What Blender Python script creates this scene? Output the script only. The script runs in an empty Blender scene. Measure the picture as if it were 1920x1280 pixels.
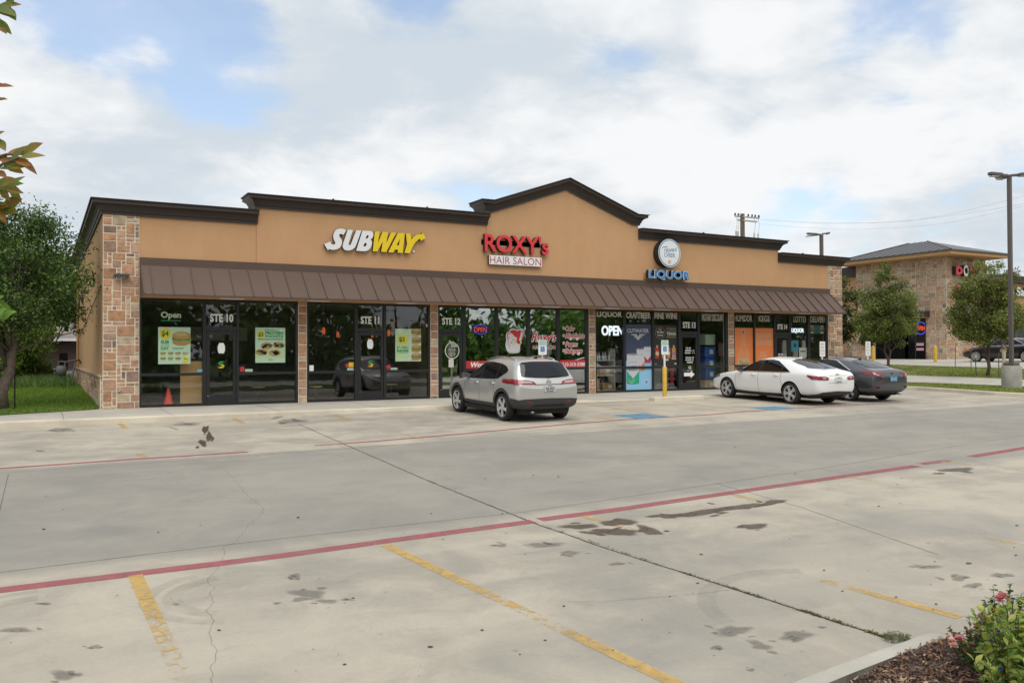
import bpy, bmesh, math, random
import numpy as np
from mathutils import Vector, Matrix
from mathutils.bvhtree import BVHTree

R = math.radians
scene = bpy.context.scene
COL = scene.collection

# ------------------------------------------------------------------ camera
CAM_F, CAM_YAW, CAM_PITCH, CAM_ROLL = 1603.67, R(28.8706), R(0.7432), R(-0.2463)
CAM_C = Vector((-1.4768, -25.6763, 1.4745))
_fw = Vector((math.sin(CAM_YAW) * math.cos(CAM_PITCH), math.cos(CAM_YAW) * math.cos(CAM_PITCH), math.sin(CAM_PITCH)))
_r0 = Vector((math.cos(CAM_YAW), -math.sin(CAM_YAW), 0))
_u0 = _r0.cross(_fw)
_rt = _r0 * math.cos(CAM_ROLL) + _u0 * math.sin(CAM_ROLL)
_up = _u0 * math.cos(CAM_ROLL) - _r0 * math.sin(CAM_ROLL)
cam_d = bpy.data.cameras.new('camera')
cam = bpy.data.objects.new('camera', cam_d)
COL.objects.link(cam)
cam.matrix_world = Matrix(((_rt.x, _up.x, -_fw.x, CAM_C.x), (_rt.y, _up.y, -_fw.y, CAM_C.y), (_rt.z, _up.z, -_fw.z, CAM_C.z), (0, 0, 0, 1)))
cam_d.sensor_width = 36
cam_d.lens = CAM_F / 1920 * 36
cam_d.clip_start = 0.05
cam_d.clip_end = 3000
scene.camera = cam

# ------------------------------------------------------------------ world, sun, exposure
SUN_EL, SUN_AZ = R(62), R(190)          # azimuth measured from +Y towards +X
scene.view_settings.view_transform = 'Standard'
scene.view_settings.look = 'None'
scene.view_settings.exposure = 0.2
scene.view_settings.gamma = 1.0
W = bpy.data.worlds.new('World')
scene.world = W
W.use_nodes = True
wt = W.node_tree
wt.nodes.clear()


class NT:
    """tiny helper to wire node trees"""
    def __init__(s, tree): s.t = tree
    def n(s, typ, **kw):
        nd = s.t.nodes.new(typ)
        for k, v in kw.items():
            if k.startswith('i_'):
                key = k[2:]
                key = int(key) if key.isdigit() else key.replace('_', ' ')
                sock = nd.inputs[key]
                if hasattr(v, 'is_output'): s.t.links.new(v, sock)
                else: sock.default_value = v
            else: setattr(nd, k, v)
        return nd
    def link(s, a, b): s.t.links.new(a, b)
    def math(s, op, a, b=0.0, clamp=False):
        m = s.n('ShaderNodeMath', operation=op, use_clamp=clamp)
        for i, v in enumerate((a, b)):
            if hasattr(v, 'is_output'): s.link(v, m.inputs[i])
            else: m.inputs[i].default_value = v
        return m.outputs[0]
    def mix(s, f, a, b, blend='MIX'):
        m = s.n('ShaderNodeMix', data_type='RGBA', blend_type=blend)
        for sock, v in ((m.inputs[0], f), (m.inputs[6], a), (m.inputs[7], b)):
            if hasattr(v, 'is_output'): s.link(v, sock)
            else: sock.default_value = v if not isinstance(v, tuple) or len(v) == 4 else (*v, 1)
        return m.outputs[2]
    def ramp(s, fac, lo, hi, a=0.0, b=1.0, smooth=True):
        m = s.n('ShaderNodeMapRange', interpolation_type='SMOOTHSTEP' if smooth else 'LINEAR')
        s.link(fac, m.inputs[0])
        m.inputs[1].default_value = lo; m.inputs[2].default_value = hi
        m.inputs[3].default_value = a; m.inputs[4].default_value = b
        return m.outputs[0]
    def noise(s, vec, scale, detail=4, rough=.55, dist=0.0):
        m = s.n('ShaderNodeTexNoise', i_Scale=scale, i_Detail=detail, i_Roughness=rough, i_Distortion=dist)
        if vec is not None: s.link(vec, m.inputs['Vector'])
        return m.outputs[0]


k = NT(wt)
tc = k.n('ShaderNodeTexCoord')
dirv = k.n('ShaderNodeVectorMath', operation='NORMALIZE'); k.link(tc.outputs['Generated'], dirv.inputs[0])
sep = k.n('ShaderNodeSeparateXYZ'); k.link(dirv.outputs[0], sep.inputs[0])
zc = k.math('ADD', k.math('MAXIMUM', sep.outputs[2], 0.0), 0.26)
cv = k.n('ShaderNodeCombineXYZ')
k.link(k.math('DIVIDE', sep.outputs[0], zc), cv.inputs[0]); k.link(k.math('DIVIDE', sep.outputs[1], zc), cv.inputs[1])
cv.inputs[2].default_value = 3.7
n1 = k.noise(cv.outputs[0], 1.7, 9, .56, .25)
n2 = k.noise(cv.outputs[0], 3.4, 7, .55, .4)
cv2 = k.n('ShaderNodeVectorMath', operation='ADD'); k.link(cv.outputs[0], cv2.inputs[0]); cv2.inputs[1].default_value = (7.3, 2.2, 5)
n4 = k.noise(cv2.outputs[0], 7.5, 7, .6, .5)
n3 = k.noise(cv2.outputs[0], 1.25, 6, .5, .2)
cover = k.math('ADD', k.math('ADD', k.math('MULTIPLY', k.math('SUBTRACT', n1, .5), 2.2), k.math('ADD', k.math('MULTIPLY', k.math('SUBTRACT', n2, .5), .9), k.math('MULTIPLY', k.math('SUBTRACT', n4, .5), .5))), .74)
def sky_dir(px, py): return (_fw + _rt * ((px - 960) / CAM_F) - _up * ((py - 640) / CAM_F)).normalized()
# breaks in the cloud deck: (direction, outer angle, strength)
for gx, gy, ang, st in ((260, 45, 6.0, .36), (440, 110, 5.0, .40), (120, -60, 7, .22), (380, -20, 5, .3), (850, -30, 5, .25), (1160, 100, 4.0, .38), (1560, 20, 5.5, .40), (1690, 75, 5.2, .46), (1800, 20, 4, .3),
                        (1530, 372, 2.6, .19), (1465, 390, 2.4, .17), (1600, 366, 2.4, .14), (700, -90, 8, .2), (1130, 20, 4, .1)):
    d = sky_dir(gx, gy)
    dp = k.n('ShaderNodeVectorMath', operation='DOT_PRODUCT'); k.link(dirv.outputs[0], dp.inputs[0]); dp.inputs[1].default_value = d
    g = k.ramp(dp.outputs[1], math.cos(R(ang)), 1.0, 0, st)
    cover = k.math('SUBTRACT', cover, g)
mask = k.ramp(cover, .16, .66, .22, 1.0)
sh = k.math('ADD', k.math('ADD', k.math('MULTIPLY', n3, .45), k.math('MULTIPLY', n2, .30)), k.math('ADD', k.math('MULTIPLY', n1, .13), k.math('MULTIPLY', n4, .12)))
cloudc = k.mix(k.ramp(sh, .42, .57), (5.6, 6.2, 6.75, 1), (8.15, 8.25, 8.35, 1))
sky = k.n('ShaderNodeTexSky', sky_type='NISHITA', sun_disc=False, sun_elevation=SUN_EL, sun_rotation=SUN_AZ, air_density=1.0, dust_density=1.5, ozone_density=1.0)
blue = k.mix(1.0, sky.outputs[0], (2.1, 2.0, 1.9, 1), 'MULTIPLY')
skyc = k.mix(mask, blue, cloudc)
bg = k.n('ShaderNodeBackground', i_Strength=0.1); k.link(skyc, bg.inputs[0])
wo = k.n('ShaderNodeOutputWorld'); k.link(bg.outputs[0], wo.inputs[0])

sun_d = bpy.data.lights.new('sun', 'SUN')
sun_d.energy = 2.0
sun_d.angle = R(52)
sun_d.color = (1.0, .94, .84)
sun = bpy.data.objects.new('sun', sun_d)
COL.objects.link(sun)
_sd = Vector((math.sin(SUN_AZ) * math.cos(SUN_EL), math.cos(SUN_AZ) * math.cos(SUN_EL), math.sin(SUN_EL)))
sun.rotation_euler = _sd.to_track_quat('Z', 'Y').to_euler()

# ------------------------------------------------------------------ survey helpers (photo pixel -> point on a known surface of the place)
def ray(px, py): return _fw + _rt * ((px - 960) / CAM_F) - _up * ((py - 640) / CAM_F)
def on_plane(px, py, axis, val):
    d = ray(px, py); return CAM_C + d * ((val - CAM_C[axis]) / d[axis])
def fx(px, py, y=0.0):
    p = on_plane(px, py, 1, y); return p.x, p.z
def at_depth(px, py, d): return CAM_C + ray(px, py) * d
def on_surf(px, py, zf, tmax=160):
    d = ray(px, py); lo, hi = 0.5, None; t = 0.5; st = .5
    while t < tmax:
        p = CAM_C + d * t
        if p.z < zf(p.x, p.y): hi = t; break
        lo = t; t += st
    if hi is None: return CAM_C + d * tmax
    for _ in range(30):
        m = (lo + hi) / 2; p = CAM_C + d * m
        if p.z < zf(p.x, p.y): hi = m
        else: lo = m
    return CAM_C + d * hi
def sstep(a, b, x):
    t = min(1, max(0, (x - a) / (b - a))); return t * t * (3 - 2 * t)
def lot(x, y): return -0.112 + .006 * x + .027 * y
RX = [32.0, 34.0, 37.6, 47.0, 52.0, 90.0, 400.0]
RZ = [0.06, .17, .32, .73, .86, 1.0, 1.2]
def lot_right(x, y):
    """terrain east of the lot: kerb, verge, footpath, verge, next lot"""
    t = sstep(31, 36, x)
    return (lot(x, y) + .10) * (1 - t) + float(np.interp(x, RX, RZ)) * t

# ------------------------------------------------------------------ mesh helpers
class MB:
    def __init__(s): s.v = []; s.f = []; s.c = []; s.m = []; s.ck = False
    def face(s, idx, col=None, mi=0):
        s.f.append(tuple(idx)); s.c.append(col); s.m.append(mi)
        if col is not None: s.ck = True
    def quad(s, a, b, c, d, col=None, mi=0):
        n = len(s.v); s.v += [tuple(a), tuple(b), tuple(c), tuple(d)]; s.face((n, n + 1, n + 2, n + 3), col, mi)
    def poly(s, pts, col=None, mi=0):
        n = len(s.v); s.v += [tuple(p) for p in pts]; s.face(range(n, n + len(pts)), col, mi)
    def box(s, x0, y0, z0, x1, y1, z1, col=None, M=None, mi=0):
        n = len(s.v)
        p = [(x0, y0, z0), (x1, y0, z0), (x1, y1, z0), (x0, y1, z0), (x0, y0, z1), (x1, y0, z1), (x1, y1, z1), (x0, y1, z1)]
        if M is not None: p = [tuple(M @ Vector(q)) for q in p]
        s.v += p
        for q in ((0, 3, 2, 1), (4, 5, 6, 7), (0, 1, 5, 4), (1, 2, 6, 5), (2, 3, 7, 6), (3, 0, 4, 7)): s.face([n + i for i in q], col, mi)
    def extrude(s, pts, off, col=None, mi=0):
        """closed polygon pts (3D) swept by vector off, capped"""
        n = len(s.v); L = len(pts); off = Vector(off)
        s.v += [tuple(p) for p in pts] + [tuple(Vector(p) + off) for p in pts]
        s.face(range(n + L - 1, n - 1, -1), col, mi); s.face(range(n + L, n + 2 * L), col, mi)
        for i in range(L): j = (i + 1) % L; s.face((n + i, n + j, n + L + j, n + L + i), col, mi)
    def tube(s, pts, rad, seg=8, col=None, cap=True, mi=0):
        pts = [Vector(p) for p in pts]; n0 = len(s.v); N = len(pts)
        rads = rad if isinstance(rad, (list, tuple)) else [rad] * N
        up = None
        for i, p in enumerate(pts):
            d = (pts[min(i + 1, N - 1)] - pts[max(i - 1, 0)]).normalized()
            if up is None: up = d.orthogonal().normalized()
            else:
                up = (up - d * up.dot(d))
                up = up.normalized() if up.length > 1e-6 else d.orthogonal().normalized()
            sd = d.cross(up)
            for j in range(seg):
                a = 2 * math.pi * j / seg
                s.v.append(tuple(p + (up * math.cos(a) + sd * math.sin(a)) * rads[i]))
        for i in range(N - 1):
            for j in range(seg):
                a = n0 + i * seg + j; b = n0 + i * seg + (j + 1) % seg
                s.face((a, b, b + seg, a + seg), col, mi)
        if cap:
            s.face([n0 + j for j in range(seg - 1, -1, -1)], col, mi)
            s.face([n0 + (N - 1) * seg + j for j in range(seg)], col, mi)
    def lathe(s, prof, seg=20, M=None, col=None, mi=0, close=False, cap=True):
        """profile [(r,h)] turned about local z"""
        n0 = len(s.v)
        for r, h in prof:
            for j in range(seg):
                a = 2 * math.pi * j / seg; p = Vector((r * math.cos(a), r * math.sin(a), h))
                s.v.append(tuple(M @ p) if M is not None else tuple(p))
        N = len(prof)
        for i in range(N if close else N - 1):
            for j in range(seg):
                a = n0 + i * seg + j; b = n0 + i * seg + (j + 1) % seg; i2 = n0 + ((i + 1) % N) * seg
                s.face((a, b, i2 + (j + 1) % seg, i2 + j), col, mi)
        if not close and cap:
            if prof[0][0] > 1e-4: s.face([n0 + j for j in range(seg - 1, -1, -1)], col, mi)
            if prof[-1][0] > 1e-4: s.face([n0 + (N - 1) * seg + j for j in range(seg)], col, mi)
    def add(s, other, M=None):
        n = len(s.v)
        s.v += [tuple(M @ Vector(p)) if M is not None else p for p in other.v]
        for f, c, m in zip(other.f, other.c, other.m): s.face([n + i for i in f], c, m)
    def build(s, name, mat, parent=None, smooth=False, sharp=None):
        me = bpy.data.meshes.new(name)
        off = Vector((0, 0, 0)); q = parent
        while q is not None: off += Vector(q.location); q = q.parent
        vv = [(p[0] - off.x, p[1] - off.y, p[2] - off.z) for p in s.v]
        me.from_pydata(vv, [], s.f)
        mats = mat if isinstance(mat, (list, tuple)) else [mat]
        for m in mats: me.materials.append(m)
        if len(mats) > 1: me.polygons.foreach_set('material_index', s.m)
        if s.ck:
            at = me.color_attributes.new('col', 'FLOAT_COLOR', 'CORNER'); buf = []
            for f, c in zip(s.f, s.c):
                c = c or (1, 1, 1)
                c = tuple(c) if len(c) == 4 else (*c, 1.0)
                buf += list(c) * len(f)
            at.data.foreach_set('color', buf)
        if smooth:
            me.polygons.foreach_set('use_smooth', [True] * len(me.polygons))
            if sharp: me.set_sharp_from_angle(angle=R(sharp))
        me.update()
        ob = bpy.data.objects.new(name, me); COL.objects.link(ob)
        if parent is not None: ob.parent = parent
        return ob

def tag(o, label=None, cat=None, group=None, kind=None):
    if label: o['label'] = label
    if cat: o['category'] = cat
    if group: o['group'] = group
    if kind: o['kind'] = kind
    return o
def thing(name, label, cat, loc=(0, 0, 0), rz=0.0, group=None):
    o = bpy.data.objects.new(name, None); COL.objects.link(o)
    o.location = loc; o.rotation_euler = (0, 0, rz); o.empty_display_size = .2
    return tag(o, label, cat, group)
def copy_tree(o, parent=None):
    c = o.copy(); COL.objects.link(c); c.parent = parent
    for ch in list(o.children): copy_tree(ch, c)
    return c

# ---- lettering: the font curve is turned into a mesh and fitted to a box on a plane
def text_mb(s, O, U, V, N, w, h, depth=.004, bold=0.0, shear=0.0, fit=True, mb=None, col=None, mi=0, squeeze=True):
    cu = bpy.data.curves.new('lettering', 'FONT'); cu.body = s; cu.size = 1; cu.extrude = .1; cu.offset = bold; cu.shear = shear
    cu.resolution_u = 3
    ob = bpy.data.objects.new('lettering', cu)
    me = bpy.data.meshes.new_from_object(ob)
    co = np.zeros(len(me.vertices) * 3); me.vertices.foreach_get('co', co); co = co.reshape(-1, 3)
    mb = mb or MB()
    if len(co):
        lo = co.min(0); hi = co.max(0); sz = np.maximum(hi - lo, 1e-6)
        sx, sy = w / sz[0], h / sz[1]
        O, U, V, N = map(Vector, (O, U, V, N)); n = len(mb.v)
        for p in co:
            q = O + U * ((p[0] - lo[0]) * sx) + V * ((p[1] - lo[1]) * sy) + N * ((p[2] - lo[2]) / sz[2] * depth)
            mb.v.append(tuple(q))
        for f in me.polygons: mb.face([n + i for i in f.vertices], col, mi)
    bpy.data.objects.remove(ob); bpy.data.curves.remove(cu); bpy.data.meshes.remove(me)
    return mb
def ftext(s, x0, z0, x1, z1, y, depth=.004, mb=None, **kw):
    """lettering on a plane facing -Y"""
    return text_mb(s, (x0, y, z0), (1, 0, 0), (0, 0, 1), (0, -1, 0), x1 - x0, z1 - z0, depth, mb=mb, **kw)
def ptext(s, px0, py0, px1, py1, y, depth=.004, mb=None, **kw):
    """same, box given by its photo corners (left-bottom, right-top)"""
    a = fx(px0, py0, y); b = fx(px1, py1, y); mx = (a[0] + b[0]) / 2
    return ftext(s, a[0], a[1], b[0], b[1], y, depth, mb, **kw)
def fpoly(pts, y, depth, mb=None, col=None, mi=0, z_is=None):
    """outline on the facade plane (X,Z) with a real thickness"""
    mb = mb or MB()
    mb.extrude([(p[0], y, p[1]) for p in pts], (0, -depth, 0), col, mi); return mb
def ribbon(pts, wd, y, mb, depth=.004, col=None, mi=0):
    """stroke of width wd along (X,Z) points"""
    P = [Vector((p[0], p[1])) for p in pts]; L = []; Rr = []
    for i, p in enumerate(P):
        d = (P[min(i + 1, len(P) - 1)] - P[max(i - 1, 0)]); d = d.normalized() if d.length > 0 else Vector((1, 0))
        nn = Vector((-d.y, d.x)) * wd / 2; L.append(p + nn); Rr.append(p - nn)
    for i in range(len(P) - 1):
        mb.quad((Rr[i].x, y - depth, Rr[i].y), (Rr[i + 1].x, y - depth, Rr[i + 1].y), (L[i + 1].x, y - depth, L[i + 1].y), (L[i].x, y - depth, L[i].y), col, mi)
    return mb
def smooth_poly(pts, n=4, closed=True):
    P = [Vector(p) for p in pts]; L = len(P); out = []
    for i in range(L if closed else L - 1):
        g = lambda j: P[j % L] if closed else P[min(max(j, 0), L - 1)]
        a, b, c, d = g(i - 1), g(i), g(i + 1), g(i + 2)
        for t in range(n):
            u = t / n
            out.append(.5 * ((2 * b) + (-a + c) * u + (2 * a - 5 * b + 4 * c - d) * u * u + (-a + 3 * b - 3 * c + d) * u ** 3))
    if not closed: out.append(P[-1])
    return out
def oval(cx, cz, rx, rz, n=24, a0=0, a1=360): return [(cx + rx * math.cos(R(a0 + (a1 - a0) * i / n)), cz + rz * math.sin(R(a0 + (a1 - a0) * i / n))) for i in range(n + (0 if abs(a1 - a0) >= 360 else 1))]

# ------------------------------------------------------------------ materials
MAT = {}
def newmat(name):
    m = bpy.data.materials.new(name); m.use_nodes = True; m.node_tree.nodes.clear(); MAT[name] = m
    return m, NT(m.node_tree)
def finish(k, shader): o = k.n('ShaderNodeOutputMaterial'); k.link(shader, o.inputs[0])
def pbr(name, col, rough=.6, metal=0.0, spec=.5, vary=0.0, vscale=3.0, bump=0.0, bscale=40.0, coat=0.0, emit=None, estr=0.0, attr=False, stain=None):
    m, k = newmat(name)
    b = k.n('ShaderNodeBsdfPrincipled'); tc = k.n('ShaderNodeTexCoord'); ob = tc.outputs['Object']
    base = (*col, 1)
    c = None
    if attr:
        at = k.n('ShaderNodeAttribute', attribute_name='col'); c = at.outputs['Color']
        if col != (1, 1, 1): c = k.mix(1.0, c, base, 'MULTIPLY')
    if vary > 0:
        nz = k.noise(ob, vscale, 6, .6)
        f = k.ramp(nz, .3, .7, 1 - vary, 1 + vary, smooth=False)
        cc = k.n('ShaderNodeCombineColor'); [k.link(f, cc.inputs[i]) for i in range(3)]
        c = k.mix(1.0, c if c is not None else base, cc.outputs[0], 'MULTIPLY')
    if c is not None: k.link(c, b.inputs['Base Color'])
    else: b.inputs['Base Color'].default_value = base
    b.inputs['Roughness'].default_value = rough; b.inputs['Metallic'].default_value = metal
    b.inputs['Specular IOR Level'].default_value = spec
    if coat: b.inputs['Coat Weight'].default_value = coat; b.inputs['Coat Roughness'].default_value = .03
    if emit: b.inputs['Emission Color'].default_value = (*emit, 1); b.inputs['Emission Strength'].default_value = estr
    if bump > 0:
        bn = k.n('ShaderNodeBump', i_Strength=bump, i_Distance=.02); k.link(k.noise(ob, bscale, 5, .6), bn.inputs['Height']); k.link(bn.outputs[0], b.inputs['Normal'])
    finish(k, b.outputs[0]); return m
def glass(name, refl, tint, ripple=.012, gcol=(1, 1, 1)):
    """shop glazing: tinted see-through pane that mirrors the street"""
    m, k = newmat(name)
    tr = k.n('ShaderNodeBsdfTransparent'); tr.inputs[0].default_value = (*tint, 1)
    gl = k.n('ShaderNodeBsdfGlossy', i_Roughness=.012); gl.inputs[0].default_value = (*gcol, 1)
    tc = k.n('ShaderNodeTexCoord')
    bn = k.n('ShaderNodeBump', i_Strength=ripple, i_Distance=.05); k.link(k.noise(tc.outputs['Object'], 2.2, 2, .4), bn.inputs['Height']); k.link(bn.outputs[0], gl.inputs['Normal'])
    fr = k.n('ShaderNodeFresnel', i_IOR=1.5)
    f = k.math('ADD', k.math('MULTIPLY', fr.outputs[0], 1.3), refl, True)
    geo = k.n('ShaderNodeNewGeometry'); f = k.math('MULTIPLY', f, k.math('SUBTRACT', 1.0, geo.outputs['Backfacing']))
    mx = k.n('ShaderNodeMixShader'); k.link(f, mx.inputs[0]); k.link(tr.outputs[0], mx.inputs[1]); k.link(gl.outputs[0], mx.inputs[2])
    finish(k, mx.outputs[0]); return m
def leafmat(name, trans=.35, rough=.5):
    m, k = newmat(name)
    at = k.n('ShaderNodeAttribute', attribute_name='col')
    b = k.n('ShaderNodeBsdfPrincipled', i_Roughness=rough); k.link(at.outputs['Color'], b.inputs['Base Color']); b.inputs['Specular IOR Level'].default_value = .35
    t = k.n('ShaderNodeBsdfTranslucent'); k.link(k.mix(1.0, at.outputs['Color'], (1.5, 1.6, .7, 1), 'MULTIPLY'), t.inputs[0])
    mx = k.n('ShaderNodeMixShader', i_0=trans); k.link(b.outputs[0], mx.inputs[1]); k.link(t.outputs[0], mx.inputs[2])
    finish(k, mx.outputs[0]); return m
def decalmat(name, col, rough=.8, wear=.45, wscale=14.0, fine=90.0, soft=False, amax=1.0, spec=.3, vary=.15):
    """paint or stain lying on concrete: worn through where the noise bites; 'soft' fades by the mesh's rim value"""
    m, k = newmat(name)
    tc = k.n('ShaderNodeTexCoord'); ob = tc.outputs['Object']
    b = k.n('ShaderNodeBsdfPrincipled', i_Roughness=rough); b.inputs['Specular IOR Level'].default_value = spec
    nz = k.noise(ob, wscale * .5, 5, .6)
    f = k.ramp(nz, .3, .7, 1 - vary, 1 + vary, False)
    cc = k.n('ShaderNodeCombineColor'); [k.link(f, cc.inputs[i]) for i in range(3)]
    k.link(k.mix(1.0, (*col, 1), cc.outputs[0], 'MULTIPLY'), b.inputs['Base Color'])
    tr = k.n('ShaderNodeBsdfTransparent')
    w1 = k.noise(ob, wscale, 6, .65); w2 = k.noise(ob, fine, 3, .6)
    at = k.n('ShaderNodeAttribute', attribute_name='col')
    if soft:
        a = k.math('MULTIPLY', k.ramp(k.math('ADD', at.outputs['Fac'], k.math('MULTIPLY', k.math('SUBTRACT', w1, .55), 1.7)), .0, 1.0), amax)
    else:
        mixn = k.math('ADD', k.math('MULTIPLY', w1, .6), k.math('MULTIPLY', w2, .4))
        # attribute = how worn this stretch is
        thr = k.math('ADD', k.math('MULTIPLY', at.outputs['Fac'], .30), wear - .29)
        a = k.math('MULTIPLY', k.math('MULTIPLY', k.ramp(k.math('SUBTRACT', mixn, thr), -.04, .06), k.ramp(k.noise(ob, 3.1, 5, .6), .3, .62, .62, 1.0)), amax)
    mx = k.n('ShaderNodeMixShader'); k.link(a, mx.inputs[0]); k.link(tr.outputs[0], mx.inputs[1]); k.link(b.outputs[0], mx.inputs[2])
    finish(k, mx.outputs[0]); return m

def concrete(name, a, b_, scale=1.0, streak=.12, spots=True, zone=False):
    m, k = newmat(name)
    tc = k.n('ShaderNodeTexCoord'); ob = tc.outputs['Object']
    b = k.n('ShaderNodeBsdfPrincipled', i_Roughness=.88); b.inputs['Specular IOR Level'].default_value = .25
    big = k.noise(ob, .16 * scale, 5, .6, .4); mid = k.noise(ob, .9 * scale, 6, .62, .6); fine = k.noise(ob, 22 * scale, 4, .7); grit = k.noise(ob, 160 * scale, 2, .6)
    mp = k.n('ShaderNodeMapping'); k.link(ob, mp.inputs[0]); mp.inputs['Scale'].default_value = (.12, 1.1, 1)
    st = k.noise(mp.outputs[0], 1.3 * scale, 5, .6, .3)
    v = k.math('ADD', k.math('ADD', k.math('MULTIPLY', big, .40), k.math('MULTIPLY', mid, .40)), k.math('MULTIPLY', st, .20))
    c = k.mix(k.ramp(v, .40, .60), (*a, 1), (*b_, 1))
    if zone:   # the drive lane was poured separately: greyer, trowelled smoother
        sp = k.n('ShaderNodeSeparateXYZ'); k.link(ob, sp.inputs[0])
        zy = k.math('MULTIPLY', k.ramp(sp.outputs[1], -16.7, -16.3, smooth=False), k.ramp(sp.outputs[1], -9.65, -9.55, 1, 0, smooth=False))
        c = k.mix(k.math('MULTIPLY', zy, .8), c, k.mix(k.ramp(v, .3, .7), (.228, .216, .193, 1), (.292, .277, .247, 1)))
        wear = k.ramp(k.noise(ob, .35, 3, .5), .4, .7); c = k.mix(k.math('MULTIPLY', wear, k.ramp(sp.outputs[1], -17.5, -19, 0, .5)), c, (.44, .40, .33, 1))
    g = k.math('ADD', k.math('MULTIPLY', k.math('SUBTRACT', fine, .5), .22), k.math('MULTIPLY', k.math('SUBTRACT', grit, .5), .30))
    gg = k.math('ADD', g, 1.0)
    cc = k.n('ShaderNodeCombineColor'); [k.link(gg, cc.inputs[i]) for i in range(3)]
    c = k.mix(1.0, c, cc.outputs[0], 'MULTIPLY')
    if spots:   # old drips and tyre-grime blots
        s1 = k.noise(ob, 2.3 * scale, 3, .5, .2); f1 = k.ramp(s1, .64, .78, 0, .22); c = k.mix(f1, c, (.16, .15, .135, 1))
        vo = k.n('ShaderNodeTexVoronoi', i_Scale=2.1 * scale, i_Randomness=1.0); k.link(ob, vo.inputs['Vector'])
        f2 = k.math('MULTIPLY', k.ramp(vo.outputs['Distance'], .035, .075, 1, 0), k.ramp(mid, .48, .55)); c = k.mix(k.math('MULTIPLY', f2, .3), c, (.09, .085, .08, 1))
        s2 = k.noise(ob, .55, 4, .5, .6); c = k.mix(k.ramp(s2, .52, .72, 0, .27), c, (.19, .19, .185, 1))
        s3 = k.noise(ob, 1.1, 6, .65, 1.0); c = k.mix(k.ramp(s3, .54, .70, 0, .20), c, (.17, .165, .155, 1))
    k.link(c, b.inputs['Base Color'])
    bn = k.n('ShaderNodeBump', i_Strength=.25, i_Distance=.01); k.link(k.math('ADD', fine, grit), bn.inputs['Height']); k.link(bn.outputs[0], b.inputs['Normal'])
    finish(k, b.outputs[0]); return m

concrete('lot_concrete', (.30, .278, .238), (.45, .405, .33), zone=True)
concrete('walk_concrete', (.36, .345, .305), (.47, .445, .385), spots=False)
concrete('kerb_concrete', (.48, .435, .35), (.62, .56, .45), 1.6, spots=False)
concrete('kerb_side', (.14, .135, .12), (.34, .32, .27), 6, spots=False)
pbr('asphalt', (.10, .10, .105), .9, vary=.2, vscale=2, bump=.3, bscale=90)
m, k = newmat('stucco')
_tc = k.n('ShaderNodeTexCoord'); _ob = _tc.outputs['Object']
_mp = k.n('ShaderNodeMapping'); k.link(_ob, _mp.inputs[0]); _mp.inputs['Scale'].default_value = (1.5, 1.5, .55)
_v = k.math('ADD', k.math('MULTIPLY', k.noise(_mp.outputs[0], 1.2, 6, .65), .5), k.math('MULTIPLY', k.noise(_ob, .45, 6, .6, .3), .5))
_c = k.mix(k.ramp(_v, .36, .64), (.535, .312, .164, 1), (.575, .345, .188, 1))
_c = k.mix(k.math('MULTIPLY', k.ramp(k.noise(_mp.outputs[0], 1.6, 4, .6), .58, .76), .12), _c, (.40, .235, .125, 1))
_c = k.mix(k.ramp(k.noise(_ob, 90, 3, .7), .3, .7, 0, .16), _c, (.40, .23, .115, 1))
_b = k.n('ShaderNodeBsdfPrincipled', i_Roughness=.88); _b.inputs['Specular IOR Level'].default_value = .2; k.link(_c, _b.inputs['Base Color'])
_bn = k.n('ShaderNodeBump', i_Strength=.3, i_Distance=.02); k.link(k.math('ADD', k.noise(_ob, 130, 4, .6), k.math('MULTIPLY', k.noise(_ob, 1.4, 3, .5), .8)), _bn.inputs['Height']); k.link(_bn.outputs[0], _b.inputs['Normal'])
finish(k, _b.outputs[0])
pbr('stucco_trim', (.50, .29, .14), .85, spec=.2, vary=.05, vscale=1)
pbr('cornice', (.042, .031, .026), .55, vary=.12, vscale=1.2, bump=.05, bscale=60)
pbr('awning_metal', (.092, .057, .042), .5, spec=.5, vary=.09, vscale=1.1)
pbr('stone', (1, 1, 1), .85, spec=.25, attr=True, vary=.28, vscale=7, bump=.8, bscale=16)
pbr('mortar', (.70, .62, .50), .95, spec=.1, vary=.1, bump=.3, bscale=60)
pbr('bronze_frame', (.017, .017, .019), .38, spec=.5)
pbr('interior_wall', (.20, .17, .14), .9)
pbr('interior_floor', (.26, .23, .20), .5)
pbr('roof_membrane', (.5, .5, .48), .9)
glass('glass_dark', .045, (.97, .98, .97))
glass('glass_salon', .40, (.10, .11, .10), gcol=(.95, 1, .95))
glass('glass_store', .06, (.97, .98, .97))
pbr('white_paint', (.78, .78, .78), .5)
pbr('white_vinyl', (.86, .87, .86), .5)
pbr('grey_vinyl', (.62, .60, .55), .6)
pbr('black_paint', (.015, .015, .016), .45)
pbr('dark_grey', (.05, .05, .052), .5)
pbr('rubber', (.016, .016, .017), .8)
pbr('chrome', (.75, .75, .76), .15, 1.0)
pbr('steel', (.35, .36, .37), .4, .9)
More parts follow.
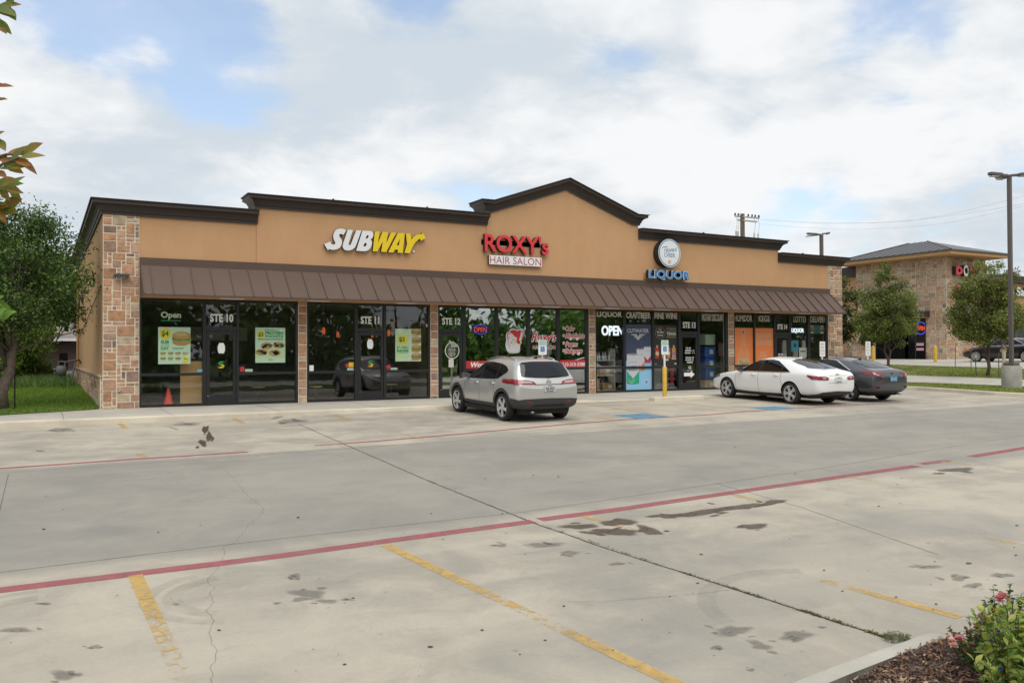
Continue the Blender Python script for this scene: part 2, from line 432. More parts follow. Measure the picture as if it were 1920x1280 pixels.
# ================================================================== ground
def grassmat(name, a, b_):
    m, k = newmat(name)
    tc = k.n('ShaderNodeTexCoord'); ob = tc.outputs['Object']
    b = k.n('ShaderNodeBsdfPrincipled', i_Roughness=.9); b.inputs['Specular IOR Level'].default_value = .1
    c = k.mix(k.ramp(k.noise(ob, .5, 6, .65), .35, .65), (*a, 1), (*b_, 1))
    c = k.mix(k.ramp(k.noise(ob, 14, 4, .7), .3, .7, 0, .6), c, (a[0] * .45, a[1] * .5, a[2] * .45, 1))
    k.link(c, b.inputs['Base Color'])
    bn = k.n('ShaderNodeBump', i_Strength=.8, i_Distance=.04); k.link(k.noise(ob, 40, 4, .7), bn.inputs['Height']); k.link(bn.outputs[0], b.inputs['Normal'])
    finish(k, b.outputs[0])
grassmat('lawn', (.11, .19, .032), (.20, .27, .055))
grassmat('dry_verge', (.17, .20, .06), (.34, .30, .15))
grassmat('far_ground', (.075, .11, .03), (.12, .15, .05))

def H(x, y):
    if y < -27.5: return -.75
    if x > 31: return lot_right(x, max(-26, min(y, 12))) - .05
    if -3.2 < y < .4: return min(lot(x, y), 0) - .3
    if y > -3.2: return -.06 + .0165 * max(0, min(y, 18))
    return lot(x, y) - .16
xs = [-500, -200, -90, -60, -42, -30, -15, 0, 15, 30.9, 31.1] + list(np.arange(32, 60, 1.0)) + [65, 80, 120, 250, 600]
ys = [-500, -200, -100, -70, -50, -40, -27.6, -27.4, -20, -14, -8, -3.3, -3.1, .39, .41, 6, 12, 18, 30, 60, 120, 300, 700]
g = MB(); nx = len(xs)
for y in ys:
    for x in xs: g.v.append((x, y, H(x, y)))
for j in range(len(ys) - 1):
    for i in range(nx - 1): g.face((j * nx + i, j * nx + i + 1, (j + 1) * nx + i + 1, (j + 1) * nx + i))
tag(g.build('ground', MAT['far_ground'], smooth=True), kind='structure')

# ---- parking lot: one concrete sheet
LOTR = 36.5
g = MB()
g.quad((-45, -27.4, lot(-45, -27.4)), (LOTR, -27.4, lot(LOTR, -27.4)), (LOTR, -2.9, lot(LOTR, -2.9)), (-45, -2.9, lot(-45, -2.9)))
parking = tag(g.build('parking_lot', MAT['lot_concrete']), kind='structure')

def lotpx(px, py, dz=0.0): return on_plane_lot(px, py, dz)
def on_plane_lot(px, py, dz=0.0):
    d = ray(px, py)
    # z = a + b x + c y
    num = -0.112 + dz + .006 * CAM_C.x + .027 * CAM_C.y - CAM_C.z
    t = num / (d.z - .006 * d.x - .027 * d.y)
    return CAM_C + d * t

def stripe(mb, pix, wd, lift, wear0=0.0, wear1=0.0, step=.25, jitter=0.0, seed=1):
    rn = random.Random(seed)
    P = [on_plane_lot(*p) for p in pix]; Q = []
    for a, b in zip(P, P[1:]):
        n = max(1, int((b - a).length / step))
        Q += [a.lerp(b, i / n) for i in range(n)]
    Q.append(P[-1]); N = len(Q); L = []; Rr = []
    for i, p in enumerate(Q):
        d = Q[min(i + 1, N - 1)] - Q[max(i - 1, 0)]; n = Vector((-d.y, d.x, 0)).normalized() * wd / 2
        j = Vector((rn.uniform(-jitter, jitter), rn.uniform(-jitter, jitter), 0))
        for side, lst in ((1, L), (-1, Rr)):
            q = p + n * side + j; lst.append((q.x, q.y, lot(q.x, q.y) + lift))
    for i in range(N - 1):
        w = wear0 + (wear1 - wear0) * i / max(1, N - 1)
        mb.quad(Rr[i], Rr[i + 1], L[i + 1], L[i], col=(w, w, w))
    return mb

decalmat('red_line_paint', (.345, .105, .12), .8, wear=.62, amax=.84)
decalmat('yellow_line_paint', (.56, .37, .12), .8, wear=.65, amax=.80)
decalmat('blue_line_paint', (.12, .28, .42), .8, wear=.60, amax=.85)
decalmat('joint_dark', (.075, .068, .058), .95, wear=.28, wscale=6)
decalmat('joint_thin', (.15, .14, .125), .95, wear=.36, wscale=3)
decalmat('stain_grey', (.105, .10, .095), .75, soft=True, wscale=9, fine=20, amax=.36)
decalmat('stain_brown', (.085, .058, .034), .4, soft=True, wscale=6, fine=20, amax=.92, spec=.45)
decalmat('damp', (.20, .19, .175), .7, soft=True, wscale=2.2, fine=20, amax=.22)
decalmat('tyre_scuff', (.12, .12, .12), .8, soft=True, wscale=3, fine=20, amax=.16)

mb = MB()
stripe(mb, [(-420, 1164), (-30, 1110), (0, 1106), (500, 1045), (640, 1026)], .19, .003, .05, .1)
stripe(mb, [(640, 1026), (760, 1009), (1000, 977)], .19, .003, .25, .2)
stripe(mb, [(1012, 974), (1150, 956), (1400, 919), (1560, 896), (1720, 873)], .19, .003, .12, .15)
stripe(mb, [(1725, 870), (1780, 863)], .19, .003, .45, .5)
stripe(mb, [(1820, 856), (1930, 838)], .19, .003, .0, .0)
tag(mb.build('red_line', MAT['red_line_paint'], parking), kind='structure')
mb = MB()
stripe(mb, [(-420, 908), (-30, 880), (0, 878), (230, 862), (465, 847)], .15, .003, .05, .15)
stripe(mb, [(590, 835), (690, 828)], .15, .003, .5, .3)
stripe(mb, [(690, 828), (800, 819), (1060, 795.5), (1172, 786.5)], .15, .003, .15, .2)
stripe(mb, [(1172, 786.5), (1334, 777), (1400, 771), (1503, 764.5), (1569, 761), (1694, 754)], .15, .003, .35, .3)
tag(mb.build('red_line', MAT['red_line_paint'], parking), kind='structure')
YW = .125
for segs in ([([(254, 1078), (266, 1105), (312, 1205)], .05, .55), ([(312, 1205), (350, 1290)], .55, .85)],
             [([(722, 1021), (860, 1087)], .15, .3), ([(860, 1087), (1000, 1153)], .3, .6), ([(1000, 1153), (1060, 1182)], .6, .35), ([(1060, 1182), (1275, 1285)], .3, .05)],
             [([(1092, 967), (1160, 985), (1225, 1003)], .35, .75), ([(1440, 1062), (1540, 1087)], .95, .5), ([(1540, 1087), (1800, 1157)], .5, .02)],
             [([(1375, 927), (1450, 945)], .4, .7), ([(1750, 989), (1840, 1006)], .95, .55), ([(1840, 1006), (1930, 1023)], .55, .4)],
             [([(1592, 893), (1645, 903)], .45, .6)],
             [([(1767, 865), (1830, 873)], .4, .6), ([(1860, 875), (1930, 884)], .6, .6)],
             [([(220, 790), (236, 803)], .2, .3), ([(258, 850), (274, 858)], .4, .5)],
             [([(434, 782), (456, 793)], .2, .35)],
             [([(628, 778), (655, 787)], .2, .4)],
             [([(735, 808), (790, 822)], .6, .4)],
             [([(1092, 756.5), (1150, 765), (1200, 772), (1250, 779)], .35, .5)],
             [([(1262, 753), (1320, 761), (1400, 770)], .4, .5)],
             [([(1085, 756), (1200, 752), (1228, 751)], .5, .5)],
             [([(1100, 779), (1150, 787)], .4, .4)]):
    mb = MB()
    for pix, w0, w1 in segs: stripe(mb, pix, YW, .0036, w0, w1, seed=len(pix))
    tag(mb.build('yellow_line', MAT['yellow_line_paint'], parking), kind='structure')
for quad4 in ([(1147, 778), (1205, 774.5), (1258, 780.5), (1195, 785)], [(1403, 764), (1453, 761), (1496, 764.5), (1447, 769)]):
    mb = MB(); P = [on_plane_lot(*p, .0042) for p in quad4]; N = 8
    for i in range(N):
        for j in range(N):
            def pt(u, v): return P[0].lerp(P[1], u).lerp(P[3].lerp(P[2], u), v)
            mb.quad(pt(i / N, j / N), pt((i + 1) / N, j / N), pt((i + 1) / N, (j + 1) / N), pt(i / N, (j + 1) / N), col=(.15, .15, .15))
    o = mb.build('blue_panel', MAT['blue_line_paint'], parking); tag(o, kind='structure')

# ---- joints and cracks
mb = MB()
stripe(mb, [(560, 795), (640, 830), (805, 902), (1000, 980), (1140, 1029), (1280, 1073), (1490, 1140), (1668, 1197)], .022, .0022, .1, .0, step=.12, jitter=.006, seed=3)
tag(mb.build('control_joint', MAT['joint_dark'], parking), kind='structure')
mb = MB()
for pix in ([(-420, 1126), (-20, 1075), (0, 1072.6), (408, 1022.7), (640, 996.5), (985, 959), (1280, 916), (1564, 874), (1727, 846), (1930, 815)],
            [(-420, 914), (-20, 888), (0, 886.8), (385, 861), (640, 841), (900, 822), (1180, 797)],
            [(16, 888), (0, 954), (-10, 1000)], [(1600, 755), (1760, 762), (1930, 776)], [(1340, 905), (1500, 950), (1760, 1040)]):
    stripe(mb, pix, .011, .0020, .1, .2, step=.2, seed=5)
tag(mb.build('control_joint', MAT['joint_thin'], parking), kind='structure')
mb = MB(); cr = [(935, 400), (985, 455), (1010, 490), (1060, 535), (1090, 555), (1085, 580), (1060, 600), (1020, 635), (1000, 665), (970, 700), (925, 716), (925, 750), (905, 800), (860, 850), (858, 868), (888, 880), (870, 912), (882, 946), (852, 985), (868, 1000), (880, 1022), (868, 1060), (866, 1098), (880, 1126), (900, 1145), (890, 1180), (876, 1215), (866, 1290)]
stripe(mb, [(x / 2.206, 700 + y / 2.206) for x, y in cr], .0055, .0026, .15, .0, step=.05, jitter=.012, seed=8)
stripe(mb, [(x / 2.461 + 1280, 760 + y / 2.461) for x, y in [(0, 875), (110, 862), (210, 850)]], .008, .0026, .1, .1, step=.06, jitter=.01)
stripe(mb, [(x / 2.461 + 640, 760 + y / 2.461) for x, y in [(1050, 905), (1200, 905), (1380, 890), (1560, 876)]], .008, .0026, .2, .1, step=.06, jitter=.01)
decalmat('crack_line', (.16, .15, .135), .95, wear=.64, wscale=5, amax=.48)
tag(mb.build('crack', MAT['crack_line'], parking), kind='structure')

# ---- stains (real shapes on the concrete)
def blot(mb, cx, cy, rx, ry, seed=0, lift=.0014, rot=0.0, rough=.34):
    rn = random.Random(seed * 17 + 5); n = 22
    ph = [rn.uniform(0, 6.28) for _ in range(4)]
    def pt(a, s):
        w = 1 + rough * (math.sin(2 * a + ph[0]) * .5 + math.sin(3 * a + ph[1]) * .4 + math.sin(5 * a + ph[2]) * .25)
        x, y = math.cos(a) * rx * w * s, math.sin(a) * ry * w * s
        return on_plane_lot(cx + x * math.cos(rot) - y * math.sin(rot), cy + x * math.sin(rot) + y * math.cos(rot), lift)
    rings = [[pt(2 * math.pi * i / n, s) for i in range(n)] for s in (.45, .75, 1.0, 1.3)]
    vals = (1.0, .85, .45, 0.0); c0 = on_plane_lot(cx, cy, lift)
    b0 = len(mb.v); mb.v.append(tuple(c0))
    for rg in rings: mb.v += [tuple(p) for p in rg]
    me_cols.append((b0, [1.0] + [v for v in vals for _ in range(n)]))
    for i in range(n): mb.face((b0, b0 + 1 + i, b0 + 1 + (i + 1) % n), (1, 1, 1))
    for r in range(3):
        for i in range(n):
            a = b0 + 1 + r * n + i; b = b0 + 1 + r * n + (i + 1) % n; mb.face((a, a + n, b + n, b), (1, 1, 1))
def stain_obj(name, mat, blots, lift=.0012):
    global me_cols
    me_cols = []; mb = MB(); rq = random.Random(len(blots)); more = []
    for b in blots:   # every old stain is a cluster: a main blot with smaller drips round it
        more.append(b)
        for _ in range(3 if b[2] > 9 else 1):
            s = rq.uniform(.12, .5); more.append((b[0] + rq.gauss(0, .8) * b[2], b[1] + rq.gauss(0, .9) * b[3], b[2] * s, b[3] * s * rq.uniform(.7, 1.2), rq.uniform(-.3, .3)))
    blots = more
    for i, bl in enumerate(blots): blot(mb, *bl[:4], seed=i + len(name), rot=bl[4] if len(bl) > 4 else 0, lift=lift + .00001 * i)
    o = mb.build(name, mat, parking)
    vals = []
    for b0, l in me_cols: vals += l
    at = o.data.color_attributes['col']; buf = np.zeros((len(o.data.loops), 4)); li = np.zeros(len(o.data.loops), dtype=int); o.data.loops.foreach_get('vertex_index', li)
    v = np.array(vals)[li]; buf[:, :3] = v[:, None]; buf[:, 3] = 1; at.data.foreach_set('color', buf.ravel())
    return tag(o, kind='structure')
stain_obj('oil_stain', MAT['stain_grey'], [(115, 806, 30, 3.5), (350, 795, 26, 3), (75, 845, 8, 2), (553, 1081, 14, 5), (578, 1112, 30, 9), (612, 1127, 18, 5), (82, 1131, 14, 3), (118, 1265, 22, 9),
    (180, 1212, 14, 4), (650, 1123, 10, 3), (520, 1130, 8, 2.5), (1375, 1182, 32, 10), (1492, 1190, 30, 9, -.2), (1425, 1209, 24, 7, .2), (1880, 1078, 20, 5), (1825, 1097, 17, 5), (1800, 1083, 18, 5), (1735, 1062, 26, 4),
    (1020, 1021, 34, 5), (1068, 1036, 22, 4), (1157, 1056, 16, 3), (935, 1022, 14, 3), (548, 789, 26, 5), (30, 1180, 26, 6), (1540, 1175, 8, 2), (330, 1132, 8, 2), (1345, 1213, 10, 5), (1408, 1255, 9, 3)])
stain_obj('puddle', MAT['stain_brown'], [(1086, 986, 32, 5, -.02), (1160, 978, 30, 7), (1158, 996, 44, 6), (1216, 993, 26, 6, .2), (1255, 966, 34, 4, -.06), (1320, 959, 48, 5.5, -.13), (1395, 949, 44, 5, -.13), (1450, 941, 26, 3.5, -.1), (1410, 986, 28, 5, -.08), (1793, 880, 28, 4, -.04), (385, 805, 5, 9, .3), (392, 818, 6, 8, -.2), (380, 830, 7, 6, .7), (370, 838, 4, 2)], lift=.0050)
mb = MB()
def scuff(cx, cy, r, a0, a1, wd, seed):
    pts = []
    c = on_plane_lot(cx, cy)
    for i in range(13):
        a = R(a0 + (a1 - a0) * i / 12); pts.append((c.x + r * math.cos(a), c.y + r * math.sin(a)))
    ring = lambda q: [(c.x + (r + q * wd / 2) * math.cos(R(a0 + (a1 - a0) * i / 24)), c.y + (r + q * wd / 2) * math.sin(R(a0 + (a1 - a0) * i / 24))) for i in range(25)]
    A_, B_ = ring(-1), ring(1)
    for i in range(24): mb.quad(*[(x, y, lot(x, y) + .0008) for x, y in (A_[i], A_[i + 1], B_[i + 1], B_[i])], col=(.55, .55, .55))
for i, a in enumerate([(450, 1110, .55, 100, 240, .16), (450, 1110, .75, 110, 250, .12), (70, 1160, .6, 90, 220, .16), (70, 1160, .82, 90, 230, .1), (1580, 1140, 1.1, 60, 170, .16)]): scuff(*a, i)
tag(mb.build('tyre_scuff', MAT['tyre_scuff'], parking), kind='structure')
# grit, flattened gum and leaf scraps
rn = random.Random(4); mb = MB()
for (px, py, r) in [(904, 1180, 6), (807, 1211, 9), (646, 1244, 7), (662, 1120, 5), (830, 1010, 3), (1022, 1199, 5), (1057, 1135, 5), (1256, 1117, 4), (1149, 1218, 4), (975, 1225, 4), (1308, 1092, 5), (1315, 1038, 6), (1545, 1068, 4), (1580, 1107, 4), (411, 1180, 7), (82, 991, 6), (559, 969, 6), (297, 997, 4), (1648, 948, 4), (1816, 1055, 10), (1905, 1040, 5), (1750, 1142, 4), (1680, 1118, 5), (1000, 890, 3), (1047, 893, 4), (1378, 837, 3), (1907, 984, 6), (1755, 1131, 5)] + [(rn.uniform(0, 1920), rn.uniform(860, 1270), rn.uniform(1.2, 3)) for _ in range(90)]:
    a0 = rn.uniform(0, 6.28)
    r *= .62
    mb.poly([on_plane_lot(px + r * math.cos(a0 + i * 1.047) * rn.uniform(.7, 1.2), py + .35 * r * math.sin(a0 + i * 1.047) * rn.uniform(.7, 1.2), rn.uniform(.004, .006)) for i in range(6)][::-1])
o = mb.build('litter_specks', MAT['joint_dark'] if False else MAT['dark_grey'], parking); tag(o, kind='stuff')

# ---- pavement in front of the shops
def back_y(x): return -.02 if x >= -.1 else -.05 - min(3, -x) * .50
def kerb_z(x):
    r = sstep(13.2, 15.2, x) * (1 - sstep(20.6, 21.6, x))
    return (-.045) * (1 - r) + (lot(x, -3.05) + .012) * r + (.02 if x > 21 else 0) * (1 - r)
KY0, KY1 = -3.05, -2.78
X_ = [-45, -30, -15, -8, -5, -3, -2, -1.2, -.5, -.1] + list(np.arange(.4, 30, .5))
g = MB(); c = MB(); j = MB()
for a, b in zip(X_, X_[1:]):
    za, zb = kerb_z(a), kerb_z(b)
    g.quad((a, KY1, za), (b, KY1, zb), (b, back_y(b) + (.25 if b < 0 else 0), -.005), (a, back_y(a) + (.25 if a < 0 else 0), -.005))
    ra, rb = za - lot(a, KY0), zb - lot(b, KY0); ba, bb = min(.03, ra * .25), min(.03, rb * .25)
    c.quad((a, KY0 - .02, lot(a, KY0) - .02), (b, KY0 - .02, lot(b, KY0) - .02), (b, KY0, zb - bb), (a, KY0, za - ba))
    c.quad((a, KY0, za - ba), (b, KY0, zb - bb), (b, KY0 + .03, zb), (a, KY0 + .03, za))
    c.quad((a, KY0 + .03, za), (b, KY0 + .03, zb), (b, KY1, zb), (a, KY1, za))
walk = tag(g.build('pavement', MAT['walk_concrete']), kind='structure')
tag(c.build('kerb', MAT['kerb_concrete'], smooth=True, sharp=25), kind='structure')
for x in (-5.2, -2.6, -1.0, 1.4, 4.05, 6.8, 9.4, 12.0, 13.4, 15.9, 18.4, 21.4, 24, 26.6):
    z = kerb_z(x)
    j.quad((x, KY1, z + .004), (x + .012, KY1, z + .004), (x + .012, back_y(x), -.001), (x, back_y(x), -.001))
    j.quad((x, KY0, z + .003), (x + .01, KY0, z + .003), (x + .01, KY1, z + .004), (x, KY1, z + .004))
tag(j.build('pavement_joint', MAT['joint_thin'], walk), kind='structure')
# raised kerb nib that carries the sign post
def nib(name, label, x0, x1, y0, y1, h):
    m = MB(); r = .05
    for i, (ins, z) in enumerate(((0, 0), (.02, h - .03), (.05, h))):
        m.v += [(x0 + ins, y0 + ins, lot((x0 + x1) / 2, y0) + z - (.03 if i == 0 else 0)), (x1 - ins, y0 + ins, lot((x0 + x1) / 2, y0) + z - (.03 if i == 0 else 0)), (x1 - ins, y1 - ins, lot((x0 + x1) / 2, y0) + z - (.03 if i == 0 else 0)), (x0 + ins, y1 - ins, lot((x0 + x1) / 2, y0) + z - (.03 if i == 0 else 0))]
    for l in range(2):
        for q in range(4): m.face((l * 4 + q, l * 4 + (q + 1) % 4, l * 4 + 4 + (q + 1) % 4, l * 4 + 4 + q))
    m.face((8, 9, 10, 11))
    return tag(m.build(name, MAT['kerb_concrete']), label, 'kerb stop')
nib('kerb_stop', 'low concrete kerb block under the yellow sign post before the dark glass door', 15.85, 17.95, -3.75, -3.42, .13)

# ---- lawn and ground left of the shops
def lawn_z(x, y): return .005 + .0165 * max(0, min(y, 18))
g = MB()
for a, b in zip(X_[:10], X_[1:10]):
    ysA = [back_y(a), 2, 6, 10, 14]; ysB = [back_y(b), 2, 6, 10, 14]
    for i in range(4): g.quad((a, ysA[i], lawn_z(a, ysA[i]) + .0), (b, ysB[i], lawn_z(b, ysB[i]) + .0), (b, ysB[i + 1], lawn_z(b, ysB[i + 1]) + .01), (a, ysA[i + 1], lawn_z(a, ysA[i + 1]) + .01))
tag(g.build('lawn_ground', MAT['lawn']), kind='structure')
g = MB(); g.quad((-60, 21, .27), (6, 19, .25), (6, 46, .33), (-60, 46, .33)); tag(g.build('driveway', MAT['asphalt']), kind='structure')
def blades(name, n, region, hgt, cols, seed, zf, mat, wd=.012):
    rn = random.Random(seed); m = MB()
    for _ in range(n):
        x, y = region(rn)
        z = zf(x, y); h = hgt * rn.uniform(.5, 1.2); a = rn.uniform(0, 6.28); l = rn.uniform(.1, .6) * h; b = rn.uniform(0, 6.28)
        c = rn.choice(cols); f = rn.uniform(.7, 1.25); c = tuple(v * f for v in c)
        dx, dy = math.cos(a) * wd, math.sin(a) * wd
        m.v += [(x - dx, y - dy, z), (x + dx, y + dy, z), (x + math.cos(b) * l, y + math.sin(b) * l, z + h)]; q = len(m.v)
        m.face((q - 3, q - 2, q - 1), c)
    return tag(m.build(name, mat), kind='stuff')
leafmat('grass_blade', .45, .6)
GC = [(.125, .22, .032), (.165, .265, .045), (.21, .29, .065), (.095, .17, .027)]
def reg(rn):
    while True:
        x = rn.uniform(-5.5, -.03); y = rn.uniform(-2, 13)
        if y > back_y(x) + .03: return x, y
blades('grass', 22000, reg, .075, GC, 11, lawn_z, MAT['grass_blade'])
def reg(rn): return rn.uniform(-8, -.3), 11.5 + rn.random() ** .7 * 5
blades('tall_grass', 9000, reg, .42, [(.13, .21, .075), (.16, .24, .10), (.10, .17, .05)], 12, lawn_z, MAT['grass_blade'], .03)

# ---- right: kerb, verges, footpath, the next lot
def rp(px, py): return on_surf(px, py, lot_right)
kb = [on_plane_lot(*p) for p in ((1560, 727), (1640, 728), (1719, 731), (1790, 736), (1864, 741.5), (1925, 744.5), (2010, 751), (2160, 764))]
c = MB(); vs = MB()
inner = []
for i, p in enumerate(kb):
    d = kb[min(i + 1, len(kb) - 1)] - kb[max(i - 1, 0)]; n = Vector((-d.y, d.x, 0)).normalized()
    if n.x < 0: n = -n
    inner.append(n)
def kz(p): return lot(p.x, p.y)
for i in range(len(kb) - 1):
    a, b, na, nb = kb[i], kb[i + 1], inner[i], inner[i + 1]; za, zb = kz(a), kz(b)
    A = [Vector((a.x, a.y, za - .02)), Vector((a.x + na.x * .02, a.y + na.y * .02, za + .11)), Vector((a.x + na.x * .05, a.y + na.y * .05, za + .135)), Vector((a.x + na.x * .2, a.y + na.y * .2, za + .135)), Vector((a.x + na.x * .2, a.y + na.y * .2, za - .02))]
    B = [Vector((b.x, b.y, zb - .02)), Vector((b.x + nb.x * .02, b.y + nb.y * .02, zb + .11)), Vector((b.x + nb.x * .05, b.y + nb.y * .05, zb + .135)), Vector((b.x + nb.x * .2, b.y + nb.y * .2, zb + .135)), Vector((b.x + nb.x * .2, b.y + nb.y * .2, zb - .02))]
    for q in range(4): c.quad(A[q], B[q], B[q + 1], A[q + 1])
tag(c.build('kerb', MAT['kerb_concrete'], smooth=True, sharp=30), kind='structure')
def strip(name, mat, lo, hi, lift, n=6, thick=None):
    m = MB(); K = max(len(lo), len(hi))
    for i in range(len(lo) - 1):
        for u in range(n):
            pts = []
            for (ii, vv) in ((i, u), (i + 1, u), (i + 1, u + 1), (i, u + 1)):
                p = lo[ii].lerp(hi[ii], vv / n); pts.append((p.x, p.y, lot_right(p.x, p.y) + lift))
            m.quad(*pts)
    return tag(m.build(name, mat), kind='structure')
topk = [p + n * .2 for p, n in zip(kb, inner)]
xsx = (1560, 1640, 1720, 1790, 1870, 1930, 2020, 2180)
sl = [rp(x, y) for x, y in zip(xsx, (714, 715.5, 718, 720.5, 723.5, 726, 730, 737))]
sh_ = [rp(x, y) for x, y in zip(xsx, (700, 702, 705, 707, 710.5, 713, 716, 722))]
gl_ = [rp(x, y) for x, y in zip(xsx, (682.5, 683, 686, 688, 690.5, 693, 696, 701))]
strip('verge', MAT['dry_verge'], [Vector((p.x, p.y, 0)) for p in topk], sl, .0, 8)
strip('footpath', MAT['walk_concrete'], sl, sh_, .03, 6)
strip('verge', MAT['dry_verge'], sh_, gl_, .0, 8)
far = [Vector((p.x + 60, p.y + 40, 0)) for p in gl_]
far[0] = Vector((gl_[0].x - 2, gl_[0].y + 60, 0))
strip('next_lot', MAT['walk_concrete'], gl_, far, .03, 40)
def between(A, B):
    def f(rn):
        i = rn.randrange(1, len(A) - 1); t = rn.random(); s = rn.random(); p = A[i].lerp(A[i + 1], t).lerp(B[i].lerp(B[i + 1], t), s); return p.x, p.y
    return f
VC = [(.20, .26, .06), (.25, .29, .085), (.33, .31, .15), (.15, .21, .05)]
blades('grass', 8000, between(topk, sl), .06, VC, 21, lot_right, MAT['grass_blade'], .02)
blades('grass', 9000, between(sh_, gl_), .07, VC, 22, lot_right, MAT['grass_blade'], .025)

# ---- across the road behind the photographer (seen mirrored in the glazing)
g = MB(); g.quad((-200, -44, -.73), (260, -44, -.73), (260, -34, -.73), (-200, -34, -.73)); tag(g.build('road', MAT['walk_concrete']), kind='structure')
# ================================================================== the row of shops
bld = thing('shop_building', 'long tan stucco row of shops with brown metal awning, stone piers and stepped dark cornice', 'building', (14.5, 0, 0))
DEPTH = 18.0
# ---- stucco walls
def slab(pts, y0, y1, name, mat='stucco', parent=bld):
    m = MB(); m.extrude([(x, y1, z) for x, z in pts], (0, y0 - y1, 0)); return m.build(name, MAT[mat], parent)
SEC = {'A': [(.912, 3.04), (4.09, 3.04), (4.09, 5.50), (.912, 5.50)],
       'B': [(4.09, 3.04), (11.69, 3.04), (11.69, 5.95), (4.09, 5.95)],
       'G': [(11.69, 3.04), (18.05, 3.04), (18.05, 6.40), (17.86, 6.40), (14.86, 7.42), (11.83, 6.42), (11.69, 6.42)],
       'C': [(18.05, 3.04), (25.28, 3.04), (25.28, 5.88), (18.05, 5.88)],
       'D': [(25.28, 3.04), (28.215, 3.04), (28.215, 5.38), (25.28, 5.38)]}
YO = {'A': 0, 'B': -.03, 'G': -.05, 'C': -.03, 'D': 0}
for s_, p in SEC.items(): slab(p, YO[s_], .30, 'front_wall')
m = MB(); m.box(0, .30, -.3, .25, DEPTH, 5.48); m.box(.0, .003, -.3, .90, .30, 5.48)
m.build('side_wall', MAT['stucco'], bld)
m = MB(); m.box(28.83, .30, -.3, 29.08, DEPTH, 5.36); m.box(28.23, .003, -.3, 29.077, .30, 5.36); m.build('side_wall', MAT['stucco'], bld)
m = MB(); m.box(.25, DEPTH - .25, -.3, 28.83, DEPTH, 5.36); m.build('rear_wall', MAT['stucco'], bld)
m = MB(); m.box(.252, .302, 4.7, 28.828, DEPTH - .252, 4.9); m.build('roof', MAT['roof_membrane'], bld)

# ---- cornice, swept with mitred returns
PROF = [(0, -.40), (.055, -.40), (.055, -.335), (.085, -.315), (.10, -.25), (.15, -.175), (.235, -.13), (.27, -.125), (.27, -.03), (.315, -.025), (.32, .0), (-.12, .02), (-.12, -.40)]
def cornice(path):
    """path: (x,y,z, outx,outy, upscale, upx) ; profile offset = out*o + up*h"""
    m = MB(); n = len(PROF)
    for (x, y, z, ox, oy, ux, uz) in path:
        for o, h in PROF: m.v.append((x + ox * o + ux * h, y + oy * o, z + uz * h))
    for i in range(len(path) - 1):
        for j in range(n):
            a = i * n + j; b = i * n + (j + 1) % n; m.face((a, b, b + n, a + n))
    m.face(list(range(n - 1, -1, -1))); m.face([(len(path) - 1) * n + j for j in range(n)])
    return m.build('cornice', MAT['cornice'], bld)
S = .95
cornice([(0, DEPTH, 5.68, -1, 0, 0, 1), (0, 0, 5.68, -1, -1, 0, 1), (4.12, 0, 5.68, 0, -1, 0, 1)])
cornice([(4.09, .7, 6.14, -1, 0, 0, S), (4.09, -.03, 6.14, -1, -1, 0, S), (11.72, -.03, 6.14, 0, -1, 0, S)])
gl = [(11.69, 6.60), (11.86, 6.60), (14.86, 7.63), (17.84, 6.57), (18.05, 6.57)]
def mit(a, b, c):
    d1 = (Vector(b) - Vector(a)).normalized(); d2 = (Vector(c) - Vector(b)).normalized()
    n1 = Vector((-d1.y, d1.x)); n2 = Vector((-d2.y, d2.x)); n = (n1 + n2).normalized(); return n / n.dot(n1)
path = [(11.69, .7, 6.60, -1, 0, 0, S), (11.69, -.05, 6.60, -1, -1, 0, S)]
for i in (1, 2, 3):
    n = mit(gl[i - 1], gl[i], gl[i + 1]); path.append((gl[i][0], -.05, gl[i][1], 0, -1, n.x * S, n.y * S))
path += [(18.05, -.05, 6.57, 1, -1, 0, S), (18.05, .7, 6.57, 1, 0, 0, S)]
cornice(path)
cornice([(18.05, -.03, 6.07, 0, -1, 0, S), (25.28, -.03, 6.04, 1, -1, 0, S), (25.28, .7, 6.04, 1, 0, 0, S)])
cornice([(25.25, 0, 5.55, 0, -1, 0, S), (29.08, 0, 5.53, 1, -1, 0, S), (29.08, DEPTH, 5.53, 1, 0, 0, S)])
for x, z in ((4.0, 5.69), (6.3, 6.15), (9.4, 6.15), (21.0, 6.07), (26.4, 5.55)): m = MB(); m.box(x, -.31, z, x + .05, -.25, z + .03); m.build('roof_fastener', MAT['cornice'], bld)

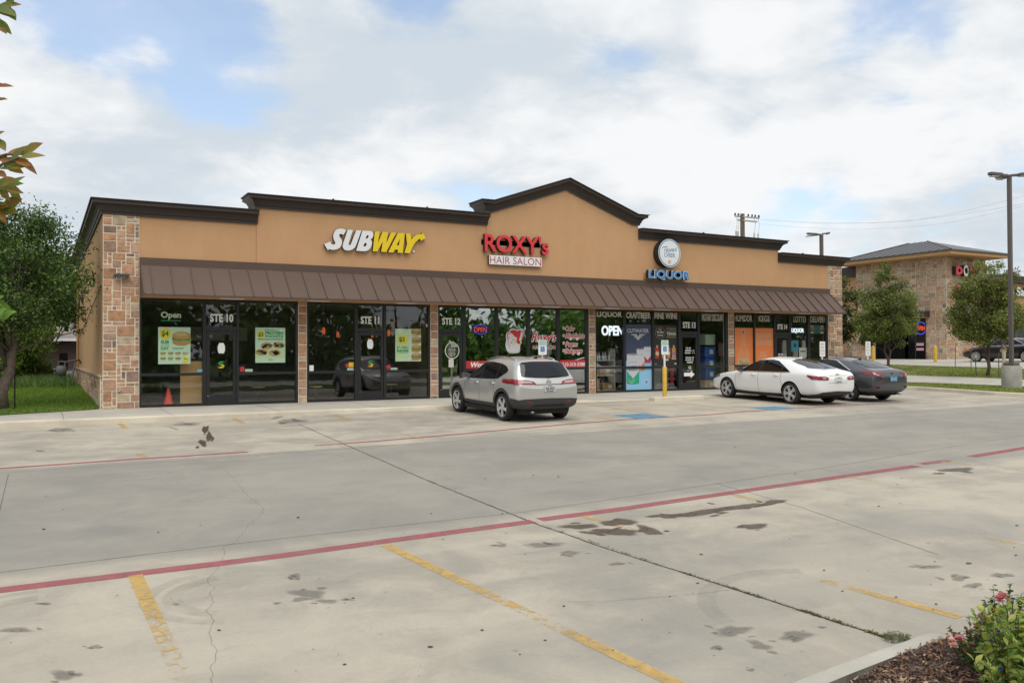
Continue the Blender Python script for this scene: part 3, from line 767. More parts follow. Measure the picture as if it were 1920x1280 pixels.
# ---- random ashlar stone facing, each stone a proud block
STONE = [(.43, .245, .16), (.46, .27, .18), (.40, .20, .105), (.43, .225, .135), (.47, .37, .25), (.50, .42, .30), (.21, .135, .115), (.17, .125, .115), (.34, .19, .135), (.39, .25, .18)]
STW = [5, 5, 5, 4, 4, 3, 2, 2, 3, 3]
def ashlar(u0, u1, v0, v1, cell, seed, fn, maxw=4, maxh=3, gap=.015, pale=.18):
    """fn(u,v,d) -> 3D point, d = how proud"""
    rn = random.Random(seed); m = MB(); nu = max(1, round((u1 - u0) / cell)); nv = max(1, round((v1 - v0) / (cell * .92)))
    cu, cv = (u1 - u0) / nu, (v1 - v0) / nv; used = [[False] * nv for _ in range(nu)]
    for j in range(nv):
        for i in range(nu):
            if used[i][j]: continue
            w, h = rn.choice([(1, 1), (2, 1), (2, 1), (3, 1), (2, 2), (3, 2), (3, 2), (2, 2), (4, 2), (4, 3), (3, 3), (1, 1), (2, 1)])
            w, h = min(w, maxw), min(h, maxh)
            ww = 0
            while ww < w and i + ww < nu and not used[i + ww][j]: ww += 1
            w = ww; h = min(h, nv - j)
            if w == 1: h = min(h, 2)
            ok = True
            while h > 1 and any(used[i + a][j + b] for a in range(w) for b in range(h)): h -= 1
            for a in range(w):
                for b in range(h): used[i + a][j + b] = True
            jt = lambda: rn.uniform(-.004, .004)
            a0, a1, b0, b1 = u0 + i * cu + gap + jt(), u0 + (i + w) * cu - gap + jt(), v0 + j * cv + gap + jt(), v0 + (j + h) * cv - gap + jt()
            d = rn.uniform(.010, .026); e = min(.012, (a1 - a0) * .2)
            c = rn.choices(STONE, STW)[0]; c = tuple(x + (y - x) * pale for x, y in zip(c, (.47, .37, .26))); f = rn.uniform(.82, 1.16); c = tuple(x * f for x in c)
            n = len(m.v)
            m.v += [fn(a0, b0, 0), fn(a1, b0, 0), fn(a1, b1, 0), fn(a0, b1, 0), fn(a0 + e, b0 + e, d + rn.uniform(-.004, .004)), fn(a1 - e, b0 + e, d + rn.uniform(-.004, .004)), fn(a1 - e, b1 - e, d + rn.uniform(-.004, .004)), fn(a0 + e, b1 - e, d + rn.uniform(-.004, .004))]
            for q in ((4, 5, 6, 7), (0, 1, 5, 4), (1, 2, 6, 5), (2, 3, 7, 6), (3, 0, 4, 7)): m.face([n + x for x in q], c)
    return m
def pier(x0, x1, z1, cell, seed, y=-.03, maxw=4):
    m = MB(); m.box(x0, y, -.25, x1, .29 if z1 < 4 else 0.0, z1); p = m.build('pier', MAT['mortar'], bld)
    s = ashlar(x0, x1, -.03, z1, cell, seed, lambda u, v, d: (u, y - d, v), maxw)
    if z1 < 4:
        w = ashlar(.0, .1, -.03, z1, .13, seed + 50, lambda u, v, d: (x0 - d * .5, y + .1 - u, v), 1); s.add(w)
    return s.build('stone_facing', MAT['stone'], p)
pier(0.0, .912, 5.30, .114, 3)
pier(5.32, 5.58, 3.03, .13, 7, -.02, 2); pier(9.64, 9.91, 3.03, .135, 8, -.02, 2); pier(15.84, 16.12, 3.03, .14, 9, -.02, 2); pier(22.52, 22.81, 3.03, .145, 10, -.02, 2)
pier(28.215, 29.08, 5.22, .123, 15)
# stone base along the side wall, with a sill course
m = MB(); m.box(-.06, .0, -.3, -.001, DEPTH, .86); m.build('stone_base', MAT['mortar'], bld)
m = ashlar(0, DEPTH, -.05, .86, .15, 21, lambda u, v, d: (-.06 - d, DEPTH - u, v)); m.add(ashlar(-.055, -.0, -.05, .86, .16, 22, lambda u, v, d: (u, -.001 - d * .5, v), 1)); m.build('stone_facing', MAT['stone'], bld)
m = MB(); m.box(-.11, -.03, .862, -.001, DEPTH, .91, (.40, .30, .21)); m.build('stone_sill', MAT['stone'], bld)
m = ashlar(0, DEPTH, -.1, .86, .2, 23, lambda u, v, d: (29.10 + d, u, v)); m.build('stone_facing', MAT['stone'], bld)
# side fittings
m = MB(); m.box(-.22, 11.5, 3.60, -.002, 11.62, 3.70); m.tube([(-.16, 11.56, 3.6), (-.16, 11.56, 3.3)], .03); m.build('roof_drain', MAT['dark_grey'], bld)
m = MB(); m.box(-.24, 8.1, 3.62, -.002, 8.24, 3.74); m.tube([(-.18, 8.17, 3.62), (-.18, 8.17, 3.3)], .035); m.build('roof_drain', MAT['dark_grey'], bld)
m = MB(); m.tube([(-.03, .2, 3.35), (-.03, 15, 2.2)], .012, 5); m.build('cable', MAT['dark_grey'], bld)
m = MB(); m.tube([(-.05, 16.4, -.2), (-.05, 16.4, 5.2)], .05); m.build('downpipe', MAT['stucco_trim'], bld)
m = MB(); m.extrude([(x, -.06, z) for x, z in [(.25, 3.62), (.36, 3.58), (.55, 3.575), (.66, 3.62), (.62, 3.66), (.30, 3.66)]], (0, -.16, 0)); wl = m.build('wall_light', MAT['dark_grey'], bld)
m = MB(); m.box(.38, -.19, 3.567, .54, -.09, 3.573); m.build('lens', MAT['grey_vinyl'], wl)
m = MB(); m.tube([(.40, -.05, .47), (.40, -.12, .47)], .035); m.tube([(.36, -.12, .45), (.44, -.12, .49)], .02); m.build('hose_tap', MAT['steel'], bld)

# ---- awning
AX0, AX1, AP = .93, 28.21, 1.0
m = MB()
m.extrude([(AX0, -.02, 4.13), (AX0, -.09, 4.13), (AX0, -.09, 3.955), (AX0, -AP, 3.085), (AX0, -AP, 3.05), (AX0, -.05, 3.05)], (AX1 - AX0, 0, 0))
aw = m.build('awning', MAT['awning_metal'], bld)
m = MB()
m.box(AX0 - .02, -.12, 3.93, AX1 + .02, -.0895, 4.145); m.box(AX0 - .02, -.0895, 4.131, AX1 + .02, -.001, 4.145); m.build('flashing', MAT['awning_metal'], aw)
x = 1.17; sl_ = Vector((0, -AP + .09, 3.085 - 3.955)); nn = Vector((0, -sl_.z, sl_.y)).normalized() * -1
nn = Vector((0, -.687, .727)) if nn.z < 0 else nn
xx = [AX0 + .012] + [1.17 + .5285 * i for i in range(52) if 1.17 + .5285 * i < 28.1] + [AX1 - .012]
for x in xx:
    a = Vector((x, -.125, 3.955 - .035)); b = Vector((x, -AP - .004, 3.085))
    for q in ((-.011, .011),):
        ms = MB(); ms.extrude([a + Vector((q[0], 0, 0)), a + Vector((q[1], 0, 0)), a + Vector((q[1], 0, 0)) + nn * .032, a + Vector((q[0], 0, 0)) + nn * .032], b - a); ms.build('standing_seam', MAT['awning_metal'], aw)
m = MB(); m.box(AX0, -AP - .012, 3.035, AX1, -AP + .02, 3.09); m.build('drip_edge', MAT['awning_metal'], aw)
m = MB(); m.box(AX0 + .01, -AP + .022, 3.038, AX1 - .01, -.03, 3.048); m.build('soffit', MAT['stucco_trim'], aw)
for px in (435, 597, 761, 893, 1033, 1145, 1242, 1330, 1430, 1508):
    p = on_plane(px, 560 + (px - 435) * .024, 1, -.62); m = MB(); m.box(p.x - .32, -.74, 3.02, p.x + .32, -.5, 3.037); m.build('soffit_light', MAT['white_paint'], aw)

# ---- interior shell
m = MB()
IX0, IX1, IY = .26, 28.82, 7.5
m.quad((IX0, .32, .0), (IX1, .32, .0), (IX1, IY, .0), (IX0, IY, .0), mi=1)
m.quad((IX0, IY, 0), (IX1, IY, 0), (IX1, IY, 3.03), (IX0, IY, 3.03))
m.quad((IX0, .3, 3.03), (IX0, IY, 3.03), (IX1, IY, 3.03), (IX1, .3, 3.03))
for x in (IX0, 9.77, 15.97, IX1): m.box(x - .04, .3, 0, x + .04, IY, 3.03)
tag(m.build('interior', [MAT['interior_wall'], MAT['interior_floor']], bld))

# ---- storefronts: frames, panes, doors
FY0, FY1, GY = .0, .11, .06
BAYS = [('glass_dark', .912, 5.32, [(.97, 2.59, 'w'), (2.68, 3.52, 'd'), (3.59, 5.25, 'w')]),
        ('glass_dark', 5.58, 9.64, [(5.64, 7.09, 'w'), (7.2, 8.04, 'd'), (8.13, 9.56, 'w')]),
        ('glass_salon', 9.91, 15.84, [(9.98, 10.81, 'd'), (10.93, 12.05, 'w'), (12.16, 13.29, 'w'), (13.4, 14.5, 'w'), (14.62, 15.73, 'w')]),
        ('glass_store', 16.12, 22.52, [(16.18, 17.38, 'w'), (17.49, 18.72, 'w'), (18.8, 19.98, 'w'), (20.1, 20.95, 'd'), (21.05, 22.40, 'w')]),
        ('glass_store', 22.81, 28.215, [(22.87, 23.9, 'w'), (23.98, 25.04, 'w'), (25.12, 25.9, 'd'), (26.01, 27.02, 'w'), (27.14, 28.11, 'w')])]
ZT, ZB = 2.97, .07
WIN = {}
for gi, (gm, x0, x1, cols) in enumerate(BAYS):
    m = MB()
    m.box(x0, FY0, -.02, x1, FY1, ZB); m.box(x0, FY0, ZT, x1, FY1, 3.035)
    edges = [x0] + [v for c in cols for v in c[:2]] + [x1]
    for i in range(0, len(edges), 2): m.box(edges[i], FY0 - .003, ZB, edges[i + 1], FY1, ZT)
    for a, b, t in cols:
        if t == 'w': m.box(a, FY0 + .004, .86, b, FY1, .94)
        else: m.box(a, FY0 + .004, 2.14, b, FY1, 2.26)
    m.build('storefront_frame', MAT['bronze_frame'], bld)
    for a, b, t in cols:
        if t == 'w':
            m = MB(); m.box(a, GY, ZB, b, GY + .008, .86); m.box(a, GY, .94, b, GY + .008, ZT); WIN[round(a, 2)] = m.build('window', MAT[gm], bld)
        else:
            m = MB(); m.box(a, GY, 2.26, b, GY + .008, ZT); WIN[round(a, 2)] = m.build('transom_window', MAT[gm], bld)
            m = MB(); fw = .085
            m.box(a + .01, .015, .012, a + .01 + fw, .065, 2.13); m.box(b - .01 - fw, .015, .012, b - .01, .065, 2.13)
            m.box(a + .01 + fw, .015, 2.03, b - .01 - fw, .065, 2.13); m.box(a + .01 + fw, .015, .012, b - .01 - fw, .065, .29)
            d = m.build('door', MAT['bronze_frame'], bld)
            m = MB(); m.box(a + .01 + fw, .036, .29, b - .01 - fw, .044, 2.03); m.build('door_glass', MAT[gm], d)
            hx = b - .05; m = MB(); m.tube([(hx, .014, 1.18), (hx - .01, -.04, 1.18), (hx - .01, -.04, .88), (hx, .014, .88)], .014, 6); m.tube([(hx + .02, .02, .80), (hx + .02, -.005, .80)], .018, 8); m.build('door_handle', MAT['steel'] if gi > 3 else MAT['black_paint'], d)
            m = MB(); m.box(a + .02, .01, .262, a + .09, .0148, .274); m.build('door_stop', MAT['chrome'], d); WIN[round(a + .5, 2)] = d
def letter(parent_x, name, mat, mb): return mb.build(name, MAT[mat], WIN[parent_x])
OUT = GY - .003
letter(2.68, 'suite_number', 'white_vinyl', ptext('STE 10', 393.9, 603.5, 437.4, 588.8, OUT, bold=.03))
letter(7.2, 'suite_number', 'white_vinyl', ptext('STE 11', 676.2, 607, 711, 593.4, OUT, bold=.03))
letter(9.98, 'suite_number', 'white_vinyl', ptext('STE 12', 829, 608.4, 863.2, 596.2, OUT, bold=.03))
letter(20.1, 'suite_number', 'white_vinyl', ptext('STE 13', 1280.3, 615, 1304.1, 603.8, OUT, bold=.03))
letter(25.12, 'suite_number', 'white_vinyl', ptext('STE 14', 1457.6, 617.3, 1476, 607.9, OUT, bold=.03))
letter(16.18, 'window_lettering', 'grey_vinyl', ptext('LIQUOR', 1118.8, 595.3, 1166.5, 585.3, OUT, bold=.035))
letter(17.49, 'window_lettering', 'grey_vinyl', ptext('CRAFTBEER', 1174, 596.6, 1219.8, 585.8, OUT, bold=.03))
letter(18.8, 'window_lettering', 'grey_vinyl', ptext('FINE WINE', 1227.2, 597.6, 1271, 586.5, OUT, bold=.03))
letter(21.05, 'window_lettering', 'grey_vinyl', ptext('MILITARY DISCOUNT', 1316, 601.5, 1356.3, 589, OUT, bold=.02))
letter(22.87, 'window_lettering', 'grey_vinyl', ptext('HUMIDOR', 1377.2, 602.3, 1410.3, 591.2, OUT, bold=.01))
letter(23.98, 'window_lettering', 'grey_vinyl', ptext('KEGS', 1422.5, 602.8, 1443, 592.2, OUT, bold=.012))
letter(26.01, 'window_lettering', 'grey_vinyl', ptext('LOTTO', 1487.8, 604, 1511, 593.4, OUT, bold=.006))
letter(27.14, 'window_lettering', 'grey_vinyl', ptext('DELIVERY', 1519.4, 604, 1548.5, 593.4, OUT, bold=.006))
# opening hours on the glass doors
def lines(x0, z0, x1, z1, rows, y, mat, parent, name='door_lettering', seed=1):
    """small print too fine to read in the photo: rows of letter-high ticks"""
    rn = random.Random(seed); mb = MB(); n = len(rows); h = (z1 - z0) / n; c = (x0 + x1) / 2
    for i, L in enumerate(rows):
        wd = (x1 - x0) * L; x = c - wd / 2; zt = z1 - (i + .15) * h; zb = z1 - (i + .75) * h
        while x < c + wd / 2 - .005:
            lw = rn.uniform(.3, .75) * h * .55
            if rn.random() > .17: mb.box(x, y - .0015, zb, min(x + lw, c + wd / 2), y, zt - rn.choice((0, 0, .25)) * h * .6)
            x += lw + .18 * h
    return mb.build(name, MAT[mat], parent)
d13 = WIN[20.6]
a = fx(1284, 690, .033); b = fx(1305, 657, .033)
lines(20.33, 1.02, 20.80, 1.66, [.8, .95, 1, 0, .85, .9, .6], .032, 'white_vinyl', d13)
lines(20.42, .72, 20.72, .93, [.5, .9, .3, 1], .032, 'white_vinyl', d13)
m = MB(); m.extrude([(x, .034, z) for x, z in [(20.27, .53), (20.60, .53), (20.60, .46), (20.80, .60), (20.60, .74), (20.60, .67), (20.27, .67)]], (0, -.003, 0)); m.build('arrow_sticker', MAT['white_vinyl'], d13)
d14 = WIN[25.62]
lines(25.27, 1.0, 25.75, 1.40, [.9, 1, .9, 1], .032, 'white_vinyl', d14)
lines(25.27, .88, 25.75, .99, [1], .032, 'white_vinyl', d14)
pbr('red_vinyl', (.55, .03, .045), .5); pbr('pink_vinyl', (.62, .35, .37), .5); pbr('green_vinyl', (.02, .30, .10), .5); pbr('yellow_vinyl', (.75, .50, .02), .5)
pbr('pale_green_vinyl', (.45, .58, .42), .5); pbr('cyan_vinyl', (.16, .45, .62), .5)
d12 = WIN[10.48]
c = fx(847.8, 657.2, .033); m = MB()
o1 = oval(c[0], c[1], .248, .262, 40); m2 = [(p[0], p[1]) for p in o1]; ribbon(m2 + [m2[0]], .022, .034, m, .002); m.build('hours_ring', MAT['white_vinyl'], d12)
m = MB(); ftext('Shop', c[0] - .13, c[1] + .19, c[0] + .07, c[1] + .34, .034, .002, m, shear=.25); ftext('Time', c[0] - .05, c[1] + .11, c[0] + .17, c[1] + .24, .034, .002, m, shear=.25)
m.build('door_lettering', MAT['white_vinyl'], d12)
lines(c[0] - .15, c[1] - .20, c[0] + .15, c[1] + .08, [.8, .9, .5, .8, .9, .7], .033, 'grey_vinyl', d12)
m = MB(); m.box(10.31, .030, 1.0, 10.49, .0345, 1.27); m.build('paper_notice', MAT['grey_vinyl'], d12)
# sheets and stickers on the sandwich shop doors
for dk, cx, cy in ((3.18, 415, 652.5), (7.7, 694, 644.7)):
    c = fx(cx, cy, .034); m = MB(); m.extrude([(c[0] + x, .034, c[1] + z) for x, z in ((-.07, -.15), (.07, -.15), (.10, -.06), (.10, .05), (.06, .15), (-.06, .15), (-.10, .05), (-.10, -.06))], (0, -.003, 0)); m.build('paper_notice', MAT['white_vinyl'], WIN[dk])
    c = fx(cx + (0 if cx < 500 else 1), 683.5 if cx < 500 else 681.5, .034); s = .085
    m = MB(); ribbon([(c[0] + s, c[1] + s * .9), (c[0] - s * .4, c[1] + s * .9), (c[0] - s * .8, c[1] + s * .45), (c[0] - s * .4, c[1] + .01), (c[0], c[1] + .0)], .045, .034, m, .002); m.poly([(c[0] + s * .6, .032, c[1] + s * 1.35), (c[0] + s * .6, .032, c[1] + s * .4), (c[0] + s * 1.25, .032, c[1] + s * .9)][::-1]); m.build('logo_sticker', MAT['green_vinyl'], WIN[dk])
    m = MB(); ribbon([(c[0] - s, c[1] - s * .9), (c[0] + s * .4, c[1] - s * .9), (c[0] + s * .8, c[1] - s * .45), (c[0] + s * .4, c[1] - .01), (c[0], c[1] - .0)], .045, .034, m, .002); m.poly([(c[0] - s * .6, .032, c[1] - s * 1.35), (c[0] - s * .6, .032, c[1] - s * .4), (c[0] - s * 1.25, .032, c[1] - s * .9)]); m.build('logo_sticker', MAT['yellow_vinyl'], WIN[dk])
def sticker(px0, py0, px1, py1, mat, wx):
    a = fx(px0, py1, OUT); b = fx(px1, py0, OUT); m = MB(); m.box(a[0], OUT - .002, a[1], b[0], OUT, b[1]); m.build('sticker', MAT[mat], WIN[wx])
sticker(450, 687.5, 458, 696.5, 'red_vinyl', 3.59); sticker(459.5, 691.5, 473.5, 696.8, 'pale_green_vinyl', 3.59); sticker(370, 692, 379.5, 697, 'cyan_vinyl', .97)
sticker(648, 682, 653.5, 688, 'red_vinyl', 5.64); sticker(654, 679, 663, 688, 'yellow_vinyl', 5.64); sticker(651, 689.5, 663, 694.3, 'pale_green_vinyl', 5.64); sticker(580, 684.5, 588, 695.5, 'white_vinyl', 5.64)
sticker(724.5, 684, 732, 691.5, 'red_vinyl', 8.13); sticker(732.5, 689, 745, 693.5, 'pale_green_vinyl', 8.13); sticker(799, 607.5, 801, 613, 'white_vinyl', 8.13)
# green word and underline in the first window
m = ptext('Open', 301.6, 599, 339.4, 584.7, OUT, bold=.03); letter(.97, 'window_lettering', 'pale_green_vinyl', m)
a = fx(301.6, 600.8, OUT); b = fx(339.4, 599.4, OUT); m = MB(); m.box(a[0], OUT - .002, a[1] - .01, b[0], OUT, a[1] + .01); letter(.97, 'underline', 'green_vinyl', m)

# ---- salon window graphics
for a, b, key in ((10.93, 12.05, 10.93), (12.16, 13.29, 12.16), (13.4, 14.5, 13.4), (14.62, 15.73, 14.62)):
    m = MB(); m.box(a, OUT - .002, .945, b, OUT, 1.20); letter(key, 'red_band', 'red_vinyl', m)
letter(14.62, 'window_lettering', 'white_vinyl', ptext('210-310-3388', 1054.5, 686.6, 1096.6, 678.9, OUT - .003, .003, bold=.012))
letter(10.93, 'window_lettering', 'white_vinyl', ftext('Women', 11.13, .985, 11.95, 1.16, OUT - .003, .003, bold=.03, shear=.2))
def outlined(word, px0, py0, px1, py1, key, fill='red_vinyl', edge='white_vinyl', shear=.28, bold=.02, grow=.055):
    letter(key, 'lettering_outline', edge, ptext(word, px0 - .7, py0 + .7, px1 + .7, py1 - .7, OUT, .0015, bold=grow + bold, shear=shear))
    letter(key, 'window_lettering', fill, ptext(word, px0, py0, px1, py1, OUT - .002, .002, bold=bold, shear=shear))
outlined("Roxy's", 996.8, 645.2, 1043.2, 623, 13.4, grow=.05)
letter(13.4, 'window_lettering', 'pink_vinyl', ptext('HAIR SALON', 999, 655, 1041.5, 647, OUT, .002, bold=.03))
for w, x0, y0, x1, y1 in (('Color', 1060.8, 620.2, 1078, 611.4), ('Highlights', 1060.3, 637, 1096, 625.2), ('Perms', 1060.3, 649.6, 1083, 640.4), ('Balayage', 1059.4, 665, 1092, 653)):
    outlined(w, x0, y0, x1, y1, 14.62)
for py in (615, 629, 643, 657):
    c = fx(1057, py, OUT); m = MB(); m.extrude([(x, OUT, z) for x, z in oval(c[0], c[1], .05, .055, 12)], (0, -.0015, 0)); letter(14.62, 'bullet', 'white_vinyl', m)
    m = MB(); m.extrude([(x, OUT - .002, z) for x, z in oval(c[0], c[1], .03, .034, 12)], (0, -.0015, 0)); letter(14.62, 'bullet', 'red_vinyl', m)
# lady's head emblem
pbr('emblem_white', (.66, .64, .67), .5); pbr('emblem_red', (.58, .025, .02), .5); pbr('emblem_skin', (.62, .58, .40), .5)
def tr(pts, y, dep, nsm=3):
    q = [Vector(fx(930 + x / 10.667, 580 + yy / 10.667, y)) for x, yy in pts]
    q = smooth_poly(q, nsm) if nsm > 1 else q
    m = MB(); m.extrude([(p[0], y, p[1]) for p in q], (0, -dep, 0)); return m
letter(12.16, 'emblem_back', 'emblem_white', tr([(265, 870), (440, 872), (480, 820), (482, 720), (515, 660), (500, 620), (550, 540), (568, 470), (545, 400), (490, 378), (420, 405), (350, 380), (290, 395), (255, 440), (205, 480), (198, 560), (205, 620), (190, 680), (200, 780)], OUT, .0015, 2))
letter(12.16, 'emblem_face', 'emblem_skin', tr([(330, 590), (385, 580), (412, 600), (400, 660), (365, 705), (335, 712), (330, 660)], OUT - .002, .0012))
letter(12.16, 'emblem_hair', 'emblem_red', tr([(280, 435), (340, 408), (400, 418), (425, 440), (470, 410), (495, 440), (490, 500), (475, 560), (465, 620), (490, 640), (470, 670), (425, 668), (408, 640), (420, 570), (370, 540), (330, 490), (285, 460)], OUT - .002, .0014))
mb = MB()
for pts, w in (([(275, 470), (235, 490), (222, 540), (235, 590), (265, 560)], .022), ([(238, 590), (245, 640), (240, 710)], .012), ([(490, 430), (540, 450), (548, 510), (520, 580)], .02), ([(420, 660), (450, 685), (490, 675)], .022)):
    ribbon([fx(930 + x / 10.667, 580 + y / 10.667, OUT) for x, y in pts], w * 1.6, OUT - .0022, mb, .0015)
mb.extrude([(p[0], OUT - .002, p[1]) for p in oval(*fx(930 + 307 / 10.667, 580 + 664 / 10.667, OUT), .025, .03, 8)], (0, -.002, 0))
letter(12.16, 'emblem_hair', 'emblem_red', mb)
mb = MB()
for pts in ([(310, 600), (335, 612), (360, 605)], [(280, 690), (265, 720), (275, 760)], [(270, 860), (440, 862), (470, 815)], [(310, 560), (330, 550)]):
    ribbon([fx(930 + x / 10.667, 580 + y / 10.667, OUT) for x, y in pts], .010, OUT - .0022, mb, .0015)
letter(12.16, 'emblem_line', 'black_paint', mb)
# ================================================================== shop signs on the wall
pbr('sign_white', (.74, .76, .78), .4); pbr('sign_yellow', (.78, .56, .01), .4); pbr('sign_red', (.68, .035, .05), .4); pbr('sign_return', (.028, .02, .016), .5)
pbr('sign_blue', (.022, .17, .50), .4); pbr('sign_cyan', (.48, .66, .76), .4); pbr('sign_text_red', (.44, .05, .055), .5); pbr('text_blue', (.07, .17, .32), .5); pbr('orange_vinyl', (.65, .36, .14), .5)
pbr('raceway', (.42, .36, .33), .6)
def outline(loops, y, depth, mats, name, parent=None):
    """flat outlines with holes (facade X,Z) given depth; face material first, return second"""
    cu = bpy.data.curves.new('outline', 'CURVE'); cu.dimensions = '2D'; cu.fill_mode = 'BOTH'; cu.extrude = .5
    for lp in loops:
        sp = cu.splines.new('POLY'); sp.points.add(len(lp) - 1); sp.use_cyclic_u = True
        for q, p in zip(sp.points, lp): q.co = (p[0], p[1], 0, 1)
    ob = bpy.data.objects.new('outline', cu); me = bpy.data.meshes.new_from_object(ob)
    mb = MB(); n = 0
    for v in me.vertices: mb.v.append((v.co.x, y + (.5 - v.co.z) * depth - depth, v.co.y))
    for f in me.polygons: mb.face(list(f.vertices), None, 0 if f.normal.z > .7 else 1)
    bpy.data.objects.remove(ob); bpy.data.curves.remove(cu); bpy.data.meshes.remove(me)
    return mb.build(name, mats, parent)
def split_return(mb):
    """second material on everything that does not face the street"""
    for i, f in enumerate(mb.f):
        a, b, c = (Vector(mb.v[q]) for q in f[:3]); n = (b - a).cross(c - a)
        if n.length > 0: n.normalize()
        mb.m[i] = 0 if abs(n.y) > .8 else 1
    return mb
SY = -.155
def T3(pts, n=1):
    q = [fx(600 + x / 9.143, 420 + y / 9.143, SY) for x, y in pts]
    return [tuple(v) for v in smooth_poly(q, n)] if n > 1 else q
sub = thing('wall_sign', 'white and yellow channel-letter shop name in slanted capitals with arrow tips', 'sign', (9, -.1, 4.7))
WS = [MAT['sign_white'], MAT['sign_return']]; YS = [MAT['sign_yellow'], MAT['sign_return']]
S_ = T3([(445, 108), (402, 187), (370, 172), (345, 170), (330, 185), (330, 208), (350, 238), (370, 268), (378, 305), (372, 350), (345, 400), (300, 430), (240, 443), (190, 440), (150, 428), (140, 460), (72, 342), (190, 298), (182, 325), (200, 347), (230, 353), (256, 345), (264, 325), (250, 295), (231, 250), (226, 210), (235, 160), (260, 115), (300, 88), (350, 78), (405, 86)])
outline([S_], SY + .10, .10, WS, 'letter', sub)
outline([T3([(475, 98), (565, 102), (490, 340), (498, 362), (515, 362), (530, 345), (620, 108), (710, 112), (625, 345), (600, 400), (550, 440), (490, 455), (430, 448), (395, 415), (386, 375), (396, 335)])], SY + .10, .10, WS, 'letter', sub)
outline([T3([(728, 115), (850, 118), (892, 130), (917, 165), (914, 205), (895, 242), (865, 265), (886, 288), (891, 330), (877, 390), (845, 437), (800, 462), (740, 467), (620, 457)]), T3([(808, 190), (830, 195), (834, 215), (815, 247), (778, 247)]), T3([(770, 322), (795, 328), (800, 350), (782, 382), (738, 385)])], SY + .10, .10, WS, 'letter', sub)
outline([T3([(940, 128), (1022, 128), (995, 322), (1072, 135), (1165, 138), (1138, 327), (1215, 148), (1305, 150), (1135, 482), (1048, 475), (1078, 300), (985, 470), (905, 468)])], SY + .10, .10, YS, 'letter', sub)
outline([T3([(1335, 155), (1455, 155), (1418, 497), (1328, 492), (1338, 440), (1285, 437), (1258, 488), (1168, 485)]), T3([(1370, 255), (1352, 365), (1315, 363)])], SY + .10, .10, YS, 'letter', sub)
outline([T3([(1472, 162), (1552, 165), (1566, 268), (1600, 222), (1650, 188), (1700, 175), (1744, 178), (1758, 143), (1815, 240), (1718, 290), (1722, 252), (1690, 262), (1650, 298), (1610, 352), (1575, 420), (1540, 502), (1448, 494), (1492, 345)])], SY + .10, .10, YS, 'letter', sub)
m = MB(); c = fx(600 + 1602 / 9.143, 420 + 470 / 9.143, -.05); m.extrude([(x, -.05, z) for x, z in oval(c[0], c[1], .035, .035, 12)], (0, -.02, 0)); m.build('trademark_dot', MAT['sign_white'], sub)
m = MB()
for pxx in (630, 665, 700, 735, 770):
    c = fx(pxx, 455, -.05); m.tube([(c[0], -.03, c[1]), (c[0], SY + .02, c[1])], .012, 6)
m.build('mounting_stud', MAT['steel'], sub)

rox = thing('wall_sign', 'bold red channel letters above a white lightbox below the gable', 'sign', (13, -.1, 4.7))
def CL(px0, py0, px1, py1, word, y, depth, bold, mats, name, parent, sc=0):
    mb = split_return(ptext(word, px0, py0, px1, py1, y, depth, bold=bold)); return mb.build(name, mats, parent)
pb = lambda x, y: (890 + x / 12, 420 + y / 12)
a = pb(218, 612); b = pb(1655, 200)
A = fx(*a, -.16); B = fx(b[0], b[1] + 11.5, -.16); hR = fx(*pb(218, 200), -.16)[1]
CLm = split_return(ftext("ROXY's", A[0], A[1] - .01, B[0], hR, -.06, .14, bold=.02)); CLm.build('channel_letters', [MAT['sign_red'], MAT['sign_return']], rox)
z0 = fx(*pb(190, 455), -.05)[1]; z1 = fx(*pb(190, 345), -.05)[1]; m = MB(); m.box(A[0] - .06, -.055, z0, fx(*pb(1470, 500), -.05)[0], -.051 + .001 - .05 + .045, z1); m.build('raceway', MAT['raceway'], rox)
a = fx(*pb(325, 902), -.17); b = fx(*pb(1510, 765), -.17); zt = fx(*pb(325, 695), -.17)[1]
m = MB(); m.box(a[0], -.17, a[1], b[0], -.052, zt); m = split_return(m); lb = m.build('lightbox', [MAT['sign_white'], MAT['sign_return']], rox)
ftext('HAIR SALON', a[0] + .03, a[1] + .035, b[0] - .03, zt - .03, -.1705, .004, bold=-.004).build('lettering', MAT['sign_text_red'], lb)

che = thing('wall_sign', 'round white drum sign with blue rim and cursive blue writing', 'sign', (20, -.1, 4.9))
DY = -.34
cc_ = lambda x, y: fx(1190 + x / 10.667, 430 + y / 10.667, DY)
C0 = cc_(697, 475); RR = .535
m = MB(); m.extrude([(x, -.031, z) for x, z in oval(C0[0], C0[1], RR, RR, 48)], (0, DY + .031, 0)); drum = m.build('drum', MAT['sign_return'], che, smooth=True, sharp=40)
def disc(r, y, mat, name, parent, r2=0):
    outline([oval(C0[0], C0[1], r, r, 48)] + ([oval(C0[0], C0[1], r2, r2, 48)] if r2 else []), y, .003, [MAT[mat], MAT[mat]], name, parent)
disc(RR * .995, DY - .002, 'sign_cyan', 'face', che); disc(RR * .93, DY - .0055, 'text_blue', 'ring', che, RR * .88); disc(RR * .875, DY - .006, 'sign_white', 'face', che)
m = MB()
for st in ([(548, 385), (558, 358), (600, 352), (662, 346)], [(617, 352), (602, 400), (588, 450)], [(632, 422), (664, 408), (662, 390), (642, 394), (628, 425), (640, 446), (670, 432)], [(685, 390), (705, 420), (727, 442)], [(737, 388), (702, 430), (668, 464)],
           [(778, 402), (757, 395), (742, 420), (750, 438), (770, 425), (782, 395), (776, 428), (790, 436)], [(842, 372), (816, 382), (812, 396), (829, 410), (826, 430), (800, 434)]):
    ribbon([tuple(p) for p in smooth_poly([cc_(*q) for q in st], 3, False)], .024, DY - .0095, m, .002)
m.build('lettering', MAT['text_blue'], che)
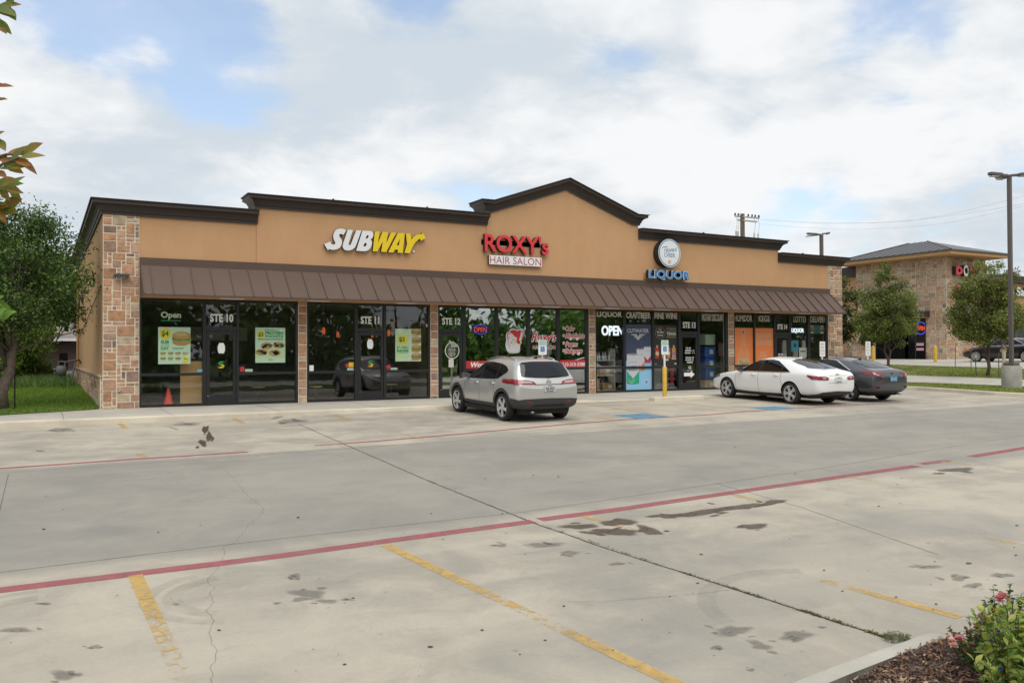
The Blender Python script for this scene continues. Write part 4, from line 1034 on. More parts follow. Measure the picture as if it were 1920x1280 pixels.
a = cc_(588, 552); b = cc_(803, 480); ftext('CHEER', a[0], a[1], b[0], b[1], DY - .0095, .003, bold=.004).build('lettering', MAT['text_blue'], che)
m = MB()
for x, y in ((638, 285), (688, 275), (738, 292)):
    p = cc_(x, y); m.poly([(p[0] + .022 * (1 if i % 2 == 0 else .45) * math.sin(R(36 * i)), DY - .011, p[1] + .022 * (1 if i % 2 == 0 else .45) * math.cos(R(36 * i))) for i in range(10)])
m.build('star', MAT['orange_vinyl'], che); m = MB()
p = cc_(672, 690); q = cc_(708, 615); m.box(p[0], DY - .012, p[1], q[0], DY - .0095, q[1]); r = cc_(730, 625); ribbon([(q[0], q[1] - .02), (r[0], q[1] - .03), (r[0], q[1] - .08), (q[0], q[1] - .1)], .012, DY - .0095, m, .002); m.build('mug', MAT['orange_vinyl'], che)
m = MB()
for sgn in (-1, 1):
    for i in range(9):
        a = R(200 + 8 * i) if sgn < 0 else R(-20 - 8 * i); x, z = C0[0] + .405 * math.cos(a), C0[1] + .405 * math.sin(a)
        ribbon([(x, z), (x + .05 * math.cos(a + 2.2 * sgn), z + .05 * math.sin(a + 2.2 * sgn))], .010, DY - .0095, m, .0015)
m.build('wheat_sprig', MAT['orange_vinyl'], che)
liq = thing('wall_sign', 'blue capital letters with pale edge standing on the awning top under the round sign', 'sign', (20, -.1, 4.3))
a = fx(1190 + 283 / 10.667, 430 + 1000 / 10.667, -.30); b = fx(1190 + 1112 / 10.667, 430 + 852 / 10.667, -.30); zt = fx(1190 + 283 / 10.667, 430 + 800 / 10.667, -.30)[1]
split_return(ftext('LIQUOR', a[0], a[1], b[0], zt, -.14, .16, bold=.045)).build('channel_letters', [MAT['sign_cyan'], MAT['sign_return']], liq)
ftext('LIQUOR', a[0] + .025, a[1] + .02, b[0] - .025, zt - .02, -.3005, .004, bold=.01).build('letter_face', MAT['sign_blue'], liq)
m = MB(); m.box(a[0] + .0, -.139, a[1] + .1, b[0] - .05, -.031, zt - .1); m.build('raceway', MAT['sign_return'], liq)
c = fx(1190 + 212 / 10.667, 430 + 925 / 10.667, -.05); m = MB(); m.box(c[0] - .07, -.10, c[1] - .11, c[0] + .07, -.031, c[1] + .11); m.box(c[0] - .015, -.104, c[1] + .02, c[0] + .015, -.1005, c[1] + .05); tag(m.build('junction_box', MAT['stucco_trim']), 'small tan electrical box on the wall left of the blue letters', 'electrical box')

# ================================================================== posters and neon behind the glass
pbr('ink', (1, 1, 1), .55, attr=True)
PY = GY + .03
def card(name, label, px0, py0, px1, py1, col, y=PY, cat='poster', group=None):
    """px0,py0 = left-top, px1,py1 = right-bottom in the photo"""
    a = fx(px0, py1, y); b = fx(px1, py0, y); mid = (a[0] + b[0]) / 2
    top = fx(px0, py0, y)[1]
    m = MB(); m.box(a[0], y, min(a[1], fx(px0, py1, y)[1]), b[0], y + .006, top, col)
    o = tag(m.build(name, MAT['ink']), label, cat, group)
    X0, X1, Z0, Z1 = a[0], b[0], a[1], top
    f = lambda u, v: (X0 + (X1 - X0) * u, Z1 - (Z1 - Z0) * v)
    return o, f, y
def cell(mb, f, y, u0, v0, u1, v1, col, d=.002):
    a = f(u0, v1); b = f(u1, v0); mb.box(a[0], y - d, a[1], b[0], y - .0005, b[1], col)
def blob(mb, f, y, u, v, ru, rv, col, n=16, d=.002, a0=0, a1=360):
    pts = [f(u + ru * math.cos(R(a0 + (a1 - a0) * i / n)), v - rv * math.sin(R(a0 + (a1 - a0) * i / n))) for i in range(n)]
    mb.extrude([(p[0], y - .0005, p[1]) for p in pts], (0, -d, 0), col)
def say(mb, f, y, word, u0, v0, u1, v1, col, bold=.02, d=.002, shear=0):
    a = f(u0, v1); b = f(u1, v0); ftext(word, a[0], a[1], b[0], b[1], y - .0006, d, mb, bold=bold, col=col, shear=shear)
def sandwich(mb, f, y, u, v, w, h, seed=0):
    rn = random.Random(seed)
    blob(mb, f, y, u, v + h * .28, w * .5, h * .26, (.50, .30, .11), d=.002)
    for i in range(9): blob(mb, f, y, u - w * .44 + w * .88 * i / 8, v + h * .10 + rn.uniform(-.04, .04) * h, w * .085, h * .14, rn.choice([(.20, .38, .07), (.30, .46, .12), (.13, .27, .05)]), 8, .003)
    for i in range(7): blob(mb, f, y, u - w * .42 + w * .84 * i / 6, v - h * .02 + rn.uniform(-.03, .03) * h, w * .09, h * .09, rn.choice([(.36, .09, .05), (.45, .16, .08), (.55, .48, .36)]), 8, .0035)
    blob(mb, f, y, u, v - h * .16, w * .5, h * .27, (.52, .31, .12), d=.004); blob(mb, f, y, u - w * .05, v - h * .24, w * .36, h * .12, (.66, .44, .20), d=.005)
PG = (.60, .80, .60); DG = (.015, .16, .055); MG = (.03, .30, .09); YL = (.85, .68, .05)
o, f, y = card('poster', 'pale green poster with yellow price disc and rows of small rolls, left of first door', 296.5, 612.9, 357.2, 682.5, PG)
m = MB(); blob(m, f, y, .22, .18, .18, .155, YL, 28); say(m, f, y - .002, '$4', .10, .10, .32, .27, DG, .03)
say(m, f, y, 'SUB', .08, .36, .33, .45, MG, .04); say(m, f, y, 'OF THE', .10, .475, .33, .51, MG, .01); say(m, f, y, 'DAY', .08, .53, .33, .62, MG, .04)
sandwich(m, f, y, .72, .29, .58, .40, 1)
cell(m, f, y, .44, .56, .80, .575, MG); cell(m, f, y, .44, .595, .76, .607, MG)
for i in range(8):
    u, v = .15 + .23 * (i % 4), .70 + .14 * (i // 4)
    if i == 7: cell(m, f, y, .77, .79, .93, .97, YL); cell(m, f, y - .002, .80, .85, .90, .87, DG); continue
    sandwich(m, f, y, u, v, .17, .075, i + 5); cell(m, f, y, u - .07, v + .055, u + .07, v + .062, DG)
m.build('print', MAT['ink'], o)
o, f, y = card('poster', 'pale green poster with four filled food bowls and green capitals beside the stone pier', 478.7, 613.8, 534.8, 680, PG)
m = MB(); say(m, f, y, 'PROTEIN', .33, .10, .92, .20, MG, .04); say(m, f, y, 'POCKETS', .33, .215, .92, .285, MG, .04); blob(m, f, y, .18, .20, .12, .11, YL, 24); say(m, f, y - .002, '$3', .10, .14, .26, .27, DG, .03)
cell(m, f, y, .08, .325, .92, .345, (.02, .03, .02)); cell(m, f, y, .30, .055, .70, .067, (.03, .05, .03)); cell(m, f, y, 0, .60, 1, .86, (.62, .72, .48))
for i, (u, v) in enumerate(((.38, .52), (.78, .50), (.20, .70), (.64, .72))):
    rn = random.Random(i); blob(m, f, y, u, v, .20, .095, (.50, .32, .14), 18, .003)
    for j in range(16): blob(m, f, y - .002, u + rn.uniform(-.14, .14), v + rn.uniform(-.05, .05), .045, .028, rn.choice([(.42, .06, .05), (.2, .33, .08), (.6, .55, .35), (.35, .17, .09)]), 8, .002)
cell(m, f, y, .44, .885, .56, .89, MG); cell(m, f, y, .42, .91, .58, .925, MG); m.build('print', MAT['ink'], o)
o, f, y = card('poster', 'pale green poster with yellow price disc and column of four long rolls', 741.3, 616, 789.3, 677.4, (.62, .80, .52))
m = MB(); cell(m, f, y, .57, 0, 1, 1, (.70, .82, .70), .001); blob(m, f, y, .29, .33, .19, .155, YL, 28); say(m, f, y - .002, '$3', .15, .25, .36, .42, DG, .03)
say(m, f, y, '6" DELI', .06, .53, .50, .615, MG, .03); say(m, f, y, 'FAVES', .07, .635, .51, .72, MG, .05); cell(m, f, y, .14, .745, .46, .757, MG)
for i in range(4): sandwich(m, f, y - .001, .81, .09 + .25 * i, .38, .24, 40 + i); cell(m, f, y - .001, .60, .205 + .25 * i, .86, .215 + .25 * i, DG)
m.build('print', MAT['ink'], o)

# drinks store window posters
NAVY = (.045, .060, .12); SKYB = (.26, .54, .78)
xa, xb = 17.49, 18.72
y = GY - .0065
m = MB(); m.box(xa, y, .07, xb, y + .005, 1.16, SKYB); m.box(xa, y, 1.16, xb, y + .005, 2.50, NAVY)
o = tag(m.build('poster', MAT['ink']), 'tall navy and sky blue poster of three drink cans filling a window', 'poster')
f = lambda u, v: (xa + (xb - xa) * u, 2.50 - 2.43 * v)
m = MB(); say(m, f, y, 'CUTWATER', .08, .065, .90, .125, (.50, .52, .55), .02)
GR = (.50, .52, .55)
for s in (-1, 1):
    for (u0, u1, v0, v1) in ((.29, .03, .148, .215), (.18, .02, .188, .243)):
        p = [f(.49 + s * u0, v0), f(.49 + s * .06, v0), f(.49 + s * .0, v1 - .02), f(.49, v1), f(.49 + s * .07, v1 - .035), f(.49 + s * (u0 - .11), v0 + .02)]
        m.extrude([(q[0], y - .0005, q[1]) for q in (p if s > 0 else p[::-1])], (0, -.002, 0), GR)
def can(u, v, w, h, col, col2, k, wd=('', '')):
    cell(m, f, y - k, u - w / 2, v + h * .05, u + w / 2, v + h * .94, (.56, .56, .60), .002)
    blob(m, f, y - k, u, v + h * .05, w * .46, h * .035, (.42, .42, .46), 16, .003); blob(m, f, y - k, u, v + h * .045, w * .34, h * .02, (.20, .20, .23), 16, .004)
    cell(m, f, y - k, u - w / 2, v + h * .70, u + w / 2, v + h * .94, col, .003); blob(m, f, y - k, u, v + h * .94, w * .49, h * .035, col, 16, .003)
    p = [f(u - w / 2, v + h * .56), f(u + w / 2, v + h * .56), f(u, v + h * .80)]; m.extrude([(q[0], y - k - .003, q[1]) for q in p], (0, -.001, 0), (.56, .56, .60))
    for s in (-1, 1):
        p = [f(u + s * w / 2, v + h * .56), f(u + s * w / 2, v + h * .72), f(u + s * .02, v + h * .79)]; m.extrude([(q[0], y - k - .003, q[1]) for q in p], (0, -.0012, 0), col)
    rn = random.Random(int(u * 100))
    for _ in range(14): blob(m, f, y - k - .003, u + rn.uniform(-.4, .4) * w, v + h * rn.uniform(.82, .95), w * .06, h * .02, col2, 7, .001)
    for i, (t, vv, sz) in enumerate(((wd[0], .40, .055), (wd[1], .50, .06))):
        if t: say(m, f, y - k - .002, t, u - w * .36, v + h * vv, u + w * .36, v + h * (vv + sz), (.05, .06, .10), .01, .001)
    say(m, f, y - k - .002, 'CUTWATER', u - w * .34, v + h * .27, u + w * .34, v + h * .30, (.12, .13, .18), .0, .001)
can(.84, .33, .26, .27, (.36, .03, .07), (.5, .1, .12), .002); can(.58, .36, .30, .36, (.55, .22, .09), (.6, .4, .1), .004); can(.29, .435, .46, .49, (.02, .36, .22), (.25, .55, .2), .008, ('LIME', 'MARGARITA'))
blob(m, f, y, .80, .885, .115, .048, (.50, .52, .58), 24); blob(m, f, y - .002, .80, .885, .085, .036, SKYB, 20); blob(m, f, y - .004, .80, .885, .03, .02, (.2, .1, .3), 12)
m.build('print', MAT['ink'], o)
xa, xb = 18.8, 19.98
m = MB(); m.box(xa, y, .96, xb, y + .005, 2.49, (.022, .020, .020)); o = tag(m.build('poster', MAT['ink']), 'black poster with round white lettered badge and small bottles behind the yellow sign post', 'poster')
f = lambda u, v: (xa + (xb - xa) * u, 2.49 - 1.53 * v)
m = MB()
outl = [f(.29 + .20 * math.cos(R(a)), .19 - .14 * math.sin(R(a))) for a in range(0, 361, 12)]; mr = MB(); ribbon(outl, .016, y, mr, .002, (.25, .20, .08)); m.add(mr)
say(m, f, y, 'Smokey', .14, .14, .45, .21, (.55, .53, .50), .03, shear=.3); say(m, f, y, 'The', .22, .09, .34, .13, (.55, .53, .50), .02); say(m, f, y, 'Brothers', .18, .22, .41, .27, (.55, .53, .50), .02)
say(m, f, y, "C'MON", .55, .06, .93, .15, (.24, .19, .05), .03); say(m, f, y, 'TEXAS', .55, .17, .93, .25, (.62, .62, .60), .03); cell(m, f, y, .55, .275, .93, .31, (.20, .16, .05))
for u, c1, c2 in ((.16, (.42, .03, .03), (.55, .45, .25)), (.43, (.50, .32, .16), (.6, .5, .3)), (.62, (.50, .18, .05), (.62, .58, .4)), (.84, (.56, .26, .06), (.3, .16, .35))):
    cell(m, f, y, u - .075, .56, u + .075, .80, c1); cell(m, f, y, u - .03, .50, u + .03, .57, (.45, .40, .28)); blob(m, f, y - .002, u, .70, .07, .055, c2, 14); blob(m, f, y, u, .83 - .03, .08, .03, c1, 12)
blob(m, f, y, .52, .86, .12, .025, (.5, .5, .5), 14); blob(m, f, y, .84, .83, .10, .022, (.5, .5, .5), 14); cell(m, f, y, .86, .94, .95, .98, (.5, .45, .25)); cell(m, f, y, .05, .955, .15, .965, (.5, .5, .5))
m.build('print', MAT['ink'], o)
ORG = (.74, .215, .06)
xa, xb = 22.87, 23.9
m = MB(); m.box(xa, y, .07, xb, y + .005, 2.43, ORG); o = tag(m.build('poster', MAT['ink']), 'orange poster with a tall clear bottle, in the window left of the orange slogan poster', 'poster')
f = lambda u, v: (xa + (xb - xa) * u, 2.43 - 2.36 * v)
m = MB(); CL_ = (.66, .26, .10); ED = (.62, .36, .22)
bot = [(.41, .10), (.40, .34), (.28, .42), (.21, .50), (.20, 1.0), (.78, 1.0), (.77, .50), (.70, .42), (.58, .34), (.57, .10)]
m.extrude([(f(*q)[0], y - .0005, f(*q)[1]) for q in bot], (0, -.001, 0), CL_)
mr = MB()
for s in (bot[:5], bot[5:]): ribbon([f(*q) for q in s], .022, y - .001, mr, .002, ED)
ribbon([f(.36, .345), f(.62, .345)], .01, y - .001, mr, .002, (.35, .12, .05)); m.add(mr)
cell(m, f, y, .405, .03, .58, .09, (.45, .36, .38)); cell(m, f, y - .001, .45, .05, .53, .09, (.20, .05, .08))
cell(m, f, y - .001, .22, .53, .76, 1.0, (.50, .36, .21)); say(m, f, y - .003, "Tito's", .27, .56, .74, .66, (.09, .06, .04), .0, shear=.3)
blob(m, f, y - .003, .52, .755, .20, .08, (.11, .05, .03), 20); blob(m, f, y - .004, .52, .76, .07, .05, (.50, .30, .2), 12)
m.build('print', MAT['ink'], o)
xa, xb = 23.98, 25.04
m = MB(); m.box(xa, y, .07, xb, y + .005, 2.43, ORG); o = tag(m.build('poster', MAT['ink']), 'orange slogan poster of tan capitals, in the window left of the last glass door', 'poster')
f = lambda u, v: (xa + (xb - xa) * u, 2.43 - 2.36 * v)
m = MB(); TN = (.60, .40, .25)
for w, u0, u1, v in (('TEXAS BORN.', .05, .90, .09), ('TEXAS RAISED.', .02, .96, .205), ('STILL', .28, .64, .41), ('TEXAS', .25, .69, .525), ('OWNED', .22, .72, .64)): say(m, f, y, w, u0, v, u1, v + .09, TN, .015)
m.build('print', MAT['ink'], o)

# lit signs
def lit(name, col, st):
    return pbr(name, (.02, .02, .02), .5, emit=col, estr=st)
lit('led_white', (.80, .88, 1.0), 1.15); lit('led_red', (1, .06, .06), .7); lit('led_blue', (.09, .10, 1), .6); lit('lamp_orange', (1, .16, .03), .38); lit('tube_white', (1, .97, .9), 1.6)
t = thing('led_sign', 'white lit OPEN sign cut off by the frame of the first drinks store window', 'neon sign', (16.8, .1, 2.2))
a = fx(1128, 629, .12); b = fx(1166.5, 610.5, .12)
serif = ftext('OPEN', a[0], a[1], b[0] + .05, b[1], .13, .02, bold=.035); serif.build('letters', MAT['led_white'], t)
m = MB(); m.tube([(a[0] + .1, .14, b[1]), (a[0] + .1, .14, 2.95)], .004, 5); m.tube([(b[0] - .1, .14, b[1]), (b[0] - .1, .14, 2.95)], .004, 5); m.build('hanger', MAT['dark_grey'], t)
t = thing('led_sign', 'small white lit LIQUOR sign under the LOTTO lettering', 'neon sign', (26.5, .1, 2.2))
a = fx(1484.5, 624.5, .12); b = fx(1507, 614.5, .12); ftext('LIQUOR', a[0], a[1], b[0], b[1] - .02, .13, .02, bold=.02).build('letters', MAT['led_white'], t)
m = MB(); m.box(a[0] - .03, .131, a[1] - .03, b[0] + .03, .15, b[1] + .01); m.build('backplate', MAT['black_paint'], t)
t = thing('led_sign', 'black panel with red lit OPEN inside a dotted blue oval, in the salon window', 'neon sign', (11.3, .1, 2.2))
yy = GY - .006; a = fx(884.5, 625, yy); b = fx(921.5, 609.3, yy); m = MB(); m.box(a[0], yy, a[1], b[0], yy + .003, b[1]); m.build('panel', MAT['black_paint'], t)
a = fx(888.8, 621.7, yy); b = fx(912.4, 613.7, yy); ftext('OPEN', a[0], a[1], b[0], b[1], yy - .0005, .004, bold=.0, shear=.15).build('letters', MAT['led_red'], t)
m = MB(); c = fx(901, 617.6, yy)
for i in range(30):
    an = 2 * math.pi * i / 30
    if abs(math.sin(an)) < .25: continue
    p = (c[0] + .26 * math.cos(an), c[1] + .155 * math.sin(an)); m.box(p[0] - .014, yy - .006, p[1] - .014, p[0] + .014, yy - .0005, p[1] + .014)
m.build('dot', MAT['led_blue'], t)

# ---- things standing inside the shops
pbr('cone_orange', (.75, .065, .03), .5); pbr('plywood', (.50, .30, .13), .7, vary=.12, vscale=2); pbr('cardboard', (.36, .22, .10), .8, vary=.1); pbr('pale_goods', (.55, .56, .52), .6); pbr('bottle_glass', (.03, .05, .03), .1, spec=.8); pbr('stool_seat', (.58, .46, .20), .5)
t = thing('traffic_cone', 'bright orange traffic cone standing inside the left shop window', 'traffic cone', (1.72, .42, 0.02))
m = MB(); m.box(1.72 - .17, .25, .02, 1.72 + .17, .59, .05); m.build('base', MAT['cone_orange'], t)
m = MB(); m.lathe([(.13, .05), (.085, .28), (.03, .50), (.022, .51)], 20, Matrix.Translation((1.72, .42, .0))); m.build('cone', MAT['cone_orange'], t, smooth=True, sharp=40)
m = MB(); a = fx(337.8, 754, .35); b = fx(378, 677, .35); m.box(a[0], .33, .02, b[0], .36, b[1]); tag(m.build('board', MAT['plywood']), 'sheet of bare plywood leaning inside the left window beside the orange cone', 'board')
for i, (px, py, d) in enumerate(((607, 620, 26.5), (633, 627, 30.5), (698, 627, 30), (729, 624, 28))):
    p = at_depth(px, py, d); lab = ('orange pendant lamp on a long cord, nearest the stone pier in the second window', 'small orange pendant lamp second from the stone pier', 'orange pendant lamp showing through the second glass door', 'orange pendant lamp between the second glass door and the long-roll poster')[i]
    t = thing('pendant_lamp', lab, 'lamp', p, 0, 'pendant lamps in the sandwich shop')
    m = MB(); m.tube([p + Vector((0, 0, .12)), Vector((p.x, p.y, 3.02))], .006, 5); m.build('cord', MAT['dark_grey'], t)
    m = MB(); m.lathe([(.015, .11), (.038, .08), (.052, 0), (.042, -.08), (.02, -.11)], 12, Matrix.Translation(p)); m.build('lamp_shade', MAT['lamp_orange'], t, smooth=True)
for i, (px, py, d) in enumerate(((592, 724, 24.6), (733, 719.5, 26.2), (484, 725, 24.4))):
    p = on_plane(px, py, 1, 1.1 + .3 * i); t = thing('stool', ('round yellow-topped stool inside the second window nearest the pier', 'round yellow-topped stool behind the pane with the long-roll poster', 'round yellow-topped stool in the pane with the bowl poster')[i], 'stool', (p.x, p.y, .0), 0, 'stools in the sandwich shop')
    m = MB(); m.lathe([(.20, p.z - .03), (.21, p.z), (.2, p.z + .01)], 20, Matrix.Translation((p.x, p.y, 0))); m.build('seat', MAT['stool_seat'], t)
    m = MB(); m.lathe([(.18, .01), (.17, .03), (.03, .05), (.03, p.z - .03)], 14, Matrix.Translation((p.x, p.y, 0))); m.build('base', MAT['dark_grey'], t)
m = MB()
for x, z in ((2.2, 2.2), (3.0, 2.2), (3.8, 2.2), (4.6, 2.2)): m.box(x, 6.9, z - .25, x + .65, 6.95, z + .25)
tag(m.build('menu_board', MAT['pale_goods']), 'dim row of pale menu panels on the back wall of the left shop', 'menu board')
m = MB(); m.box(1.2, 5.2, 0, 8.6, 5.9, 1.1); tag(m.build('counter', MAT['dark_grey']), 'long dark serving counter deep inside the sandwich shop', 'counter')
# drinks store
t = thing('display_shelf', 'shelf of bottles and boxes inside the first drinks store window', 'shelf', (16.8, .8, 0))
m = MB()
for z in (.05, .62, 1.18): m.box(16.2, .55, z - .03, 17.4, 1.0, z)
for x in (16.2, 17.37): m.box(x, .55, 0, x + .03, 1.0, 1.6)
m.build('rack', MAT['pale_goods'], t)
def carton(x, y, z, w, d, h, rz, mat, label, group=None):
    M = Matrix.Translation((x, y, z)) @ Matrix.Rotation(rz, 4, 'Z'); m = MB(); m.box(-w / 2, -d / 2, .001, w / 2, d / 2, h, M=M)
    o = m.build('carton', MAT[mat]); m = MB(); m.box(-w / 2 - .001, -.025, h + .0005, w / 2 + .001, .025, h + .0015, M=M); m.box(-.02, -d / 2 - .0015, h * .3, .3 * w, -d / 2 - .0005, h * .75, M=M); m.build('tape', MAT['pale_goods'], o)
    return tag(o, label, 'box', group)
carton(17.0, .75, .62, .62, .35, .34, .1, 'cardboard', 'brown cardboard box on the middle shelf in the first drinks store window', 'boxes in the drinks store')
carton(16.55, .72, .05, .3, .3, .45, -.1, 'stucco_trim', 'tan upright box on the bottom shelf in the first drinks store window', 'boxes in the drinks store')
carton(17.1, .74, .05, .5, .32, .28, .05, 'cardboard', 'brown box on the bottom shelf beside the poster of cans', 'boxes in the drinks store')
carton(16.4, .75, 1.18, .26, .25, .38, .15, 'stucco_trim', 'tan box on the top shelf beside the pale bottles', 'boxes in the drinks store')
for i in range(5):
    x = 16.68 + .14 * i; M = Matrix.Translation((x, .72 + .05 * (i % 2), 1.181)); m = MB(); m.lathe([(.045, 0), (.048, .02), (.048, .17), (.018, .23), (.018, .30), (.001, .301)], 12, M); o = m.build('bottle', MAT['pale_goods'], smooth=True, sharp=40); tag(o, 'pale bottle standing in the row on the top shelf of the first drinks store window', 'bottle', 'pale bottles on the window shelf')
carton(22.1, .8, 1.75, .55, .4, .42, .1, 'pale_green_vinyl', 'pale green carton topmost of the stack beside the stone pier', 'boxes in the drinks store')
pbr('blue_carton', (.03, .09, .35), .5)
for i, (z, lab) in enumerate(((1.25, 'upper blue drinks case'), (.8, 'middle blue drinks case'), (.35, 'lowest blue drinks case'))): carton(22.1, .8, z, .55, .4, .42, .04 * i, 'blue_carton', lab + ' in the stack beside the stone pier', 'boxes in the drinks store')
carton(22.1, .8, 0, .6, .42, .34, 0, 'cardboard', 'brown box at the bottom of the stack of blue cases', 'boxes in the drinks store')
t = thing('drinks_rack', 'white rack with a red strip seen through the first drinks store door', 'rack', (20.4, 1.2, 0)); m = MB()
for z in (.05, .4, .75, 1.1, 1.45, 1.8): m.box(20.0, 1.1, z - .015, 20.7, 1.5, z + .015)
m.box(20.0, 1.5, 0, 20.7, 1.53, 2.0); m.build('rack', MAT['pale_goods'], t); m = MB(); m.box(20.47, 1.08, .2, 20.62, 1.099, 2.0); m.build('red_strip', MAT['red_vinyl'], t)
m = MB(); m.box(19.4, .9, .02, 19.85, 1.5, 1.1); m.box(18.9, .9, .02, 19.2, 1.3, 1.05); tag(m.build('cooler', MAT['pale_goods']), 'pale waist-high cooler behind the black poster window', 'cooler')
o, f, y = card('poster', 'small blue poster with a dark emblem, low in the window under the lit LIQUOR sign', 1484, 638, 1497, 658.5, (.06, .27, .42))
m = MB(); blob(m, f, y, .5, .45, .2, .2, (.03, .05, .06), 12); m.build('print', MAT['ink'], o)
o, f, y = card('notice', 'white shield-shaped notice beside the small blue poster', 1498.5, 651.5, 1512.5, 670, (.60, .56, .56), cat='notice')
m = MB(); cell(m, f, y, .15, .30, .85, .45, (.15, .13, .15)); m.build('print', MAT['ink'], o)
o, f, y = card('poster', 'teal poster of two drinks cans lying under the DELIVERY lettering', 1519, 609.5, 1545, 625.5, (.02, .12, .12))
m = MB()
for u in (.14, .86): blob(m, f, y, u, .5, .17, .48, (.48, .46, .40), 16); cell(m, f, y - .002, u - .16, .48, u + .16, .75, (.22, .035, .02)); cell(m, f, y - .002, u - .17, .24, u + .17, .38, (.05, .06, .05))
m.build('print', MAT['ink'], o)
for x0, x1, lab in ((26.05, 26.45, 'wide pale standing board behind the small blue poster'), (26.65, 26.95, 'narrow pale standing board behind the shield notice'), (27.2, 27.4, 'slim pale standing board in the last window by the pier')): m = MB(); m.box(x0, .5, .3, x1, .54, 1.95); tag(m.build('standee', MAT['pale_goods']), lab, 'standee', 'pale standing boards in the last windows')
# ================================================================== cars
pbr('paint_silver', (.50, .495, .48), .32, .40, coat=.6, vary=.0)
pbr('paint_white', (.82, .82, .82), .30, 0, coat=.8)
pbr('paint_grey', (.085, .088, .098), .28, .55, coat=.8)
pbr('paint_black', (.012, .012, .014), .2, .1, coat=.9)
pbr('car_glass', (.008, .009, .010), .03, spec=.32)
pbr('rear_glass', (.010, .012, .016), .04, spec=.45)
pbr('cladding', (.035, .036, .038), .55)
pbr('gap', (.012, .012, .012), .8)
pbr('lamp_red', (.23, .006, .011), .12, spec=.7, coat=.6); pbr('lamp_clear', (.42, .34, .35), .12, spec=.7); pbr('lamp_smoke', (.10, .10, .11), .1, spec=.8); pbr('lamp_amber', (.5, .16, .03), .2)
pbr('tyre', (.018, .018, .019), .75, bump=.2, bscale=60); pbr('rim_alloy', (.72, .72, .73), .30, .7); pbr('rim_dark', (.04, .04, .043), .35, .5)
pbr('plate', (.62, .63, .64), .45); pbr('plate_blue', (.16, .36, .55), .45)

def body_mesh(sp):
    """lofted half sections mirrored, subdivided, wheel wells cut out"""
    st = sp['stations']; m = MB(); rows = 10
    def sec(s):
        y, zb, zbelt, zt, hw, hwt, drop = s[:7]; wb = s[7] if len(s) > 7 else .90
        top = zt - drop
        return [(0, zb), (wb * hw * .92, zb), (hw * .975, zb + .11), (hw, zb + (zbelt - zb) * .52), (hw * .985, zbelt - .085), (hw * .945, zbelt), (hw * .945 * .5 + hwt * .5 + .022 * (zt - zbelt > .2), (zbelt + top) / 2), (hwt, top), (hwt * .62, zt - drop * .28), (0, zt)]
    L = []
    for s in st:
        c = sec(s); ring = []
        for (x, z) in c: ring.append(len(m.v)); m.v.append((x, s[0], z))
        ring2 = []
        for i, (x, z) in enumerate(c):
            if i in (0, 9): ring2.append(ring[i])
            else: ring2.append(len(m.v)); m.v.append((-x, s[0], z))
        L.append((ring, ring2))
    for (a, a2), (b, b2) in zip(L, L[1:]):
        for i in range(rows - 1):
            m.face((a[i], b[i], b[i + 1], a[i + 1])); m.face((a2[i + 1], b2[i + 1], b2[i], a2[i]))
    for (r, r2), rev, bul in ((L[0], False, -sp.get('tail_bulge', .05)), (L[-1], True, sp.get('nose_bulge', .09))):
        cs = [r[0]]; y0 = m.v[r[0]][1]
        for i in range(1, 9):
            cs.append(len(m.v)); m.v.append((0, y0 + bul * math.sin(math.pi * (i - .5) / 8.2), m.v[r[i]][2]))
        cs.append(r[9])
        for i in range(0, 9):
            for (q, fl) in ((r, rev), (r2, not rev)):
                idx = [q[i], q[i + 1], cs[i + 1], cs[i]]
                idx = [v for k_, v in enumerate(idx) if v not in idx[:k_]]
                if len(idx) > 2: m.face(idx[::-1] if fl else idx)
    ob = m.build('body', MAT[sp['paint']], None, smooth=True)
    bm = bmesh.new(); bm.from_mesh(ob.data); bmesh.ops.recalc_face_normals(bm, faces=bm.faces); bm.to_mesh(ob.data); bm.free()
    ss = ob.modifiers.new('s', 'SUBSURF'); ss.levels = 2; ss.render_levels = 2
    ob.data.materials.append(MAT['gap'])
    cut = []
    for y in (0, sp['wb']):
        for s in (-1, 1):
            c = MB(); r = sp['wr'] + sp.get('arch', .055); M = Matrix.Translation((s * sp['hw'] * .62, y, sp['wr'])) @ Matrix.Rotation(s * math.pi / 2, 4, 'Y')
            c.lathe([(r, 0), (r, sp['hw'] * .8)], 36, M); co = c.build('cutter', MAT['gap']); cut.append(co)
            bm = bmesh.new(); bm.from_mesh(co.data); bmesh.ops.recalc_face_normals(bm, faces=bm.faces); bm.to_mesh(co.data); bm.free()
            b = ob.modifiers.new('b', 'BOOLEAN'); b.operation = 'DIFFERENCE'; b.object = co; b.solver = 'EXACT'
            try: b.material_mode = 'TRANSFER'
            except Exception: pass
    dg = bpy.context.evaluated_depsgraph_get(); dg.update()
    full = bpy.data.meshes.new_from_object(ob.evaluated_get(dg))
    for mo in list(ob.modifiers):
        if mo.type == 'BOOLEAN': ob.modifiers.remove(mo)
    dg = bpy.context.evaluated_depsgraph_get(); dg.update()
    plain = bpy.data.meshes.new_from_object(ob.evaluated_get(dg))
    bm = bmesh.new(); bm.from_mesh(plain); tree = BVHTree.FromBMesh(bm); bm.free(); bpy.data.meshes.remove(plain)
    old = ob.data; ob.modifiers.clear(); ob.data = full; bpy.data.meshes.remove(old); full.name = 'body'
    for c in cut:
        d = c.data; bpy.data.objects.remove(c); bpy.data.meshes.remove(d)
    full.polygons.foreach_set('use_smooth', [True] * len(full.polygons)); full.set_sharp_from_angle(angle=R(38))
    return ob, tree

